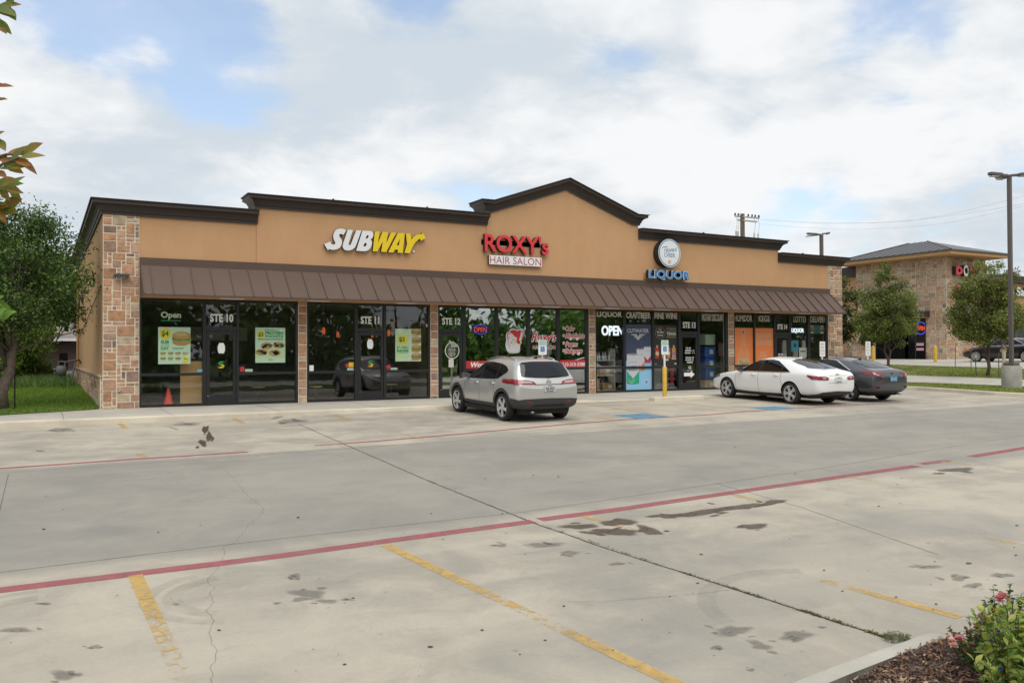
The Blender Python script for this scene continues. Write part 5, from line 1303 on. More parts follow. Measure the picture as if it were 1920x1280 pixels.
def skin(tree, poly, view, off, name, mat, parent, sm=0, maxlen=.06, side=1):
    """a panel cut to an outline and laid on the bodywork. view: side (y,z) / rear (x,z) / front / top (x,y)"""
    P = [Vector(p) for p in poly]
    if sm: P = smooth_poly(P, sm)
    bm = bmesh.new(); vs = [bm.verts.new((p[0], p[1], 0)) for p in P]
    bm.faces.new(vs); bmesh.ops.triangulate(bm, faces=bm.faces[:], quad_method='BEAUTY', ngon_method='BEAUTY')
    for _ in range(5):
        ed = [e for e in bm.edges if e.calc_length() > maxlen]
        if not ed: break
        bmesh.ops.subdivide_edges(bm, edges=ed, cuts=1)
        bmesh.ops.triangulate(bm, faces=[f for f in bm.faces if len(f.verts) > 3])
    V = []
    for v in bm.verts:
        u, w = v.co.x, v.co.y
        if view == 'side': o, d = Vector((3 * side, u, w)), Vector((-side, 0, 0))
        elif view == 'rear': o, d = Vector((u, -5, w)), Vector((0, 1, 0))
        elif view == 'front': o, d = Vector((u, 8, w)), Vector((0, -1, 0))
        else: o, d = Vector((u, w, 4)), Vector((0, 0, -1))
        hit, nrm, _, _ = tree.ray_cast(o, d)
        if hit is None:
            h2 = tree.find_nearest(o + d * (3 if view == 'side' else 5)); hit, nrm = h2[0], h2[1]
        if nrm.dot(d) > 0: nrm = -nrm
        V.append(hit + nrm * off)
    bm.verts.index_update(); bm.faces.ensure_lookup_table()
    m = MB(); m.v = [tuple(v) for v in V]; flip = (view == 'side' and side < 0) or view in ('front',)
    want = {'side': Vector((side, 0, 0)), 'rear': Vector((0, -1, 0)), 'front': Vector((0, 1, 0)), 'top': Vector((0, 0, 1))}[view]
    for f in bm.faces:
        idx = [v.index for v in f.verts]; a, b, c = (V[i] for i in idx[:3])
        if (b - a).cross(c - a).dot(want) < 0: idx = idx[::-1]
        m.face(idx)
    bm.free()
    o = m.build(name, MAT[mat] if isinstance(mat, str) else mat, None, smooth=True); o.parent = parent
    return o
def line_poly(pts, w):
    P = [Vector(p) for p in pts]; L, Rr = [], []
    for i, p in enumerate(P):
        d = (P[min(i + 1, len(P) - 1)] - P[max(i - 1, 0)]).normalized(); n = Vector((-d.y, d.x)) * w / 2; L.append(p + n); Rr.append(p - n)
    return [tuple(v) for v in L + Rr[::-1]]

def wheel(parent, x, y, r, w, side, style, name='wheel'):
    rr = r * .74
    o = thing_part(name, parent, (x, y, r))
    M = Matrix.Rotation(side * math.pi / 2, 4, 'Y')
    m = MB(); m.lathe([(rr, -w / 2), (r * .90, -w / 2), (r * .97, -w / 2 + .02), (r, -w / 2 + .045), (r, w / 2 - .045), (r * .97, w / 2 - .02), (r * .90, w / 2), (rr, w / 2 - .005), (rr * .97, w / 2 - .02), (rr * .95, -w / 2)], 40, M, cap=False)
    m2 = m.build('tyre', MAT['tyre'], None, smooth=True, sharp=40); m2.parent = o
    rm = MB(); rm.lathe([(rr * .985, w / 2 - .008), (rr * .93, w / 2 - .012), (rr * .90, w / 2 - .04), (rr * .88, -w / 4)], 40, M, cap=False)
    rm.lathe([(.068, w / 2 - .035), (.062, w / 2 - .012), (.03, w / 2 - .006), (.001, w / 2 - .006)], 20, M, cap=False)
    dk = MB(); dk.lathe([(rr * .92, w / 2 - .075), (.001, w / 2 - .075)], 32, M)
    n = 5
    for i in range(n):
        a0 = 2 * math.pi * i / n + .35
        if style == 'split': arms = ((-.26, -.02, .045), (.26, .20, .045))
        elif style == 'twist': arms = ((0, .38, .085), (.52, .30, .035))
        elif style == 'pairs': arms = ((-.32, -.14, .036), (.32, .14, .036))
        else: arms = ((0, 0, .05), (.63, .63, .05))
        for da, db, wd in arms:
            p0 = Vector((math.cos(a0 + da) * .055, math.sin(a0 + da) * .055, w / 2 - .018)); p1 = Vector((math.cos(a0 + db) * rr * .93, math.sin(a0 + db) * rr * .93, w / 2 - .012))
            d = (p1 - p0).normalized(); nn = Vector((-d.y, d.x, 0)) * wd / 2; th = Vector((0, 0, -.035))
            q = [p0 - nn * .75, p1 - nn * 1.1, p1 + nn * 1.1, p0 + nn * .75]
            rm.extrude([M @ v for v in q], M.to_3x3() @ th)
    b = rm.build('rim', MAT['rim_alloy'], None, smooth=True, sharp=35); b.parent = o
    b = dk.build('rim_back', MAT['rim_dark'], None); b.parent = o
    return o
def thing_part(name, parent, loc):
    o = bpy.data.objects.new(name, None); COL.objects.link(o); o.parent = parent; o.location = loc; o.empty_display_size = .1; return o
def sub(mb, name, mat, parent, smooth=False, sharp=None):
    o = mb.build(name, MAT[mat], None, smooth=smooth, sharp=sharp); o.parent = parent; return o

def make_car(name, sp, label, loc, rz, group=None):
    root = thing(name, label, 'car', (0, 0, 0), 0, group)
    body, tree = body_mesh(sp); body.parent = root
    hw, wb, wr = sp['hw'], sp['wb'], sp['wr']
    for y in (0, wb):
        for s in (-1, 1): wheel(root, s * (hw - sp.get('tw', .225) / 2 - .012), y, wr, sp.get('tw', .225), s, sp['wheel'])
    for s in (-1, 1):
        for k_, poly in enumerate(sp['side_windows']): skin(tree, poly, 'side', .009, 'side_window', 'car_glass', root, 0, .06, s)
        if 'dlo' in sp: skin(tree, sp['dlo'], 'side', .005, 'window_surround', sp.get('dlo_mat', 'gap'), root, 0, .06, s)
        if 'trim' in sp: skin(tree, line_poly(smooth_poly(sp['trim'], 4, False), .022), 'side', .010, 'window_trim', 'chrome', root, 0, .08, s)
        for poly in sp['gaps']: skin(tree, line_poly(smooth_poly(poly, 3, False), .010), 'side', .0015, 'door_gap', 'gap', root, 0, .08, s)
        for poly, mt in sp.get('side_panels', []): skin(tree, poly, 'side', .008, 'cladding', mt, root, 0, .05, s)
        for y, z in sp['handles']:
            h = tree.ray_cast(Vector((3 * s, y, z)), Vector((-s, 0, 0)))[0]; m = MB(); m.tube([h + Vector((-.01 * s, -.11, 0)), h + Vector((.028 * s, -.085, .003)), h + Vector((.030 * s, .085, .003)), h + Vector((-.01 * s, .11, 0))], [.012, .017, .017, .012], 8)
            sub(m, 'door_handle', sp.get('handle_mat', sp['paint']), root, True)
        my, mz = sp['mirror']; h = tree.ray_cast(Vector((3 * s, my, mz)), Vector((-s, 0, 0)))[0]
        m = MB(); c = h + Vector((.12 * s, -.02, .06)); 
        m.extrude([c + Vector((x_ * s, -.06, z_)) for x_, z_ in smooth_poly([(-.09, -.055), (.085, -.045), (.10, .025), (.065, .06), (-.075, .06)], 3)], (0, .11, 0)); m.tube([h + Vector((-.03 * s, 0, .0)), c + Vector((-.06 * s, 0, -.04))], .025, 8)
        sub(m, 'mirror', sp.get('mirror_mat', sp['paint']), root, True, 50)
    skin(tree, sp['rear_window'], 'rear', .010, 'rear_window', 'rear_glass', root, 2, .045)
    skin(tree, sp['windscreen'], 'top', .004, 'windscreen', 'car_glass', root, 2, .10)
    for lamp in sp['lamps']:
        poly, mt, lname, off = lamp[:4]
        for s in (-1, 1):
            if len(lamp) > 4 and lamp[4] == 'side': skin(tree, poly, 'side', off, lname, mt, root, 0, .03, s)
            elif len(lamp) > 4: skin(tree, [(s * x, z) for x, z in poly], lamp[4], off, lname, mt, root, 0, .03)
            else: skin(tree, [(s * x, z) for x, z in poly], 'rear', off, lname, mt, root, 0, .03)
    for poly, mt, pn, off, *vw in sp.get('rear_panels', []): skin(tree, poly, vw[0] if vw else 'rear', off, pn, mt, root, 0, .05)
    # plate
    pz, pw, ph = sp['plate']; h, nrm, _, _ = tree.ray_cast(Vector((0, -5, pz)), Vector((0, 1, 0)))
    m = MB(); m.box(-pw / 2, h.y - .022, pz - ph / 2, pw / 2, h.y - .012, pz + ph / 2); pl = sub(m, 'number_plate', sp.get('plate_mat', 'plate'), root)
    m = MB()
    if sp.get('plate_text'): text_mb(sp['plate_text'], (-pw * .42, h.y - .0225, pz - ph * .28), (1, 0, 0), (0, 0, 1), (0, -1, 0), pw * .84, ph * .5, .003, bold=.02, mb=m)
    m.box(-pw * .2, h.y - .025, pz + ph * .33, pw * .2, h.y - .0224, pz + ph * .42); m.box(-pw * .32, h.y - .025, pz - ph * .45, pw * .32, h.y - .0224, pz - ph * .36)
    sub(m, 'plate_lettering', 'dark_grey', pl)
    bz, br = sp['badge']; h = tree.ray_cast(Vector((0, -5, bz)), Vector((0, 1, 0)))[0]
    m = MB()
    if sp['badge_kind'] == 'ring':
        M = Matrix.Translation((0, h.y - .012, bz)) @ Matrix.Rotation(math.pi / 2, 4, 'X'); m.lathe([(br, 0), (br, .012), (br * .8, .015), (br * .78, .003)], 24, M); m.box(-br * 1.15, h.y - .028, bz - br * .22, br * 1.15, h.y - .010, bz + br * .22)
    elif sp['badge_kind'] == 'bow':
        m.extrude([(x, h.y - .004, z + bz) for x, z in ((-br, -.018), (-.03, -.018), (-.02, -.03), (.03, -.03), (.035, -.018), (br, -.018), (br * 1.1, .018), (.03, .018), (.02, .03), (-.03, .03), (-.035, .018), (-br * 1.1, .018))][::-1], (0, -.012, 0))
    else:
        for x in (-br, br - .022): m.box(x, h.y - .016, bz - br, x + .022, h.y - .003, bz + br)
        m.box(-br, h.y - .016, bz - .012, br, h.y - .003, bz + .012)
    sub(m, 'badge', sp.get('badge_mat', 'chrome'), root, True, 40)
    for f in sp.get('extra', []): f(root, tree, sp)
    # floor pan keeps daylight from leaking under
    root.location = loc; root.rotation_euler = rz
    return root

# ---- compact crossover
def rails(root, tree, sp):
    for s in (-1, 1):
        pts = []
        for y, lift in ((-.12, .0), (.02, .035), (.35, .05), (.8, .055), (1.15, .045), (1.42, .03), (1.52, .0)):
            h = tree.ray_cast(Vector((s * .56, y, 4)), Vector((0, 0, -1)))[0]; pts.append(h + Vector((0, 0, lift)))
        m = MB(); m.tube([tuple(p) for p in smooth_poly(pts, 3, False)], .016, 8); sub(m, 'roof_rail', 'chrome', root, True)
def antenna(root, tree, sp):
    y = sp['fin']; h = tree.ray_cast(Vector((0, y, 4)), Vector((0, 0, -1)))[0]; m = MB()
    m.extrude([(-.018, h.y + a, h.z + b - .01) for a, b in ((-.09, .0), (.09, .0), (.02, .045), (-.07, .065))], (.036, 0, 0)); sub(m, 'roof_fin', sp.get('fin_mat', sp['paint']), root)
def wiper(root, tree, sp):
    m = MB(); pts = []
    for x, z in ((.02, 1.105), (.22, 1.13), (.42, 1.125)):
        h = tree.ray_cast(Vector((x, -5, z)), Vector((0, 1, 0)))[0]; pts.append(h + Vector((0, -.02, .008)))
    m.tube(pts, [.02, .014, .008], 6); sub(m, 'rear_wiper', 'gap', root)
def exhaust(root, tree, sp):
    x = sp.get('exhaust', -.45); m = MB(); m.tube([(x, sp['stations'][0][0] + .30, .27), (x, sp['stations'][0][0] + .05, .25)], .03, 10); sub(m, 'exhaust', 'steel', root, True)
    m = MB(); m.box(-.66, -.62, .20, .66, sp['wb'] + .55, .34); m.box(-.86, .42, .19, .86, sp['wb'] - .42, .30); m.box(-.72, -.03, .28, .72, .03, .34); sub(m, 'underside_shade_pan', 'gap', root)  # car underside, with a wide pan added to block light beneath it
suv = dict(paint='paint_silver', hw=.925, wb=2.646, wr=.345, tw=.225, arch=.06, wheel='twist', tail_bulge=.05,
    stations=[  # y, z bottom, z belt, z top, half width, half width at top, edge drop
        (-.80, .42, .84, .90, .78, .70, .05), (-.77, .36, .93, .99, .86, .76, .05), (-.70, .33, 1.00, 1.07, .895, .76, .05), (-.62, .31, 1.02, 1.20, .91, .77, .06), (-.50, .30, 1.035, 1.37, .915, .73, .07), (-.40, .30, 1.04, 1.50, .92, .69, .07), (-.33, .29, 1.04, 1.55, .92, .68, .07),
        (0, .28, 1.04, 1.58, .925, .68, .065), (.5, .24, 1.02, 1.595, .925, .68, .065), (1.0, .24, 1.00, 1.59, .925, .68, .065), (1.4, .24, .985, 1.54, .925, .64, .08), (1.62, .24, .975, 1.46, .925, .635, .08), (2.0, .24, .97, 1.25, .92, .67, .08), (2.30, .26, .96, 1.075, .92, .72, .06),
        (2.45, .28, .945, 1.03, .915, .74, .06), (2.9, .28, .90, .97, .90, .74, .06), (3.25, .27, .83, .90, .86, .70, .06), (3.45, .28, .72, .79, .78, .62, .06), (3.55, .32, .60, .66, .66, .5, .05)],
    side_windows=[[(2.02, 1.005), (1.28, 1.015), (1.24, 1.40), (1.42, 1.425), (1.62, 1.36)], [(1.20, 1.02), (.42, 1.035), (.36, 1.415), (.8, 1.44), (1.17, 1.43)], [(.36, 1.04), (.26, 1.06), (-.05, 1.20), (-.10, 1.27), (.02, 1.36), (.30, 1.405)]],
    dlo=[(2.12, .985), (1.25, 1.0), (.45, 1.03), (.28, 1.05), (-.10, 1.215), (-.13, 1.25), (-.10, 1.30), (.06, 1.375), (.35, 1.425), (.85, 1.45), (1.3, 1.435), (1.6, 1.38), (1.85, 1.225)],
    gaps=[[(1.24, 1.0), (1.25, .7), (1.22, .40)], [(.40, 1.02), (.44, .85), (.38, .62), (.36, .52)], [(2.12, .98), (2.17, .7), (2.12, .42)]],
    handles=[(1.42, .90), (.52, .925)], handle_mat='chrome', mirror=(1.98, 1.0), mirror_mat='lamp_smoke',
    rear_window=[(-.60, 1.12), (-.69, 1.17), (-.635, 1.36), (-.56, 1.465), (0, 1.495), (.56, 1.465), (.635, 1.36), (.69, 1.17), (.60, 1.12), (0, 1.09)],
    windscreen=[(-.64, 2.28), (0, 2.36), (.64, 2.28), (.56, 1.66), (0, 1.60), (-.56, 1.66)],
    lamps=[([(.35, .94), (.90, .945), (.90, 1.06), (.62, 1.045), (.42, 1.01)], 'lamp_red', 'tail_lamp', .012), ([(.46, .965), (.74, .975), (.76, 1.02), (.60, 1.015), (.48, 1.0)], 'lamp_clear', 'lamp_lens', .015),
           ([(-.75, .935), (-.62, .935), (-.50, 1.02), (-.42, 1.06), (-.42, 1.072), (-.60, 1.052)], 'lamp_red', 'tail_lamp', .012, 'side'), ([(.50, .50), (.64, .50), (.64, .53), (.50, .53)], 'lamp_red', 'reflector', .014),
           ([(.42, .70), (.74, .74), (.72, .82), (.44, .76)], 'lamp_smoke', 'headlight', .01, 'front')],
    side_panels=[([(2.646 - .42, .20), (.42, .20), (.42, .42), (2.646 - .42, .42)], 'cladding'),
                 ([(0 + .41 * math.cos(R(a)) * 1.0, .345 + .41 * math.sin(R(a))) for a in range(-15, 196, 15)] + [(.485 * math.cos(R(a)), .345 + .485 * math.sin(R(a))) for a in range(195, -16, -15)], 'cladding'),
                 ([(2.646 + .41 * math.cos(R(a)), .345 + .41 * math.sin(R(a))) for a in range(-15, 196, 15)] + [(2.646 + .485 * math.cos(R(a)), .345 + .485 * math.sin(R(a))) for a in range(195, -16, -15)], 'cladding'),
                 ([(-.45, .30), (-.45, .60), (-.72, .58), (-.80, .50), (-.76, .36)], 'cladding')],
    rear_panels=[([(-.86, .36), (-.90, .56), (-.70, .585), (0, .60), (.70, .585), (.90, .56), (.86, .36), (.5, .33), (0, .32), (-.5, .33)], 'cladding', 'bumper', .012),
                 ([(-.50, .40), (-.42, .455), (.42, .455), (.50, .40)], 'gap', 'bumper_recess', .0135), ([(-.42, .945), (.42, .945), (.40, .93), (-.40, .93)], 'gap', 'tailgate_shadow', .004), ([(-.18, 1.478), (.18, 1.478), (.18, 1.495), (-.18, 1.495)], 'lamp_red', 'brake_lamp', .01)],
    plate=(.845, .31, .155), plate_text='S26-0925', badge=(1.0, .062), badge_kind='ring', fin=-.1, fin_mat='gap', exhaust=-.42, extra=[rails, antenna, wiper, exhaust])
suv['gaps'] += []
def place(px, py, back):
    """ground point under the near rear wheel -> rear-axle centre"""
    p = on_plane_lot(px, py); return p
make_car('crossover_car', suv, 'silver crossover parked nose-in by the salon windows', Vector((9.58, -6.70, lot(9.58, -6.7))), (R(1.5), 0, R(0)))

# ---- white saloon
wht = dict(paint='paint_white', hw=.925, wb=2.83, wr=.335, tw=.215, arch=.05, wheel='pairs', tail_bulge=.06,
    stations=[(-1.06, .46, .80, .90, .70, .60, .05), (-1.03, .36, .90, 1.00, .80, .68, .05), (-.95, .31, .965, 1.075, .86, .72, .05), (-.80, .29, .985, 1.10, .89, .73, .05), (-.62, .28, .985, 1.135, .905, .70, .05), (-.32, .27, .98, 1.225, .92, .65, .06), (.02, .25, .97, 1.325, .925, .62, .07), (.42, .22, .96, 1.415, .925, .60, .075),
        (.9, .2, .95, 1.455, .925, .60, .08), (1.3, .2, .94, 1.45, .925, .60, .08), (1.62, .2, .93, 1.40, .925, .595, .08), (1.95, .2, .925, 1.27, .925, .63, .08), (2.35, .22, .92, 1.085, .92, .69, .07), (2.6, .24, .905, .985, .915, .73, .06), (2.85, .25, .88, .945, .91, .74, .06), (3.2, .24, .82, .88, .88, .72, .06), (3.55, .24, .74, .80, .82, .64, .06), (3.74, .26, .63, .69, .72, .5, .06), (3.82, .32, .54, .59, .58, .4, .05)],
    side_windows=[[(2.22, .955), (1.40, .975), (1.36, 1.29), (1.60, 1.285), (1.86, 1.19)], [(1.31, .978), (.42, .995), (.45, 1.16), (.72, 1.285), (1.0, 1.325), (1.27, 1.315)], [(.38, .998), (.14, 1.015), (.16, 1.03), (.38, 1.13)]],
    dlo=[(2.32, .94), (1.36, .958), (.40, .975), (.06, 1.0), (.10, 1.03), (.38, 1.165), (.72, 1.315), (1.0, 1.35), (1.36, 1.335), (1.62, 1.31), (1.92, 1.19)],
    trim=[(2.34, .935), (1.36, .952), (.40, .970), (.04, .995)],
    gaps=[[(1.36, .95), (1.37, .7), (1.33, .30)], [(.36, .97), (.40, .75), (.30, .55), (.36, .42)], [(2.36, .93), (2.42, .7), (2.36, .32)]],
    handles=[(1.56, .85), (.58, .875)], mirror=(2.16, .945), mirror_mat='dark_grey',
    rear_window=[(-.58, 1.125), (-.56, 1.18), (-.50, 1.33), (0, 1.395), (.50, 1.33), (.56, 1.18), (.58, 1.125), (0, 1.115)],
    windscreen=[(-.62, 2.50), (0, 2.58), (.62, 2.50), (.52, 1.74), (0, 1.66), (-.52, 1.74)],
    lamps=[([(.42, .79), (.84, .795), (.84, .905), (.52, .895), (.40, .86)], 'lamp_red', 'tail_lamp', .012), ([(.50, .82), (.64, .825), (.64, .875), (.52, .87)], 'lamp_clear', 'lamp_lens', .015), ([(-.98, .80), (-.86, .80), (-.66, .90), (-.66, .93), (-.98, .91)], 'lamp_red', 'tail_lamp', .012, 'side'),
           ([(.36, .60), (.72, .66), (.68, .74), (.40, .66)], 'lamp_smoke', 'headlight', .01, 'front'), ([(3.20, .72), (3.60, .62), (3.62, .68), (3.25, .79)], 'lamp_smoke', 'headlight', .01, 'side')],
    side_panels=[([(2.39, .20), (.40, .20), (.40, .255), (2.39, .255)], 'gap')],
    rear_panels=[([(-.80, .34), (-.62, .42), (0, .445), (.62, .42), (.80, .34), (.5, .30), (-.5, .30)], 'cladding', 'bumper', .010), ([(-.36, .915), (.36, .915), (.36, .925), (-.36, .925)], 'chrome', 'boot_trim', .010), ([(-.40, .70), (.40, .70), (.42, .706), (-.42, .706)], 'gap', 'boot_gap', .003)],
    plate=(.80, .31, .155), plate_text='FTX-1083', badge=(.955, .075), badge_kind='bow', badge_mat='stool_seat', fin=.45, exhaust=.5, extra=[antenna, exhaust])
wht['plate_text'] = None
make_car('saloon_car', wht, 'white four-door car parked between the silver crossover and the dark grey car', Vector((19.92, -6.45, lot(19.92, -6.45))), (R(1.5), 0, R(-.5)))

# ---- dark grey coupe-backed saloon
gry = dict(paint='paint_grey', hw=.90, wb=2.70, wr=.325, tw=.215, arch=.05, wheel='split', tail_bulge=.06,
    stations=[(-.97, .46, .78, .88, .70, .60, .05), (-.94, .34, .90, 1.00, .80, .66, .05), (-.84, .30, .97, 1.07, .85, .70, .05), (-.66, .28, .985, 1.10, .875, .69, .05), (-.38, .27, .98, 1.19, .895, .64, .06), (-.02, .25, .965, 1.295, .90, .60, .07), (.35, .2, .95, 1.365, .90, .59, .075), (.8, .18, .94, 1.41, .90, .59, .08),
        (1.2, .18, .93, 1.405, .90, .59, .08), (1.5, .18, .92, 1.36, .90, .585, .08), (1.85, .18, .915, 1.22, .90, .62, .08), (2.25, .2, .905, 1.03, .895, .68, .07), (2.5, .22, .885, .955, .89, .71, .06), (2.85, .22, .84, .90, .87, .70, .06), (3.2, .22, .77, .83, .83, .66, .06), (3.5, .24, .65, .71, .72, .54, .06), (3.62, .30, .54, .60, .58, .4, .05)],
    side_windows=[[(2.12, .94), (1.32, .96), (1.28, 1.25), (1.5, 1.25), (1.76, 1.16)], [(1.24, .962), (.42, .98), (.44, 1.12), (.70, 1.245), (1.0, 1.285), (1.2, 1.275)], [(.38, .985), (.10, 1.01), (.38, 1.105)]],
    dlo=[(2.2, .925), (1.3, .945), (.40, .96), (.02, .995), (.38, 1.14), (.70, 1.275), (1.0, 1.31), (1.3, 1.295), (1.52, 1.275), (1.82, 1.16)],
    trim=[(-.02, 1.0), (.36, 1.155), (.70, 1.29), (1.0, 1.325), (1.3, 1.31), (1.55, 1.28)],
    gaps=[[(1.28, .93), (1.29, .7), (1.25, .28)], [(.34, .95), (.38, .72), (.28, .52), (.34, .40)]],
    handles=[(1.45, .85), (.52, .87)], mirror=(2.02, .93),
    rear_window=[(-.56, 1.11), (-.54, 1.17), (-.48, 1.29), (0, 1.35), (.48, 1.29), (.54, 1.17), (.56, 1.11), (0, 1.10)],
    windscreen=[(-.6, 2.36), (0, 2.44), (.6, 2.36), (.51, 1.62), (0, 1.54), (-.51, 1.62)],
    lamps=[([(.44, .985), (.82, .96), (.82, .87), (.66, .83), (.50, .745), (.52, .80), (.62, .89), (.44, .955)], 'lamp_red', 'tail_lamp', .012), ([(.60, .85), (.68, .87), (.78, .90), (.78, .925), (.64, .90)], 'lamp_clear', 'lamp_lens', .015), ([(-.86, .90), (-.70, .87), (-.48, .97), (-.50, 1.0), (-.80, .985)], 'lamp_red', 'tail_lamp', .012, 'side'),
           ([(.58, .46), (.80, .47), (.78, .52), (.58, .51)], 'gap', 'vent', .010), ([(.74, .44), (.80, .445), (.80, .51), (.74, .505)], 'lamp_red', 'reflector', .014), ([(.36, .58), (.70, .64), (.66, .71), (.40, .64)], 'lamp_smoke', 'headlight', .01, 'front')],
    rear_panels=[([(-.40, .66), (-.44, .80), (-.36, .84), (.36, .84), (.44, .80), (.40, .66)], 'cladding', 'plate_recess', .003), ([(-.70, .33), (-.5, .37), (.5, .37), (.70, .33), (.4, .29), (-.4, .29)], 'cladding', 'bumper', .010), ([(-.5, .63), (.5, .63), (.5, .637), (-.5, .637)], 'gap', 'boot_gap', .003)],
    plate=(.755, .31, .155), plate_mat='plate_blue', badge=(.925, .045), badge_kind='h', fin=.3, exhaust=.5, extra=[antenna, exhaust])
make_car('saloon_car', gry, 'dark grey car with arrow-shaped red tail lamps, parked farthest right of the lot', Vector((22.50, -6.5, lot(22.50, -6.5))), (R(1.5), 0, R(0)))
# ---- black saloon in the next lot
blk = dict(wht); blk.update(paint='paint_black', wheel='multi', mirror_mat='paint_black', plate_text=None, trim=[(2.34, .935), (1.36, .952), (.40, .970), (.10, 1.0), (.38, 1.175), (.72, 1.325), (1.0, 1.36), (1.36, 1.345), (1.62, 1.32), (1.95, 1.18)],
    side_panels=[([(2.39, .22), (.40, .22), (.40, .25), (2.39, .25)], 'chrome')])
blk['lamps'] = wht['lamps'][:3] + [([(.36, .60), (.72, .66), (.68, .74), (.40, .66)], 'lamp_smoke', 'headlight', .01, 'front'), ([(3.20, .70), (3.60, .60), (3.62, .67), (3.25, .78)], 'lamp_amber', 'headlight', .01, 'side')]
pb_ = at_depth(1921, 688, 49.5)
make_car('saloon_car', blk, 'black car behind the tree and lamp post, outside the stone tower', Vector((pb_.x + .85, pb_.y, lot_right(pb_.x, pb_.y) + .03)), (0, 0, R(6)))
# ================================================================== sign posts, bollards, lamp posts, poles
pbr('bollard_yellow', (.62, .40, .05), .55, vary=.1, vscale=6); pbr('sign_mint', (.50, .66, .58), .4); pbr('access_blue', (.03, .17, .50), .4); pbr('sign_ink', (.10, .22, .18), .5); pbr('pole_brown', (.115, .098, .092), .5, vary=.06); pbr('base_concrete', (.33, .32, .29), .9, vary=.22, vscale=2.5, bump=.3, bscale=50)
pbr('timber', (.17, .13, .10), .9, vary=.2, vscale=5)
def post_sign(loc, label, zt, w, h, kind, sleeve=0, group=None):
    t = thing('parking_sign' if kind == 'access' else 'notice_sign', label, 'sign', loc, 0, group)
    x, y, z = loc; m = MB(); m.box(x - .025, y - .02, z + (sleeve - .05 if sleeve else 0), x + .025, y + .02, zt - .03); m.build('post', MAT['white_paint'], t)
    if sleeve: m = MB(); m.lathe([(.072, z), (.072, z + sleeve - .02), (.06, z + sleeve), (.03, z + sleeve + .005)], 16, Matrix.Translation((x, y, 0))); m.build('sleeve', MAT['bollard_yellow'], t, smooth=True, sharp=40)
    r = .025; yy = y - .022; pts = []
    for cx, cz, a0 in ((w / 2 - r, h / 2 - r, 0), (-w / 2 + r, h / 2 - r, 90), (-w / 2 + r, -h / 2 + r, 180), (w / 2 - r, -h / 2 + r, 270)):
        for i in range(5): a = R(a0 + 22.5 * i); pts.append((x + cx + r * math.cos(a), yy, zt - h / 2 + cz + r * math.sin(a)))
    m = MB(); m.extrude(pts, (0, -.004, 0)); pl = m.build('plate', MAT['sign_mint' if kind == 'access' else 'white_paint'], t)
    f = yy - .0041
    if kind == 'access':
        m = MB(); m.extrude([(p[0] + (x - p[0]) * .07, f + .0002, p[2] + (zt - h * .62 - p[2]) * .0 + (0 if p[2] < zt - h / 2 else -h * .42)) for p in pts], (0, -.0006, 0)); m.build('white_field', MAT['white_paint'], pl)
        m = MB(); m.box(x - w * .24, f - .0022, zt - h * .79, x + w * .24, f - .0006, zt - h * .45); m.build('blue_panel', MAT['access_blue'], pl)
        m = MB(); ftext('RESERVED', x - w * .40, zt - h * .185, x + w * .40, zt - h * .11, f, .001, m, bold=.01); ftext('PARKING', x - w * .34, zt - h * .32, x + w * .34, zt - h * .245, f, .001, m, bold=.01); m.build('lettering', MAT['sign_ink'], pl)
        m = MB(); cx, cz, s = x, zt - h * .62, h * .125; g = f - .0023
        m.extrude([(a, g, b) for a, b in oval(cx - s * .15, cz + s * .85, s * .17, s * .17, 12)], (0, -.0008, 0))
        ribbon([(cx - s * .13, cz + s * .62), (cx - s * .08, cz + .0), (cx + s * .42, cz + .0), (cx + s * .62, cz - s * .62), (cx + s * .85, cz - s * .55)], s * .17, g, m, .001)
        ribbon([(cx - s * .1, cz + s * .36), (cx + s * .35, cz + s * .36)], s * .14, g, m, .001)
        ribbon(oval(cx, cz - s * .32, s * .55, s * .55, 22, 125, 400), s * .13, g, m, .001); m.build('access_symbol', MAT['white_paint'], pl)
        for zz in (zt - .022, zt - h + .022): m = MB(); m.extrude([(a, f, b) for a, b in oval(x, zz, .011, .011, 8)], (0, -.003, 0)); m.build('bolt', MAT['dark_grey'], pl)
    else:
        m = MB()
        rows = ('', '', 'PARKING', 'ONLY')
        for i, wrd in enumerate(rows):
            L = (.5, .58, .72, .5)[i]
            if wrd: ftext(wrd, x - w * L / 2, zt - h * (.24 + .21 * i), x + w * L / 2, zt - h * (.12 + .21 * i), f, .001, m, bold=.01)
            else:
                for q in range(6): m.box(x - w * L / 2 + q * w * L / 6, f - .001, zt - h * (.24 + .21 * i), x - w * L / 2 + (q + .6) * w * L / 6, f, zt - h * (.12 + .21 * i))
        m.build('lettering', MAT['raceway'], pl)
    return t
p = on_plane(1016.5, 650, 1, -3.25); w_ = .305
post_sign((p.x, -3.25, lot(p.x, -3.05) + .1), 'mint bordered wheelchair parking sign rising behind the roof of the silver crossover', on_plane(1016.5, 637, 1, -3.25).z, .305, .46, 'access', 0, 'wheelchair parking signs')
p = on_plane(1246, 690, 1, -3.58)
post_sign((p.x, -3.58, lot(p.x, -3.6) + .12), 'wheelchair parking sign on white post with yellow sleeve, on the low kerb block', on_plane(1246, 637.5, 1, -3.58).z, .30, .47, 'access', .98, 'wheelchair parking signs')
p = on_plane(1541, 640, 1, -2.7); post_sign((p.x, -2.7, -.03), 'white lettered notice on thin post behind the grey car roof, by the stone pier', p.z, .30, .58, 'note', 0, 'white notice signs')
p = on_plane(1626.5, 640, 1, -2.2); post_sign((p.x, -2.2, lot_right(p.x, -2.2)), 'white lettered notice on a thin post below the tree with two trunks', p.z, .30, .58, 'note', 0, 'white notice signs')
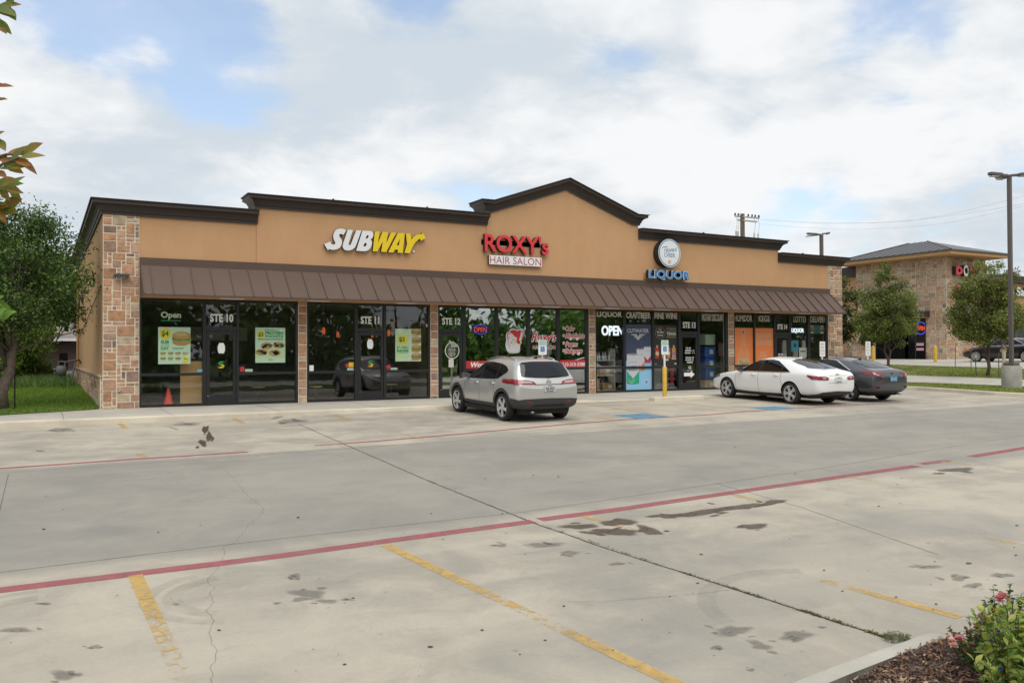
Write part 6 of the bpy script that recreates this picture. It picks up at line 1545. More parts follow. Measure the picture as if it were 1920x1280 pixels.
for px, py, lab in ((1638, 677, 'yellow bollard beside the white notice sign, in front of the stone tower'), (1754, 680, 'yellow bollard right of the stone tower door')):
    q = on_surf(px, py, lot_right); m = MB(); m.lathe([(.10, -.05), (.10, .95), (.085, 1.02), (.04, 1.05), (.001, 1.055)], 16, Matrix.Translation(q)); tag(m.build('bollard', MAT['bollard_yellow'], smooth=True, sharp=50), lab, 'bollard', 'yellow bollards')

# lot lamp post on its concrete plinth
q = rp(1897, 727); PX, PYY, PZ = q.x, q.y, q.z
t = thing('lamp_post', 'tall brown square lamp post on a concrete plinth at the lot edge', 'lamp post', (PX, PYY, PZ))
d36 = (q - CAM_C).dot(_fw); top = CAM_C + ray(1889, 329) * d36
m = MB(); rr = .385 * d36 / 36; m.lathe([(rr, -.2), (rr, .83), (rr - .02, .86), (.0, .862)], 28, Matrix.Translation((PX, PYY, PZ))); m.build('plinth', MAT['base_concrete'], t, smooth=True, sharp=40)
m = MB(); m.box(PX - .2, PYY - .2, PZ + .862, PX + .2, PYY + .2, PZ + .98); m.build('base_cover', MAT['pole_brown'], t)
m = MB(); m.box(PX - .065, PYY - .065, PZ + .98, PX + .065, PYY + .065, top.z); m.build('pole', MAT['pole_brown'], t)
def cobra(root, cx, cy, cz, ang, L=.75):
    M = Matrix.Translation((cx, cy, cz)) @ Matrix.Rotation(ang, 4, 'Z'); m = MB()
    m.extrude([M @ Vector(v) for v in ((.05, -.05, .02), (.30, -.06, .04), (.34, -.17, .05), (L, -.15, .10), (L + .06, -.06, .10), (L + .06, .06, .10), (L, .15, .10), (.34, .17, .05), (.30, .06, .04), (.05, .05, .02))], (0, 0, .09)); h = m.build('lamp_head', MAT['pole_brown'], root)
    m = MB(); m.box(.40, -.12, .03, L - .02, .12, .06, M=M); m.build('lens', MAT['grey_vinyl'], h)
for a in (R(-28.9 + 180), R(-28.9), R(60)): cobra(t, PX, PYY, top.z - .05, a)
# smaller lamp post and utility pole beyond the shops
def back(px, py, d): return CAM_C + ray(px, py) * d
b0 = back(1540, 440, 62); t = thing('lamp_post', 'thin lamp post showing above the right parapet, behind the shops', 'lamp post', (b0.x, b0.y, .5))
m = MB(); m.box(b0.x - .10, b0.y - .10, .5, b0.x + .10, b0.y + .10, b0.z); m.build('pole', MAT['pole_brown'], t)
cobra(t, b0.x, b0.y, b0.z - .05, R(-28.9 + 180), 1.0); cobra(t, b0.x, b0.y, b0.z - .0, R(-20), .6); e = back(1511, 443.5, 62); m = MB(); m.tube([tuple(b0), tuple(e)], .035, 6); m.build('bracket_arm', MAT['pole_brown'], t)
u0 = back(1392, 401, 75); t = thing('utility_pole', 'brown timber utility pole with white crossarms behind the shops', 'utility pole', (u0.x, u0.y, .5))
m = MB(); m.tube([(u0.x, u0.y, .3), (u0.x, u0.y, u0.z)], [.24, .19], 12); m.build('pole', MAT['timber'], t)
dA = (back(1430, 411, 73) - back(1366, 405, 77)); dA.normalize()
for zz, L0, L1 in ((-.30, 1.3, 1.9), (-.62, .9, 1.6)):
    m = MB(); c = u0 + Vector((0, -.25, zz)); m.tube([tuple(c - dA * L0), tuple(c + dA * L1)], .075, 6); m.build('crossarm', MAT['pale_goods'], t)
for s in (-1.25, -.8, .5, 1.0, 1.4, 1.85):
    c = u0 + dA * s + Vector((0, -.25, -.25)); m = MB(); m.lathe([(.06, 0), (.09, .08), (.05, .12), (.09, .17), (.05, .22)], 8, Matrix.Translation(c)); m.build('insulator', MAT['dark_grey'], t)
for s in (-.95, 1.2, 1.7, -1.2):
    c = u0 + dA * s + Vector((0, -.3, -.95)); m = MB(); m.lathe([(.07, -.35), (.07, .2), (.03, .25)], 8, Matrix.Translation(c + Vector((0, 0, -.9)))); m.tube([tuple(c + Vector((0, 0, .6))), tuple(c + Vector((.15, 0, .1))), tuple(c + Vector((0, 0, -.7)))], .018, 5); m.build('fuse', MAT['pale_goods'], t)
def wire(label, pts, r, name='power_line', seg=24):
    m = MB(); m.tube([tuple(p) for p in smooth_poly(pts, seg, False)], r, 5); return tag(m.build(name, MAT['steel']), label, 'cable', 'overhead wires')
wire('top overhead wire running right from the timber pole', [back(1428, 411, 75), back(1560, 418, 70), back(1720, 412, 62), back(1930, 365, 50), back(2100, 310, 44)], .0055)
wire('second overhead wire running right from the timber pole', [back(1425, 413, 75.5), back(1560, 419, 71), back(1720, 412, 63), back(1930, 380, 51), back(2100, 335, 45)], .0055)
wire('lowest of the three overhead wires right of the timber pole', [back(1425, 420, 76), back(1500, 426, 74), back(1600, 430, 69), back(1760, 420, 60), back(1930, 384, 52), back(2100, 350, 45)], .0055)
wire('upper of the two dark wires between the lamp post and the right edge', [back(1880, 512, 90), back(1990, 503, 80)], .025); wire('lower of the two dark wires between the lamp post and the right edge', [back(1880, 522, 90), back(1990, 515, 80)], .025)

# ================================================================== second building (stone tower and wing)
TC = at_depth(1776, 676, 58); TZ = TC.z - .02
x0, y0 = TC.x, TC.y
x1 = on_plane(1849, 600, 1, y0).x
fe = on_plane(1605, 500, 0, x0); y1 = fe.y
EV = on_plane(1776, 480, 0, x0).z
tw = thing('stone_tower_building', 'stone clad tower building with hipped metal roof beyond the verge', 'building', (x0, y0, TZ))
m = MB(); m.box(x0, y0, TZ - .3, x1, y1, EV + .1); tb = m.build('wall', MAT['mortar'], tw)
dz0, dz1 = y0 + 1.55, y0 + 3.25     # door recess along Y, wall facing -X
def inhole(a, b, v): return (dz0 - .02 < a < dz1 + .02 and v < TZ + 3.0) or (y0 + 4.2 < a < y0 + 7.6 and v < TZ + 2.9 and False)
s = ashlar(y0, y1, TZ - .05, EV, .165, 31, lambda u, v, d: (x0 - d * 1.3, y0 + y1 - u, v), pale=.35); s.add(ashlar(x0, x1, TZ - .05, EV, .165, 32, lambda u, v, d: (u, y0 - d * 1.3, v), pale=.35))
s.build('stone_facing', MAT['stone'], tw)
# door bay with canopy, proud frame so that it reads as a dark opening
m = MB(); m.box(x0 - .05, dz0, TZ, x0 - .03, dz1, TZ + 2.95)
m.build('doorway', MAT['bronze_frame'], tw)
m = MB(); m.box(x0 - .06, dz0 + .08, TZ + .1, x0 - .052, dz1 - .95, TZ + 2.85); m.box(x0 - .06, dz1 - .85, TZ + .1, x0 - .052, dz1 - .08, TZ + 2.1); m.box(x0 - .06, dz1 - .85, TZ + 2.2, x0 - .052, dz1 - .08, TZ + 2.85)
m.build('door_glass', MAT['car_glass'], tw)
XS = lambda mb, a, b, z0_, z1_, off=.065: mb.box(x0 - off - .003, a, z0_, x0 - off, b, z1_)
m = MB(); XS(m, dz1 - .92 - .0, dz1 - .98, TZ + 1.0, TZ + 1.05, .1); m.build('door_bar', MAT['steel'], tw)
m = MB(); XS(m, dz0 + .15, dz1 - .98, TZ + 1.05, TZ + 1.24); XS(m, dz0 + .15, dz1 - .98, TZ + .72, TZ + .90); m.build('red_window_strip', MAT['pink_vinyl'], tw)
def xtext(word, ya, yb, za, zb, x, mb=None, **kw):
    """lettering on a wall facing -X (reads from larger to smaller Y)"""
    return text_mb(word, (x, yb, za), (0, -1, 0), (0, 0, 1), (-1, 0, 0), yb - ya, zb - za, .01, mb=mb, **kw)
t = thing('led_sign', 'red lit OPEN inside a blue oval in the stone tower doorway', 'neon sign', (x0, dz0 + .6, TZ + 2.2))
m = xtext('OPEN', dz1 - 1.65, dz1 - 1.0, TZ + 2.12, TZ + 2.42, x0 - .07, bold=.05); m.build('letters', MAT['led_red'], t)
m = MB(); ce = (dz1 - 1.33, TZ + 2.27)
for a0, a1 in ((35, 145), (215, 325)):
    P = oval(ce[0], ce[1], .42, .42, 14, a0, a1)
    m = MB(); m.tube([(x0 - .08, a, b) for a, b in P], .035, 5); m.build('oval', MAT['led_blue'], t)
xtext('101', dz1 - .62, dz1 - .22, TZ + 2.25, TZ + 2.5, x0 - .062, bold=.02).build('door_number', MAT['grey_vinyl'], tw)
m = MB(); m.box(x0 - .75, dz0 - .3, TZ + 3.02, x0 - .03, dz1 + 1.2, TZ + 3.45); m.build('canopy', MAT['cornice'], tw)
m = MB(); m.box(x0 - .70, dz0 - .25, TZ + 2.97, x0 - .03, dz1 + 1.15, TZ + 3.02); m.build('canopy_soffit', MAT['stucco_trim'], tw)
wa, wb_ = on_plane(1704, 660, 0, x0).y, on_plane(1643, 660, 0, x0).y
m = MB(); m.box(x0 - .06, wa, TZ + .1, x0 - .035, wb_, TZ + 2.9); m.build('shop_window', MAT['car_glass'], tw)
m = MB(); m.box(x0 - .5, wa - .2, TZ + 2.95, x0 - .03, wb_ + .5, TZ + 3.12); m.build('canopy', MAT['cornice'], tw)
# eave, hipped standing-seam roof
ov = 1.05; ex0, ey0, ex1, ey1 = x0 - ov, y0 - ov, x1 + ov, y1 + ov
m = MB(); m.box(ex0, ey0, EV + .02, ex1, ey1, EV + .32); m.build('eave', MAT['stucco_trim'], tw)
ap = on_plane(1725, 455, 0, x0 + 2.5).z
pz = EV + .33; rt = max(EV + 1.3, ap); cx_, cy_ = (ex0 + ex1) / 2, (ey0 + ey1) / 2
hr = abs((ey1 - ey0) - (ex1 - ex0)) / 2
if ey1 - ey0 > ex1 - ex0: A_, B_ = Vector((cx_, cy_ - hr * .5, rt)), Vector((cx_, cy_ + hr * .5, rt))
else: A_, B_ = Vector((cx_ - hr * .5, cy_, rt)), Vector((cx_ + hr * .5, cy_, rt))
c4 = [Vector((ex0 - .06, ey0 - .06, pz)), Vector((ex1 + .06, ey0 - .06, pz)), Vector((ex1 + .06, ey1 + .06, pz)), Vector((ex0 - .06, ey1 + .06, pz))]
pbr('tower_roof', (.080, .078, .082), .4, .3)
m = MB()
if ey1 - ey0 > ex1 - ex0: F = [(c4[0], c4[1], A_), (c4[1], c4[2], B_, A_), (c4[2], c4[3], B_), (c4[3], c4[0], A_, B_)]
else: F = [(c4[0], c4[1], B_, A_), (c4[1], c4[2], B_), (c4[2], c4[3], A_, B_), (c4[3], c4[0], A_)]
for f_ in F: m.poly(f_)
m.box(ex0 - .07, ey0 - .07, pz - .09, ex1 + .07, ey1 + .07, pz - .001)
rf = m.build('roof', MAT['tower_roof'], tw)
m = MB()
for i in range(1, 17):
    u = i / 17; a = c4[3].lerp(c4[0], u)
    if len(F[3]) == 4:
        yy = a.y; yA, yB = sorted((A_.y, B_.y)); 
        if yA <= yy <= yB: b = Vector((A_.x, yy, rt))
        else:
            k_ = (yy - c4[0].y) / (yA - c4[0].y) if yy < yA else (c4[3].y - yy) / (c4[3].y - yB); b = Vector((a.x + (A_.x - a.x) * k_, yy, pz + (rt - pz) * k_))
    else:
        k_ = min(1, min(yy_ for yy_ in ((a.y - c4[0].y) / (A_.y - c4[0].y), (c4[3].y - a.y) / (c4[3].y - A_.y)))); b = Vector((a.x + (A_.x - a.x) * k_, a.y, pz + (rt - pz) * k_))
    m.tube([tuple(a), tuple(b)], .035, 4)
m.tube([tuple(c4[0]), tuple(A_)], .06, 5); m.tube([tuple(c4[3]), tuple(B_ if len(F[3]) == 4 else A_)], .06, 5)
m.build('roof_seam', MAT['tower_roof'], rf)
# red lettering on the face towards the road
t = thing('wall_sign', 'red and white channel letters high on the stone tower, half hidden by the tree', 'sign', (x0 + 1.5, y0 - .1, EV - 2))
a = on_plane(1793, 512, 1, y0 - .35); b = on_plane(1829, 500, 1, y0 - .35); hz = .85 * (b - a).length * .0 + 1.15
zt_ = on_plane(1796, 499, 1, y0 - .35).z; zb_ = on_plane(1796, 514.5, 1, y0 - .35).z
wd = (b.x - a.x); n3 = wd / 3
split_return(ftext('D', a.x, zb_, a.x + n3 * 1.05, zt_, y0 - .05, .3, bold=.08)).build('letter', [MAT['sign_red'], MAT['sign_return']], t)
split_return(ftext('O', a.x + n3 * 1.15, zb_ - .1, a.x + n3 * 1.95, zt_ + .12, y0 - .05, .3, bold=.03)).build('letter', [MAT['sign_white'], MAT['sign_return']], t)
split_return(ftext('N', a.x + n3 * 2.1, zb_, a.x + n3 * 3.0, zt_, y0 - .05, .3, bold=.08)).build('letter', [MAT['sign_red'], MAT['sign_return']], t)
m = MB()
for q in range(5): m = MB(); m.box(a.x + .3 + q * n3 * .55, y0 - .25, zb_ - 1.6, a.x + .3 + (q * .55 + .34) * n3, y0 - .05, zb_ - .8); m.build('small_letter', MAT['sign_red'], t)
# wing with parapet running right, shop front and awning
wy = y0 + 2.2; X2 = x0 + 45; wz = on_plane(1910, 527, 1, wy).z
wing = thing('shop_wing_building', 'tan stucco shop wing with dark awning right of the stone tower', 'building', (x1 + 10, wy, TZ))
m = MB(); m.box(x1 + .01, wy, TZ + 2.9, X2, wy + 14, wz); m.build('wall', MAT['stucco'], wing)
m = MB(); m.box(x1 + .012, wy - .3, wz - .15, X2, wy + 14.2, wz + .35); m.build('cornice', MAT['cornice'], wing)
m = MB(); m.box(x1 + .01, wy + .05, TZ - .2, X2, wy + .4, TZ + 2.9); m.build('shop_window', MAT['car_glass'], wing)
for i in range(14): m = MB(); m.box(x1 + .8 + 1.6 * i, wy, TZ, x1 + .9 + 1.6 * i, wy + .049, TZ + 2.9); m.build('window_frame', MAT['steel'], wing)
m = MB(); m.extrude([(x1 + .3, wy - .02, TZ + 4.0), (x1 + .3, wy - 1.2, TZ + 3.1), (x1 + .3, wy - 1.2, TZ + 3.0), (x1 + .3, wy - .02, TZ + 3.0)], (38, 0, 0)); m.build('awning', MAT['awning_metal'], wing)
m = MB(); m.box(x1 + 3.5, wy - .03, TZ - .1, x1 + 4.4, wy + .05 - .001, TZ + 2.95); m.build('pier', MAT['mortar'], wing)
t = thing('wall_sign', 'white channel letters on the tan wing, partly behind the lamp post', 'sign', (x1 + 5, wy - .1, TZ + 4.8))
a = on_plane(1872, 553.5, 1, wy - .15); b = on_plane(1941, 540, 1, wy - .15); split_return(ftext('Nail Salon', a.x, a.z, b.x, b.z, wy - .03, .15, bold=.03)).build('channel_letters', [MAT['sign_white'], MAT['sign_return']], t)
# low rear wing left of the tower
lw_ = thing('rear_wing_building', 'low tan wing with stone base between the shop row and the stone tower', 'building', (x0 + 1, y1 + 5, TZ))
m = MB(); zz = on_plane(1590, 520, 0, x0 + .6).z; m.box(x0 + .6, y1 + .01, TZ - .3, x0 + 12, y1 + 22, zz); m.build('wall', MAT['stucco'], lw_)
m = MB(); m.box(x0 + .3, y1 + .012, zz, x0 + 12, y1 + 22.3, zz + .75); m.build('cornice', MAT['cornice'], lw_)
m = ashlar(y1, y1 + 22, TZ - .05, TZ + 1.55, .18, 41, lambda u, v, d: (x0 + .55 - d, 2 * y1 + 22 - u, v), pale=.35); m.box(x0 + .5, y1 + .01, TZ + 1.55, x0 + .6, y1 + 22, TZ + 1.68, (.45, .36, .24)); m.build('stone_base', MAT['stone'], lw_)
q = on_plane(1591.5, 597, 0, x0 + .55); m = MB(); m.box(q.x - .2, q.y - .12, q.z - .22, q.x + .04, q.y + .12, q.z + .22); m.build('wall_light', MAT['white_paint'], lw_)

# ================================================================== house and meter left of the shops
pbr('siding', (.105, .062, .050), .8, vary=.1); pbr('shingle', (.22, .19, .17), .9, vary=.2, vscale=4, bump=.4, bscale=20)
h0 = at_depth(66, 697, 62); h1 = at_depth(150, 697, 62); ht = thing('house', 'brown timber sided house half hidden under the trees at the left', 'house', ((h0.x + h1.x) / 2, h0.y, .3))
hx0, hx1, hy = h0.x - 6, h1.x + 8, h0.y; zt2 = at_depth(100, 632, 62).z
m = MB()
nb = 14
for i in range(nb):
    z0_ = -.3 + (zt2 + .3) * i / nb; z1_ = -.3 + (zt2 + .3) * (i + 1) / nb; m.extrude([(hx0, hy, z0_), (hx0, hy - .035, z0_), (hx0, hy - .005, z1_), (hx0, hy, z1_)], (hx1 - hx0, 0, 0))
m.box(hx0, hy + .001, -.3, hx1, hy + 9, zt2); m.build('wall', MAT['siding'], ht)
m = MB(); m.extrude([(hx0 - .6, hy - .9, zt2 - .1), (hx0 - .6, hy + 4.5, zt2 + 2.4), (hx0 - .6, hy + 9.9, zt2 - .1), (hx0 - .6, hy + 9.9, zt2 - .25), (hx0 - .6, hy - .9, zt2 - .25)], (hx1 - hx0 + 1.2, 0, 0)); m.build('roof', MAT['shingle'], ht)
m = MB(); m.box(hx0, hy - .95, zt2 - .28, hx1, hy - .9, zt2 - .08); m.build('gutter', MAT['white_paint'], ht)
for px0, px1, zz0, zz1 in ((40, 58, 668, 690), (112, 128, 662, 694)):
    a, b = at_depth(px0, zz1, 61.8), at_depth(px1, zz0, 61.8); m = MB(); m.box(a.x, hy - .06, a.z, b.x, hy - .04, b.z); m.box(a.x - .1, hy - .07, a.z - .1, b.x + .1, hy - .061 + .02, a.z); f_ = m.build('window', MAT['car_glass'], ht)
m = MB(); m.tube([(at_depth(69, 700, 61).x, hy - .5, -.2), (at_depth(69, 700, 61).x, hy - .5, zt2 - .25)], .08, 6); m.build('porch_post', MAT['dark_grey'], ht)
q = on_surf(129, 724, lambda x, y: lawn_z(x, y)); q.x = min(q.x, -.75)
pbr('meter_grey', (.10, .105, .11), .6)
t = thing('gas_meter', 'grey gas meter with pipes standing in the grass at the end of the side wall', 'gas meter', q)
m = MB(); m.lathe([(.001, -.17), (.16, -.15), (.2, 0), (.16, .15), (.001, .17)], 16, Matrix.Translation(q + Vector((0, 0, .62))) @ Matrix.Diagonal((1, .7, 1.25, 1))); m.build('meter', MAT['meter_grey'], t, smooth=True)
m = MB(); m.tube([q + Vector((.0, 0, -.02)), q + Vector((.0, 0, .45))], .035, 8); m.tube([q + Vector((-.1, 0, .75)), q + Vector((-.1, 0, .98)), q + Vector((.12, .0, .98)), q + Vector((.12, 0, .8))], .035, 8); m.tube([q + Vector((.12, 0, .95)), q + Vector((.65, .3, 1.05)), q + Vector((.70, .35, .9))], .04, 8); m.tube([q + Vector((.5, .1, .95)), q + Vector((.3, -.15, -.02))], .03, 8); m.tube([q + Vector((-.3, 0, .68)), q + Vector((-.1, 0, .68))], .04, 8); m.build('pipework', MAT['meter_grey'], t, smooth=True, sharp=50)

# ================================================================== person by the black car
pbr('skin_tone', (.32, .18, .12), .6); pbr('khaki', (.46, .40, .29), .85, vary=.06); pbr('dark_shirt', (.05, .055, .065), .85); pbr('hair_dark', (.02, .015, .012), .6)
pp = on_surf(1882, 688.5, lot_right)
def skinned(name, pts, edges, mat, parent):
    me = bpy.data.meshes.new(name); me.from_pydata([p[:3] for p in pts], edges, [])
    ob = bpy.data.objects.new(name, me); COL.objects.link(ob); md = ob.modifiers.new('k', 'SKIN')
    lay = me.skin_vertices[0] if me.skin_vertices else None
    if lay is None:
        bm = bmesh.new(); bm.from_mesh(me); bm.verts.layers.skin.verify(); bm.to_mesh(me); bm.free(); lay = me.skin_vertices[0]
    for i, p in enumerate(pts): r = p[3] if len(p) == 4 else p[3:]; lay.data[i].radius = (r, r) if not isinstance(r, tuple) else r; lay.data[i].use_root = (i == 0)
    ob.modifiers.new('s', 'SUBSURF').levels = 2
    dg = bpy.context.evaluated_depsgraph_get(); dg.update(); nm = bpy.data.meshes.new_from_object(ob.evaluated_get(dg)); ob.modifiers.clear(); ob.data = nm; bpy.data.meshes.remove(me)
    nm.polygons.foreach_set('use_smooth', [True] * len(nm.polygons)); nm.materials.clear(); nm.materials.append(MAT[mat]); ob.parent = parent; return ob
per = thing('person', 'person in khaki trousers and dark shirt standing beside the black car, head behind the leaves', 'person', pp, R(30))
H_ = 1.74
P_ = [(0, 0, .98, .15, .11), (0, .01, 1.18, .145, .10), (0, .0, 1.38, .17, .11), (0, 0, 1.47, .07, .06), (0, -.01, 1.55, .05, .05), (0, -.02, 1.64, .085, .095), (0, -.01, 1.72, .06, .07),
      (.19, 0, 1.42, .06, .06), (.25, .02, 1.15, .043, .043), (.24, -.06, .92, .034, .034), (.24, -.08, .84, .038, .02), (-.19, 0, 1.42, .06, .06), (-.26, .04, 1.16, .043, .043), (-.20, -.12, .98, .034, .034), (-.17, -.17, .93, .038, .02),
      (.10, 0, .88, .09, .09), (.11, -.01, .50, .06, .06), (.11, .03, .08, .042, .042), (.12, -.12, .035, .045, .03), (-.10, 0, .88, .09, .09), (-.13, -.03, .50, .06, .06), (-.14, .05, .08, .042, .042), (-.15, -.10, .035, .045, .03)]
skinned('body', P_, [(0, 1), (1, 2), (2, 3), (3, 4), (4, 5), (5, 6), (2, 7), (7, 8), (8, 9), (9, 10), (2, 11), (11, 12), (12, 13), (13, 14), (0, 15), (15, 16), (16, 17), (17, 18), (0, 19), (19, 20), (20, 21), (21, 22)], 'skin_tone', per)
skinned('trousers', [(0, 0, .99, .165, .13), (.10, 0, .88, .115, .115), (.11, -.01, .50, .085, .085), (.11, .03, .09, .068, .068), (-.10, 0, .88, .115, .115), (-.13, -.03, .50, .085, .085), (-.14, .05, .09, .068, .068)], [(0, 1), (1, 2), (2, 3), (0, 4), (4, 5), (5, 6)], 'khaki', per)
skinned('shirt', [(0, 0, .98, .175, .135), (0, .01, 1.18, .165, .12), (0, 0, 1.38, .19, .13), (0, 0, 1.47, .09, .08), (.20, 0, 1.42, .08, .08), (.25, .015, 1.20, .066, .066), (-.20, 0, 1.42, .08, .08), (-.255, .03, 1.20, .066, .066)], [(0, 1), (1, 2), (2, 3), (2, 4), (4, 5), (2, 6), (6, 7)], 'dark_shirt', per)
skinned('hair', [(0, .02, 1.69, .088, .09), (0, .0, 1.745, .075, .08), (0, .05, 1.63, .06, .05)], [(0, 1), (0, 2)], 'hair_dark', per)
for s in (-.035, .035):
    m = MB(); m.lathe([(.001, -.01), (.012, 0), (.001, .01)], 8, Matrix.Translation((s, -.108, 1.655))); sub(m, 'eye', 'gap', per)
m = MB(); m.lathe([(.016, -.03), (.012, .0), (.004, .03)], 8, Matrix.Translation((0, -.115, 1.63))); sub(m, 'nose', 'skin_tone', per, True)
# ================================================================== trees and plants
leafmat('leaves', .32); leafmat('rose_leaf', .3); leafmat('petals', .35)
pbr('bark', (.115, .085, .068), .95, vary=.35, vscale=9, bump=.9, bscale=22); pbr('bark_dark', (.06, .045, .038), .95, vary=.3, vscale=9, bump=.8, bscale=22)
def leaf_cloud(mb, clumps, n, size, cols, rn, up=.35, long=1.6):
    """n leaf faces spread through clumps = [(centre, radius, tone)]"""
    wts = [c[1] ** 2 for c in clumps]
    for _ in range(n):
        c, r, tone = rn.choices(clumps, wts)[0]
        v = Vector((rn.gauss(0, .5), rn.gauss(0, .5), rn.gauss(0, .42)))
        if v.length < .05: continue
        p = c + v * r * 1.25
        nrm = (v * .8 + Vector((rn.gauss(0, .6), rn.gauss(0, .6), up + rn.gauss(0, .5)))).normalized()
        a = nrm.orthogonal().normalized(); a.rotate(Matrix.Rotation(rn.uniform(0, 6.28), 3, nrm)); b = nrm.cross(a)
        s = size * rn.uniform(.6, 1.3); l = s * long
        col = rn.choice(cols); f = tone * rn.uniform(.75, 1.25)
        mb.poly([p - a * l * .5, p + b * s * .42, p + a * l * .5, p - b * s * .42], tuple(x * f for x in col))
def limb(mb, a, b, r0, r1, rn, wob=.12, n=5):
    pts = []
    for i in range(n + 1):
        t = i / n; p = a.lerp(b, t); L = (b - a).length
        if 0 < i < n: p = p + Vector((rn.gauss(0, wob), rn.gauss(0, wob), rn.gauss(0, wob * .4))) * L * .25
        pts.append(p)
    mb.tube(pts, [r0 + (r1 - r0) * i / n for i in range(n + 1)], 9); return pts
def tree(label, base, height, crown, trunk_r, seed, nclump=46, nleaf=9000, lsize=.10, cols=None, bark='bark', lean=(0, 0), stems=1, first=.28, group=None, name='tree', clump_r=.24, tones=(.7, 1.25), long=1.6):
    """crown: list of (dx,dy,dz,rx,ry,rz) ellipsoids relative to the base"""
    rn = random.Random(seed); base = Vector(base); t = thing(name, label, 'tree', base, 0, group); tr_ = MB()
    cols = cols or [(.045, .085, .018), (.060, .105, .022), (.035, .07, .016), (.085, .125, .030)]
    clumps = []; ctr = []
    for i in range(nclump):
        e = rn.choices(crown, [c[3] * c[5] for c in crown])[0]
        while True:
            v = Vector((rn.uniform(-1, 1), rn.uniform(-1, 1), rn.uniform(-1, 1)))
            if v.length < 1: break
        v = v.normalized() * v.length ** .6
        c = base + Vector((e[0] + v.x * e[3], e[1] + v.y * e[4], e[2] + v.z * e[5]))
        rr = min(e[3], e[5]) * clump_r * rn.uniform(.8, 2.6)
        clumps.append((c, rr, rn.uniform(*tones))); ctr.append(c)
    for s in range(stems):
        top = base + Vector((lean[0] + (s - (stems - 1) / 2) * .5, lean[1], height * .62)); b0 = base + Vector(((s - (stems - 1) / 2) * .22, rn.uniform(-.05, .05), -.1))
        pts = limb(tr_, b0, top, trunk_r, trunk_r * .35, rn, .10, 7)
        tr_.tube([b0, b0 + Vector((0, 0, .16))], [trunk_r * 1.5, trunk_r * 1.02], 9)
        for c in ctr[s::stems * (3 if nclump > 40 else 2)]:
            k_ = rn.uniform(first, .95); j = min(len(pts) - 1, max(1, int(k_ * (len(pts) - 1))))
            if c.z < pts[j].z - .2: j = max(1, j - 2)
            a = pts[j]; mid = a.lerp(c, .55) + Vector((0, 0, .1)); r = trunk_r * .28 * (1 - .5 * k_)
            tr_.tube([a, mid, c], [r, r * .6, r * .18], 6)
    tr_.build('trunk', MAT[bark], t, smooth=True)
    lv = MB(); leaf_cloud(lv, clumps, nleaf, lsize, cols, rn, long=long); lv.build('crown', MAT['leaves'], t)
    return t
G1 = [(.050, .100, .022), (.068, .125, .028), (.036, .075, .016), (.090, .145, .034), (.125, .175, .045)]
G2 = [(.045, .070, .018), (.065, .095, .022), (.035, .055, .014), (.10, .115, .030), (.12, .09, .03)]
G3 = [(.09, .15, .03), (.12, .18, .035), (.07, .12, .025)]
G2R = [(.085, .125, .032), (.115, .16, .040), (.065, .095, .024), (.16, .19, .052), (.18, .14, .048)]
GD = [(.022, .045, .012), (.030, .058, .015), (.018, .036, .010), (.045, .075, .02)]
# big tree at the left end of the shops
tree('broad dark green tree at the left end of the shops, trunk at the picture edge', (-2.35, .75, .0), 5.9, [(-1.6, .4, 3.9, 2.4, 2.2, 1.9), (.0, .6, 3.7, 2.1, 1.8, 1.75), (.1, .6, 4.4, 1.5, 1.4, 1.2), (-.9, .6, 2.6, 2.2, 1.6, .9), (.2, .6, 2.3, 1.9, 1.4, .7), (1.0, .9, 3.0, 1.0, 1.0, .8)], .17, 5, 150, 46000, .058, G1, 'bark', (.2, .3), clump_r=.13, tones=(.6, 1.4))
m = MB(); m.tube([(-2.08, .9, 0), (-2.08, .9, 1.15)], .02, 6); tag(m.build('stake', MAT['black_paint']), 'thin black stake in the grass right of the leaning trunk', 'stake')
p = at_depth(32, 712, 40); tree('pale yellow-green young tree on the lawn edge behind the big trunk', (p.x, 15.5, .25), 3.4, [(0, 0, 2.0, 1.4, 1.2, 1.1), (.3, 0, 1.1, 1.0, .9, .7), (-.3, 0, 2.7, .8, .8, .6)], .05, 12, 26, 5200, .11, [(.12, .19, .035), (.15, .22, .045), (.10, .16, .03)], 'bark_dark', group='small trees left of the shops')
p = at_depth(97, 714, 42); tree('thin dark tree in front of the brown house', (p.x, p.y, .25), 6.5, [(-.4, 0, 4.3, 2.2, 1.8, 1.7), (.9, 0, 3.6, 1.4, 1.2, 1.1)], .13, 14, 34, 6500, .13, GD, 'bark_dark', group='small trees left of the shops')
for i, (px, d, h, w) in enumerate(((-60, 55, 10, 4.5), (20, 80, 12, 5), (95, 85, 11, 5), (150, 78, 9.5, 4.2), (-140, 70, 12, 5), (60, 100, 13, 6))):
    p = at_depth(px, 690, d)
    lab = ('dark tree behind the big leaning trunk', 'tall dark tree above the roof left of the brown house', 'dark tree rising behind the brown house roof', 'dark tree touching the side wall edge behind the house', 'dark tree outside the left edge of the lawn', 'tallest dark tree far behind the brown house')[i]
    tree(lab, (p.x, p.y, .2), h, [(0, 0, h * .62, w, w, h * .33), (w * .3, 0, h * .42, w * .8, w * .7, h * .22)], .25, 60 + i, 30, 4200, .34, GD, 'bark_dark', group='trees behind the brown house')
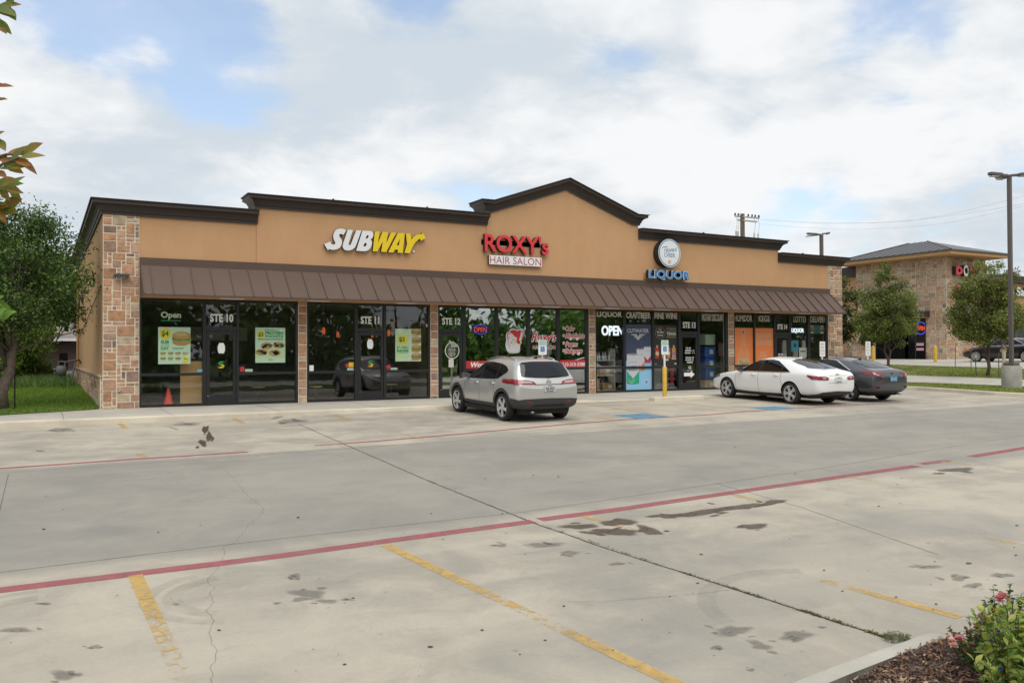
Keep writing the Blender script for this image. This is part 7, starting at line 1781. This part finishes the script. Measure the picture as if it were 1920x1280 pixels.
for i, (px, yy, r) in enumerate(((10, 14.5, .7), (52, 16, .6), (75, 16.5, .5))):
    p = at_depth(px, 706, 41); rn = random.Random(90 + i); t = thing('shrub', ('leafy green shrub beside the big trunk on the lawn edge', 'small green shrub below the pale young tree', 'low green shrub before the house porch')[i], 'shrub', (p.x, yy, .25)); m = MB()
    leaf_cloud(m, [(Vector((p.x + rn.uniform(-.4, .4), yy + rn.uniform(-.3, .3), .25 + r * rn.uniform(.5, 1.4))), r * .6, rn.uniform(.8, 1.2)) for _ in range(7)], 1500, .09, G3, rn); m.build('foliage', MAT['leaves'], t)
    m = MB(); [m.tube([(p.x, yy, .2), (p.x + rn.uniform(-.3, .3), yy, .25 + r)], [.02, .008], 5) for _ in range(4)]; m.build('stem', MAT['bark_dark'], t)
# right-hand verge trees
p = rp(1666, 694); tree('bushy tree with two thin trunks before the stone tower', p, 6.2, [(-.2, 0, 3.0, 1.7, 1.5, 1.35), (.9, 0, 3.5, 1.1, 1.0, 1.25), (-.35, 0, 4.5, .8, .7, 1.3), (-1.0, .2, 2.2, 1.1, .9, .8), (.8, 0, 2.0, 1.3, 1.0, .75)], .075, 21, 135, 34000, .068, G2R, 'bark', (-.1, .1), 2, group='trees on the right verge', clump_r=.14, tones=(.7, 1.7))
p = rp(1852, 706); tree('round leafy tree with staked trunk beside the lamp post', p, 5.6, [(-.2, 0, 3.1, 1.65, 1.4, 1.3), (.15, 0, 4.5, 1.05, .95, .85), (-.8, .1, 2.2, 1.0, .9, .75), (1.0, .1, 2.7, 1.2, 1.0, 1.1)], .085, 22, 140, 36000, .066, [(.085, .125, .030), (.11, .155, .036), (.065, .095, .024), (.17, .19, .05), (.19, .14, .045)], 'bark', (-.15, .1), 1, .3, 'trees on the right verge', clump_r=.14, tones=(.7, 1.7))
for i, (px, py, h, lx) in enumerate(((1791, 691, 1.25, .05), (1821, 695, 1.15, 0), (1831, 704, .8, -.08), (1873, 706, 1.1, .0))):
    q = rp(px, py); m = MB(); m.tube([q - Vector((0, 0, .05)), q + Vector((lx, 0, h))], .022, 5)
    tag(m.build('stake', MAT['timber']), ('leftmost stake left of the staked tree', 'stake second from the left before the black car nose', 'short slanting stake left of the staked trunk', 'stake between the staked trunk and the lamp plinth')[i], 'stake', 'stakes round the verge tree')
p = at_depth(1572, 680, 50); tree('slim tree at the far corner of the shops, its leaves peeking past the right pier', (p.x + .1, p.y, .5), 6.0, [(.1, 0, 3.4, .8, .8, 1.9), (.5, 0, 2.0, .6, .6, .8)], .08, 24, 24, 3200, .14, G2, 'bark', group='trees on the right verge')
# wooded bank across the road, mirrored in the shop glass
rn = random.Random(77); m = MB(); cl = []
for i in range(380):
    x = rn.uniform(-20, 175); dep = rn.random(); y = -50 - dep * 16 - max(0, (x - 60)) * .10
    hmax = 10.5 + 3 * math.sin(x * .23) + 2.5 * math.sin(x * .61 + 1)
    cl.append((Vector((x, y, -.7 + rn.uniform(.02, 1) * hmax)), rn.uniform(1.3, 2.6), rn.uniform(.6, 1.5)))
leaf_cloud(m, cl, 56000, .62, [(.075, .145, .028), (.11, .20, .04), (.06, .115, .024), (.14, .235, .05)], rn)
for i in range(60): x = rn.uniform(-20, 175); y = -52 - rn.random() * 10 - max(0, (x - 60)) * .1; m.tube([(x, y, -.8), (x + rn.uniform(-.5, .5), y, rn.uniform(4, 8))], [.2, .08], 6, (.07, .055, .045))
tag(m.build('woodland', MAT['leaves']), kind='stuff')

# ---- overhanging branch at the left edge, close to the camera
def leaf_shape(mb, base, tip, nrm, w, col, col2=None, fold=.25, teeth=0):
    """pointed leaf: two halves folded along the midrib"""
    d = tip - base; L = d.length; d.normalize(); side = d.cross(nrm).normalized(); up = side.cross(d)
    prof = [(0, .02), (.18, .55), (.38, .95), (.55, 1.0), (.75, .66), (.9, .28), (1, .0)]
    rib = [base + d * (L * t) - up * (.10 * L * t * t) for t, _ in prof]
    for s in (1, -1):
        ed = [rib[i] + side * s * w * prof[i][1] + up * fold * w * prof[i][1] for i in range(len(prof))]
        if teeth: ed = [e + d * (.03 * L * (1 if i % 2 else -1)) for i, e in enumerate(ed)]
        for i in range(len(prof) - 1):
            c = col if not col2 else tuple(a + (b - a) * (i / (len(prof) - 1)) for a, b in zip(col, col2))
            q = (rib[i], rib[i + 1], ed[i + 1], ed[i]); mb.poly(q if s < 0 else q[::-1], c)
rn = random.Random(31)
bt = thing('tree', 'close leafy branch with reddish leaf tips reaching in from the left edge', 'tree', tuple(at_depth(-260, 900, 3.2))); lv = MB(); br = MB()
gx = -.80
D0 = 3.0
trunk_b = at_depth(-260, 1500, 3.2); trunk_b.z = lot(-3, -24) - .05
br.tube([trunk_b, at_depth(-250, 900, 3.2), at_depth(-230, 200, 3.2), at_depth(-240, -300, 3.3)], [.09, .08, .06, .03], 10)
GRN = (.10, .17, .03); GRY = (.17, .20, .04); RED = (.26, .10, .035); ORA = (.34, .17, .05)
def spray(px, py, dpx, dpy, n, ln, spread, cols, d=D0, w=.30):
    """twig running from (px,py) along (dpx,dpy) with leaves"""
    a = at_depth(px, py, d); b = at_depth(px + dpx, py + dpy, d + rn.uniform(-.1, .15)); br.tube([a, a.lerp(b, .5) + Vector((0, 0, .01)), b], [.007, .005, .0025], 5)
    for i in range(n):
        t = (i + .5) / n; base = a.lerp(b, .15 + .85 * t); ang = math.atan2(-dpy, dpx) + rn.choice((-1, 1)) * rn.uniform(.15, spread)
        L = ln * rn.uniform(.7, 1.15) * d / CAM_F; tip = base + (_rt * math.cos(ang) + _up * math.sin(ang)) * L + _fw * rn.uniform(-.5, .5) * L
        nrm = (-_fw + _up * rn.uniform(.2, 1.2) + _rt * rn.uniform(-.6, .6)).normalized()
        c1, c2 = rn.choice(cols); leaf_shape(lv, base, tip, nrm, L * w * rn.uniform(.6, 1), c1, c2)
    return b
for a in ((-220, 300, 200, 10, 'm'), (-220, 380, 210, -10, 'm'), (-220, -40, 190, 30, 'm'), (-220, 600, 190, -10, 'm'), (-220, 190, 190, -5, 'm')):
    p0, p1 = at_depth(a[0], a[1], 3.15), at_depth(a[0] + a[2], a[1] + a[3], D0); br.tube([p0, p0.lerp(p1, .5) + Vector((0, 0, .03)), p1], [.018, .012, .006], 6)
spray(-25, 330, 62, -35, 9, 42, 1.0, [(GRN, RED), (GRY, ORA), (RED, ORA)])
spray(-20, 300, 66, -10, 8, 42, .9, [(GRN, ORA), (GRY, RED), (ORA, RED)])
spray(-25, 350, 45, 0, 8, 44, 1.0, [(GRN, GRY), (GRY, ORA)])
spray(-35, 400, 45, -8, 7, 40, 1.0, [(ORA, RED), (GRY, RED), (GRN, ORA)])
spray(-40, 375, 45, 20, 6, 38, 1.0, [(RED, ORA), (GRN, GRY)])
spray(-40, 5, 52, 8, 7, 44, .7, [(GRN, GRY), (GRN, RED)]); spray(-45, 25, 45, 10, 4, 36, .7, [(GRN, GRY), (GRY, RED)])
spray(-45, 155, 40, 8, 4, 34, .6, [(GRN, RED), (RED, RED)]); spray(-45, 185, 40, 6, 3, 34, .6, [(GRN, RED)])
spray(-40, 560, 40, 5, 4, 34, .8, [(GRN, (.16, .26, .05))]); spray(-40, 595, 45, 8, 4, 38, .8, [((.13, .24, .04), (.18, .30, .06))]); spray(-40, 255, 40, 5, 3, 30, .8, [(GRN, ORA)])
for _ in range(46):   # the rest of the crown, beyond the picture edge
    sx = rn.choice((-1, 1)); px_ = rn.uniform(-235, -150) if sx > 0 else rn.uniform(-290, -380)
    spray(px_, rn.uniform(-420, 640), 40 * sx, rn.uniform(-25, 15), 8, 40, 1.0, [(GRN, GRY), (GRN, RED), (GRY, ORA), (GRN, GRN)], 3.15 + rn.uniform(-.15, .3))
br.build('branch', MAT['bark'], bt, smooth=True); lv.build('leaves', MAT['leaves'], bt)

# ---- kerbed planting bed, bottom right
def bedz(x, y): return lot(x, y)
OUTER = [(1290, 1352), (1475, 1280), (1560, 1247), (1640, 1218), (1700, 1198), (1728, 1187), (1745, 1184), (1760, 1186), (1781, 1192.5)]
INNER = [(1430, 1330), (1520, 1293), (1590, 1264), (1654, 1239), (1700, 1221), (1729, 1211), (1748, 1204), (1766, 1198), (1786, 1193.5)]
KH = .115
c = MB(); sd = MB()
O_ = [on_plane_lot(x, y, KH) for x, y in OUTER]; I_ = [on_plane_lot(x, y, KH) for x, y in INNER]
def dn(p, z): return Vector((p.x, p.y, lot(p.x, p.y) + z))
for i in range(len(O_) - 1):
    a, b, e, f_ = O_[i], O_[i + 1], I_[i], I_[i + 1]
    oa, ob_ = a + (a - e).normalized() * .05, b + (b - f_).normalized() * .05
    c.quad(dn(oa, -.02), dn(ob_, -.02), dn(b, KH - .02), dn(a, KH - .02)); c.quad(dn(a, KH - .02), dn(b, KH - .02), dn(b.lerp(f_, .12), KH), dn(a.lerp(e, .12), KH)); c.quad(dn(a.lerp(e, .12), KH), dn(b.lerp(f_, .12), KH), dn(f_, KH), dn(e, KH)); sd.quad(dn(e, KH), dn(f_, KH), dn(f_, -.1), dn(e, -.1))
O2 = [on_plane_lot(x, y, KH) for x, y in ((1781, 1192.5), (1804, 1186), (1920, 1147), (2080, 1096))]; I2 = [on_plane_lot(x, y, KH) for x, y in ((1786, 1193.5), (1815, 1197), (1935, 1158), (2095, 1107))]
for i in range(3):
    a, b, e, f_ = O2[i], O2[i + 1], I2[i], I2[i + 1]
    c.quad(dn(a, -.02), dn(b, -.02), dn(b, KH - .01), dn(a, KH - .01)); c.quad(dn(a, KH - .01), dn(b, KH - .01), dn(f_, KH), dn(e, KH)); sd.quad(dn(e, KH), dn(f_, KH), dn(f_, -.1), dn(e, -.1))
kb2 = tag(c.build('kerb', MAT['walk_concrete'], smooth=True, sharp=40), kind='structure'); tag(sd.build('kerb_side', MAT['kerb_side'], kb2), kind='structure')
pbr('mulch', (.095, .052, .040), .95, vary=.5, vscale=30, bump=1.0, bscale=60); pbr('chip', (1, 1, 1), .9, attr=True, vary=.2, vscale=40)
cxy = on_plane_lot(1990, 1500); bz = -.02
loop = [Vector((p.x, p.y, 0)) for p in I_] + [Vector((p.x, p.y, 0)) for p in I2[1:]]; cen = on_plane_lot(1900, 1330)
ext = [Vector((2.6, -26.6, 0)), Vector((.4, -26.3, 0))]
m = MB(); pts = loop + [Vector((loop[-1].x + .6, -26.8, 0)), Vector((loop[0].x - .6, -26.4, 0))]; cc0 = Vector((cen.x, cen.y, 0))
rings = [[p.lerp(cc0, s) for p in pts] for s in (0, .3, .6, .85)]; zz = (bz, bz + .04, bz + .08, bz + .10); n = len(pts)
for r_, z_ in zip(rings, zz): m.v += [(p.x, p.y, lot(p.x, p.y) + z_) for p in r_]
m.v.append((cc0.x, cc0.y, lot(cc0.x, cc0.y) + .11))
for r_ in range(3):
    for i in range(n): j = (i + 1) % n; m.face((r_ * n + i, r_ * n + j, r_ * n + n + j, r_ * n + n + i))
for i in range(n): m.face((3 * n + i, 3 * n + (i + 1) % n, 4 * n))
tag(m.build('planting_bed', MAT['mulch'], smooth=True), kind='structure')
m = MB(); rn = random.Random(6)
def inbed(x, y):
    ok = False; P = pts; j = len(P) - 1
    for i in range(len(P)):
        if (P[i].y > y) != (P[j].y > y) and x < (P[j].x - P[i].x) * (y - P[i].y) / (P[j].y - P[i].y) + P[i].x: ok = not ok
        j = i
    return ok
lox, hix = min(p.x for p in pts), max(p.x for p in pts); loy, hiy = min(p.y for p in pts), max(p.y for p in pts); cnt = 0
while cnt < 15000:
    _p = on_plane_lot(rn.uniform(1450, 2060), rn.uniform(1185, 1440)); x, y = _p.x, _p.y
    if not inbed(x, y): continue
    cnt += 1; L, w = rn.uniform(.006, .028), rn.uniform(.0015, .006); z = lot(x, y) + .012 + rn.uniform(-.02, .035) + .10 * min(1, max(0, (x - 2.75)) / 1.0)
    M = Matrix.Translation((x, y, z)) @ Matrix.Rotation(rn.uniform(0, 6.28), 4, 'Z') @ Matrix.Rotation(rn.gauss(0, .45), 4, 'Y') @ Matrix.Rotation(rn.gauss(0, .5), 4, 'X'); col = rn.choice([(.13, .06, .045), (.09, .045, .035), (.19, .10, .075), (.25, .16, .12), (.06, .035, .03), (.30, .22, .16)])
    m.box(-L, -w, -.0015, L, w, .0015, col, M)
tag(m.build('bark_chips', MAT['chip']), kind='stuff')
m = MB()
for _ in range(260):
    while True:
        _p = on_plane_lot(rn.uniform(1490, 1960), rn.uniform(1190, 1330)); x, y = _p.x, _p.y
        if inbed(x, y): break
    a = rn.uniform(0, 6.28); L = rn.uniform(.025, .055); b0 = Vector((x, y, lot(x, y) + rn.uniform(.025, .05) + .10 * min(1, max(0, (x - 2.75)) / 1.0))); leaf_shape(m, b0, b0 + Vector((math.cos(a) * L, math.sin(a) * L, rn.uniform(-.01, .03))), Vector((rn.gauss(0, .3), rn.gauss(0, .3), 1)).normalized(), L * .25, rn.choice([(.30, .17, .07), (.36, .25, .14), (.22, .11, .05), (.40, .30, .18)]))
tag(m.build('fallen_leaves', MAT['chip']), kind='stuff')

pbr('stem_green', (.075, .085, .030), .8)
def bush(label, px, py, d, hgt, rad, nst, cols, lsz, seed, name='shrub', wr=.33, flowers=(), base_z=None, upr=.6, tipcols=None):
    rn = random.Random(seed); b0 = at_depth(px, py, d); b0.z = lot(b0.x, b0.y) + .07
    t = thing(name, label, 'shrub', b0); st = MB(); lv = MB()
    for i in range(nst):
        a = rn.uniform(0, 6.28); r = rad * rn.random() ** .6; tip = b0 + Vector((math.cos(a) * r, math.sin(a) * r, hgt * rn.uniform(.55, 1.0) * (1 - .35 * (r / rad) ** 2)))
        root = b0 + Vector((math.cos(a) * r * .35, math.sin(a) * r * .35, 0)); mid = root.lerp(tip, .5) + Vector((rn.gauss(0, .02), rn.gauss(0, .02), .03)); st.tube([root, mid, tip], [.0042, .003, .0012], 5)
        n = rn.randint(20, 30)
        for j in range(n):
            tt = .18 + .82 * (j + 1) / n; p = (root.lerp(mid, tt * 2) if tt < .5 else mid.lerp(tip, tt * 2 - 1)); aa = rn.uniform(0, 6.28); L = lsz * rn.uniform(.6, 1.25)
            dr = Vector((math.cos(aa), math.sin(aa), rn.uniform(-.2, upr * 1.6))).normalized(); col = rn.choice(cols); f = rn.uniform(.8, 1.2)
            if tipcols and tt > .8: col = rn.choice(tipcols)
            leaf_shape(lv, p, p + dr * L, (Vector((0, 0, 1)) + Vector((rn.gauss(0, .4), rn.gauss(0, .4), 0))).normalized(), L * wr, tuple(x * f for x in col))
    st.build('stem', MAT['stem_green'], t); lv.build('foliage', MAT['rose_leaf'], t)
    for (fx_, fy_, fd, r, col, nm) in flowers:
        c0 = at_depth(fx_, fy_, fd); fm = MB()
        for k_ in range(26):
            a = rn.uniform(0, 6.28); e = rn.uniform(-.2, 1.3); dr = Vector((math.cos(a) * math.cos(e), math.sin(a) * math.cos(e), math.sin(e))); ff = rn.uniform(.85, 1.1)
            leaf_shape(fm, c0, c0 + dr * r * rn.uniform(.6, 1), (-dr + Vector((0, 0, .5))).normalized() if abs(dr.z) < .95 else Vector((1, 0, 0)), r * .42, tuple(x * ff for x in col))
        fm.build(nm, MAT['petals'], t)
        m = MB(); m.tube([c0, Vector((c0.x * .8 + b0.x * .2, c0.y * .8 + b0.y * .2, c0.z - .12))], .003, 5); m.build('flower_stem', MAT['bark_dark'], t)
    return t
PINK = (.62, .25, .36); VIO = (.10, .11, .35)
RG = [(.05, .105, .027), (.07, .14, .034), (.085, .165, .04)]; RR_ = [(.17, .06, .035), (.20, .09, .03), (.12, .09, .03)]
YG = [(.26, .33, .075), (.33, .38, .09), (.19, .29, .07), (.38, .38, .10), (.15, .24, .06)]
bush('rose bush with reddish young leaves and pink flowers at the kerb corner', 1850, 1262, 5.5, .46, .23, 46, RG, .030, 51, 'rose_bush', .36, [(1785, 1203, 5.35, .040, (.70, .42, .48), 'flower'), (1798, 1197, 5.4, .035, PINK, 'flower'), (1789, 1210, 5.3, .03, (.72, .48, .52), 'flower')], tipcols=RR_)
bush('rose bush with one pink flower rising behind the yellow-green plant', 1890, 1250, 5.75, .58, .17, 28, RG, .034, 52, 'rose_bush', .36, [(1880, 1121, 5.7, .055, PINK, 'flower'), (1872, 1124, 5.68, .045, (.66, .30, .40), 'flower'), (1900, 1123, 5.75, .022, (.25, .16, .22), 'bud'), (1910, 1127, 5.75, .022, (.25, .12, .15), 'bud')])
bush('yellow-green plant with broad pointed leaves and tiny violet flowers at the picture corner', 1912, 1350, 4.95, .68, .33, 70, YG, .058, 53, 'leafy_plant', .27, [(1872, 1183, 4.8, .016, VIO, 'flower'), (1858, 1200, 4.8, .016, VIO, 'flower'), (1876, 1253, 4.7, .017, VIO, 'flower'), (1898, 1130, 4.9, .014, VIO, 'flower')], upr=.9)
bush('second yellow-green plant beyond the picture corner', 2010, 1330, 5.1, .75, .4, 40, YG, .055, 54, 'leafy_plant', .24, upr=.9)
rn = random.Random(55); p = on_plane_lot(1752, 1258, .0); t = thing('seedling', 'small bright green round-leaved seedling in the bark mulch', 'plant', p); lv = MB()
for (x, y, r) in ((1745, 1262, 9), (1760, 1255, 9), (1757, 1273, 10), (1740, 1262, 7), (1745, 1280, 8)):
    c0 = on_plane_lot(x, y, .06); L = r * 5.2 / CAM_F; col = rn.choice([(.16, .30, .07), (.20, .34, .09), (.25, .33, .18)])
    lv.poly([c0 + Vector((math.cos(a) * L * 1.1, math.sin(a) * L * 1.6, .25 * L * math.cos(2 * a))) for a in [2 * math.pi * i / 10 for i in range(10)]], col)
lv.build('foliage', MAT['rose_leaf'], t); m = MB(); [m.tube([p, on_plane_lot(x, y, .105)], .003, 5) for x, y in ((1745, 1262), (1760, 1255), (1757, 1273))]; m.build('stem', MAT['rose_leaf'], t)
# weeds in the joint
rn = random.Random(58); lv = MB()
jp = [on_plane_lot(*q) for q in ((640, 830), (805, 902), (1000, 980), (1280, 1073), (1490, 1140), (1668, 1197))]
for i in range(2600):
    k_ = min(4, int(5 * rn.random() ** .5)); q = jp[k_].lerp(jp[k_ + 1], rn.random()); clump = math.sin(q.y * 9) + math.sin(q.y * 23 + 1)
    if clump < .3 and rn.random() < .75: continue
    q = q + Vector((rn.gauss(0, .012), rn.gauss(0, .012), .004)); a = rn.uniform(0, 6.28); L = rn.uniform(.006, .02)
    leaf_shape(lv, q, q + Vector((math.cos(a) * L, math.sin(a) * L, rn.uniform(.2, .9) * L)), Vector((0, 0, 1)), L * .3, rn.choice([(.10, .13, .04), (.16, .16, .06), (.07, .09, .03), (.20, .15, .08)]))
tag(lv.build('joint_weeds', MAT['rose_leaf']), kind='stuff')
rn = random.Random(59); q0 = on_plane_lot(1680, 1197); t = thing('weed', 'low flat weed sprouting where the joint meets the planting bed kerb', 'plant', q0); lv = MB()
for i in range(420):
    a = rn.uniform(0, 6.28); r = .10 * rn.random() ** .5; q = q0 + Vector((math.cos(a) * r * 1.2 - .0, math.sin(a) * r * .9, rn.uniform(.004, .03))); a = rn.uniform(0, 6.28); L = rn.uniform(.008, .02)
    leaf_shape(lv, q, q + Vector((math.cos(a) * L, math.sin(a) * L, rn.uniform(-.1, .5) * L)), Vector((0, 0, 1)), L * .38, rn.choice([(.09, .14, .045), (.13, .17, .06), (.16, .11, .06), (.07, .10, .03)]))
lv.build('foliage', MAT['rose_leaf'], t)
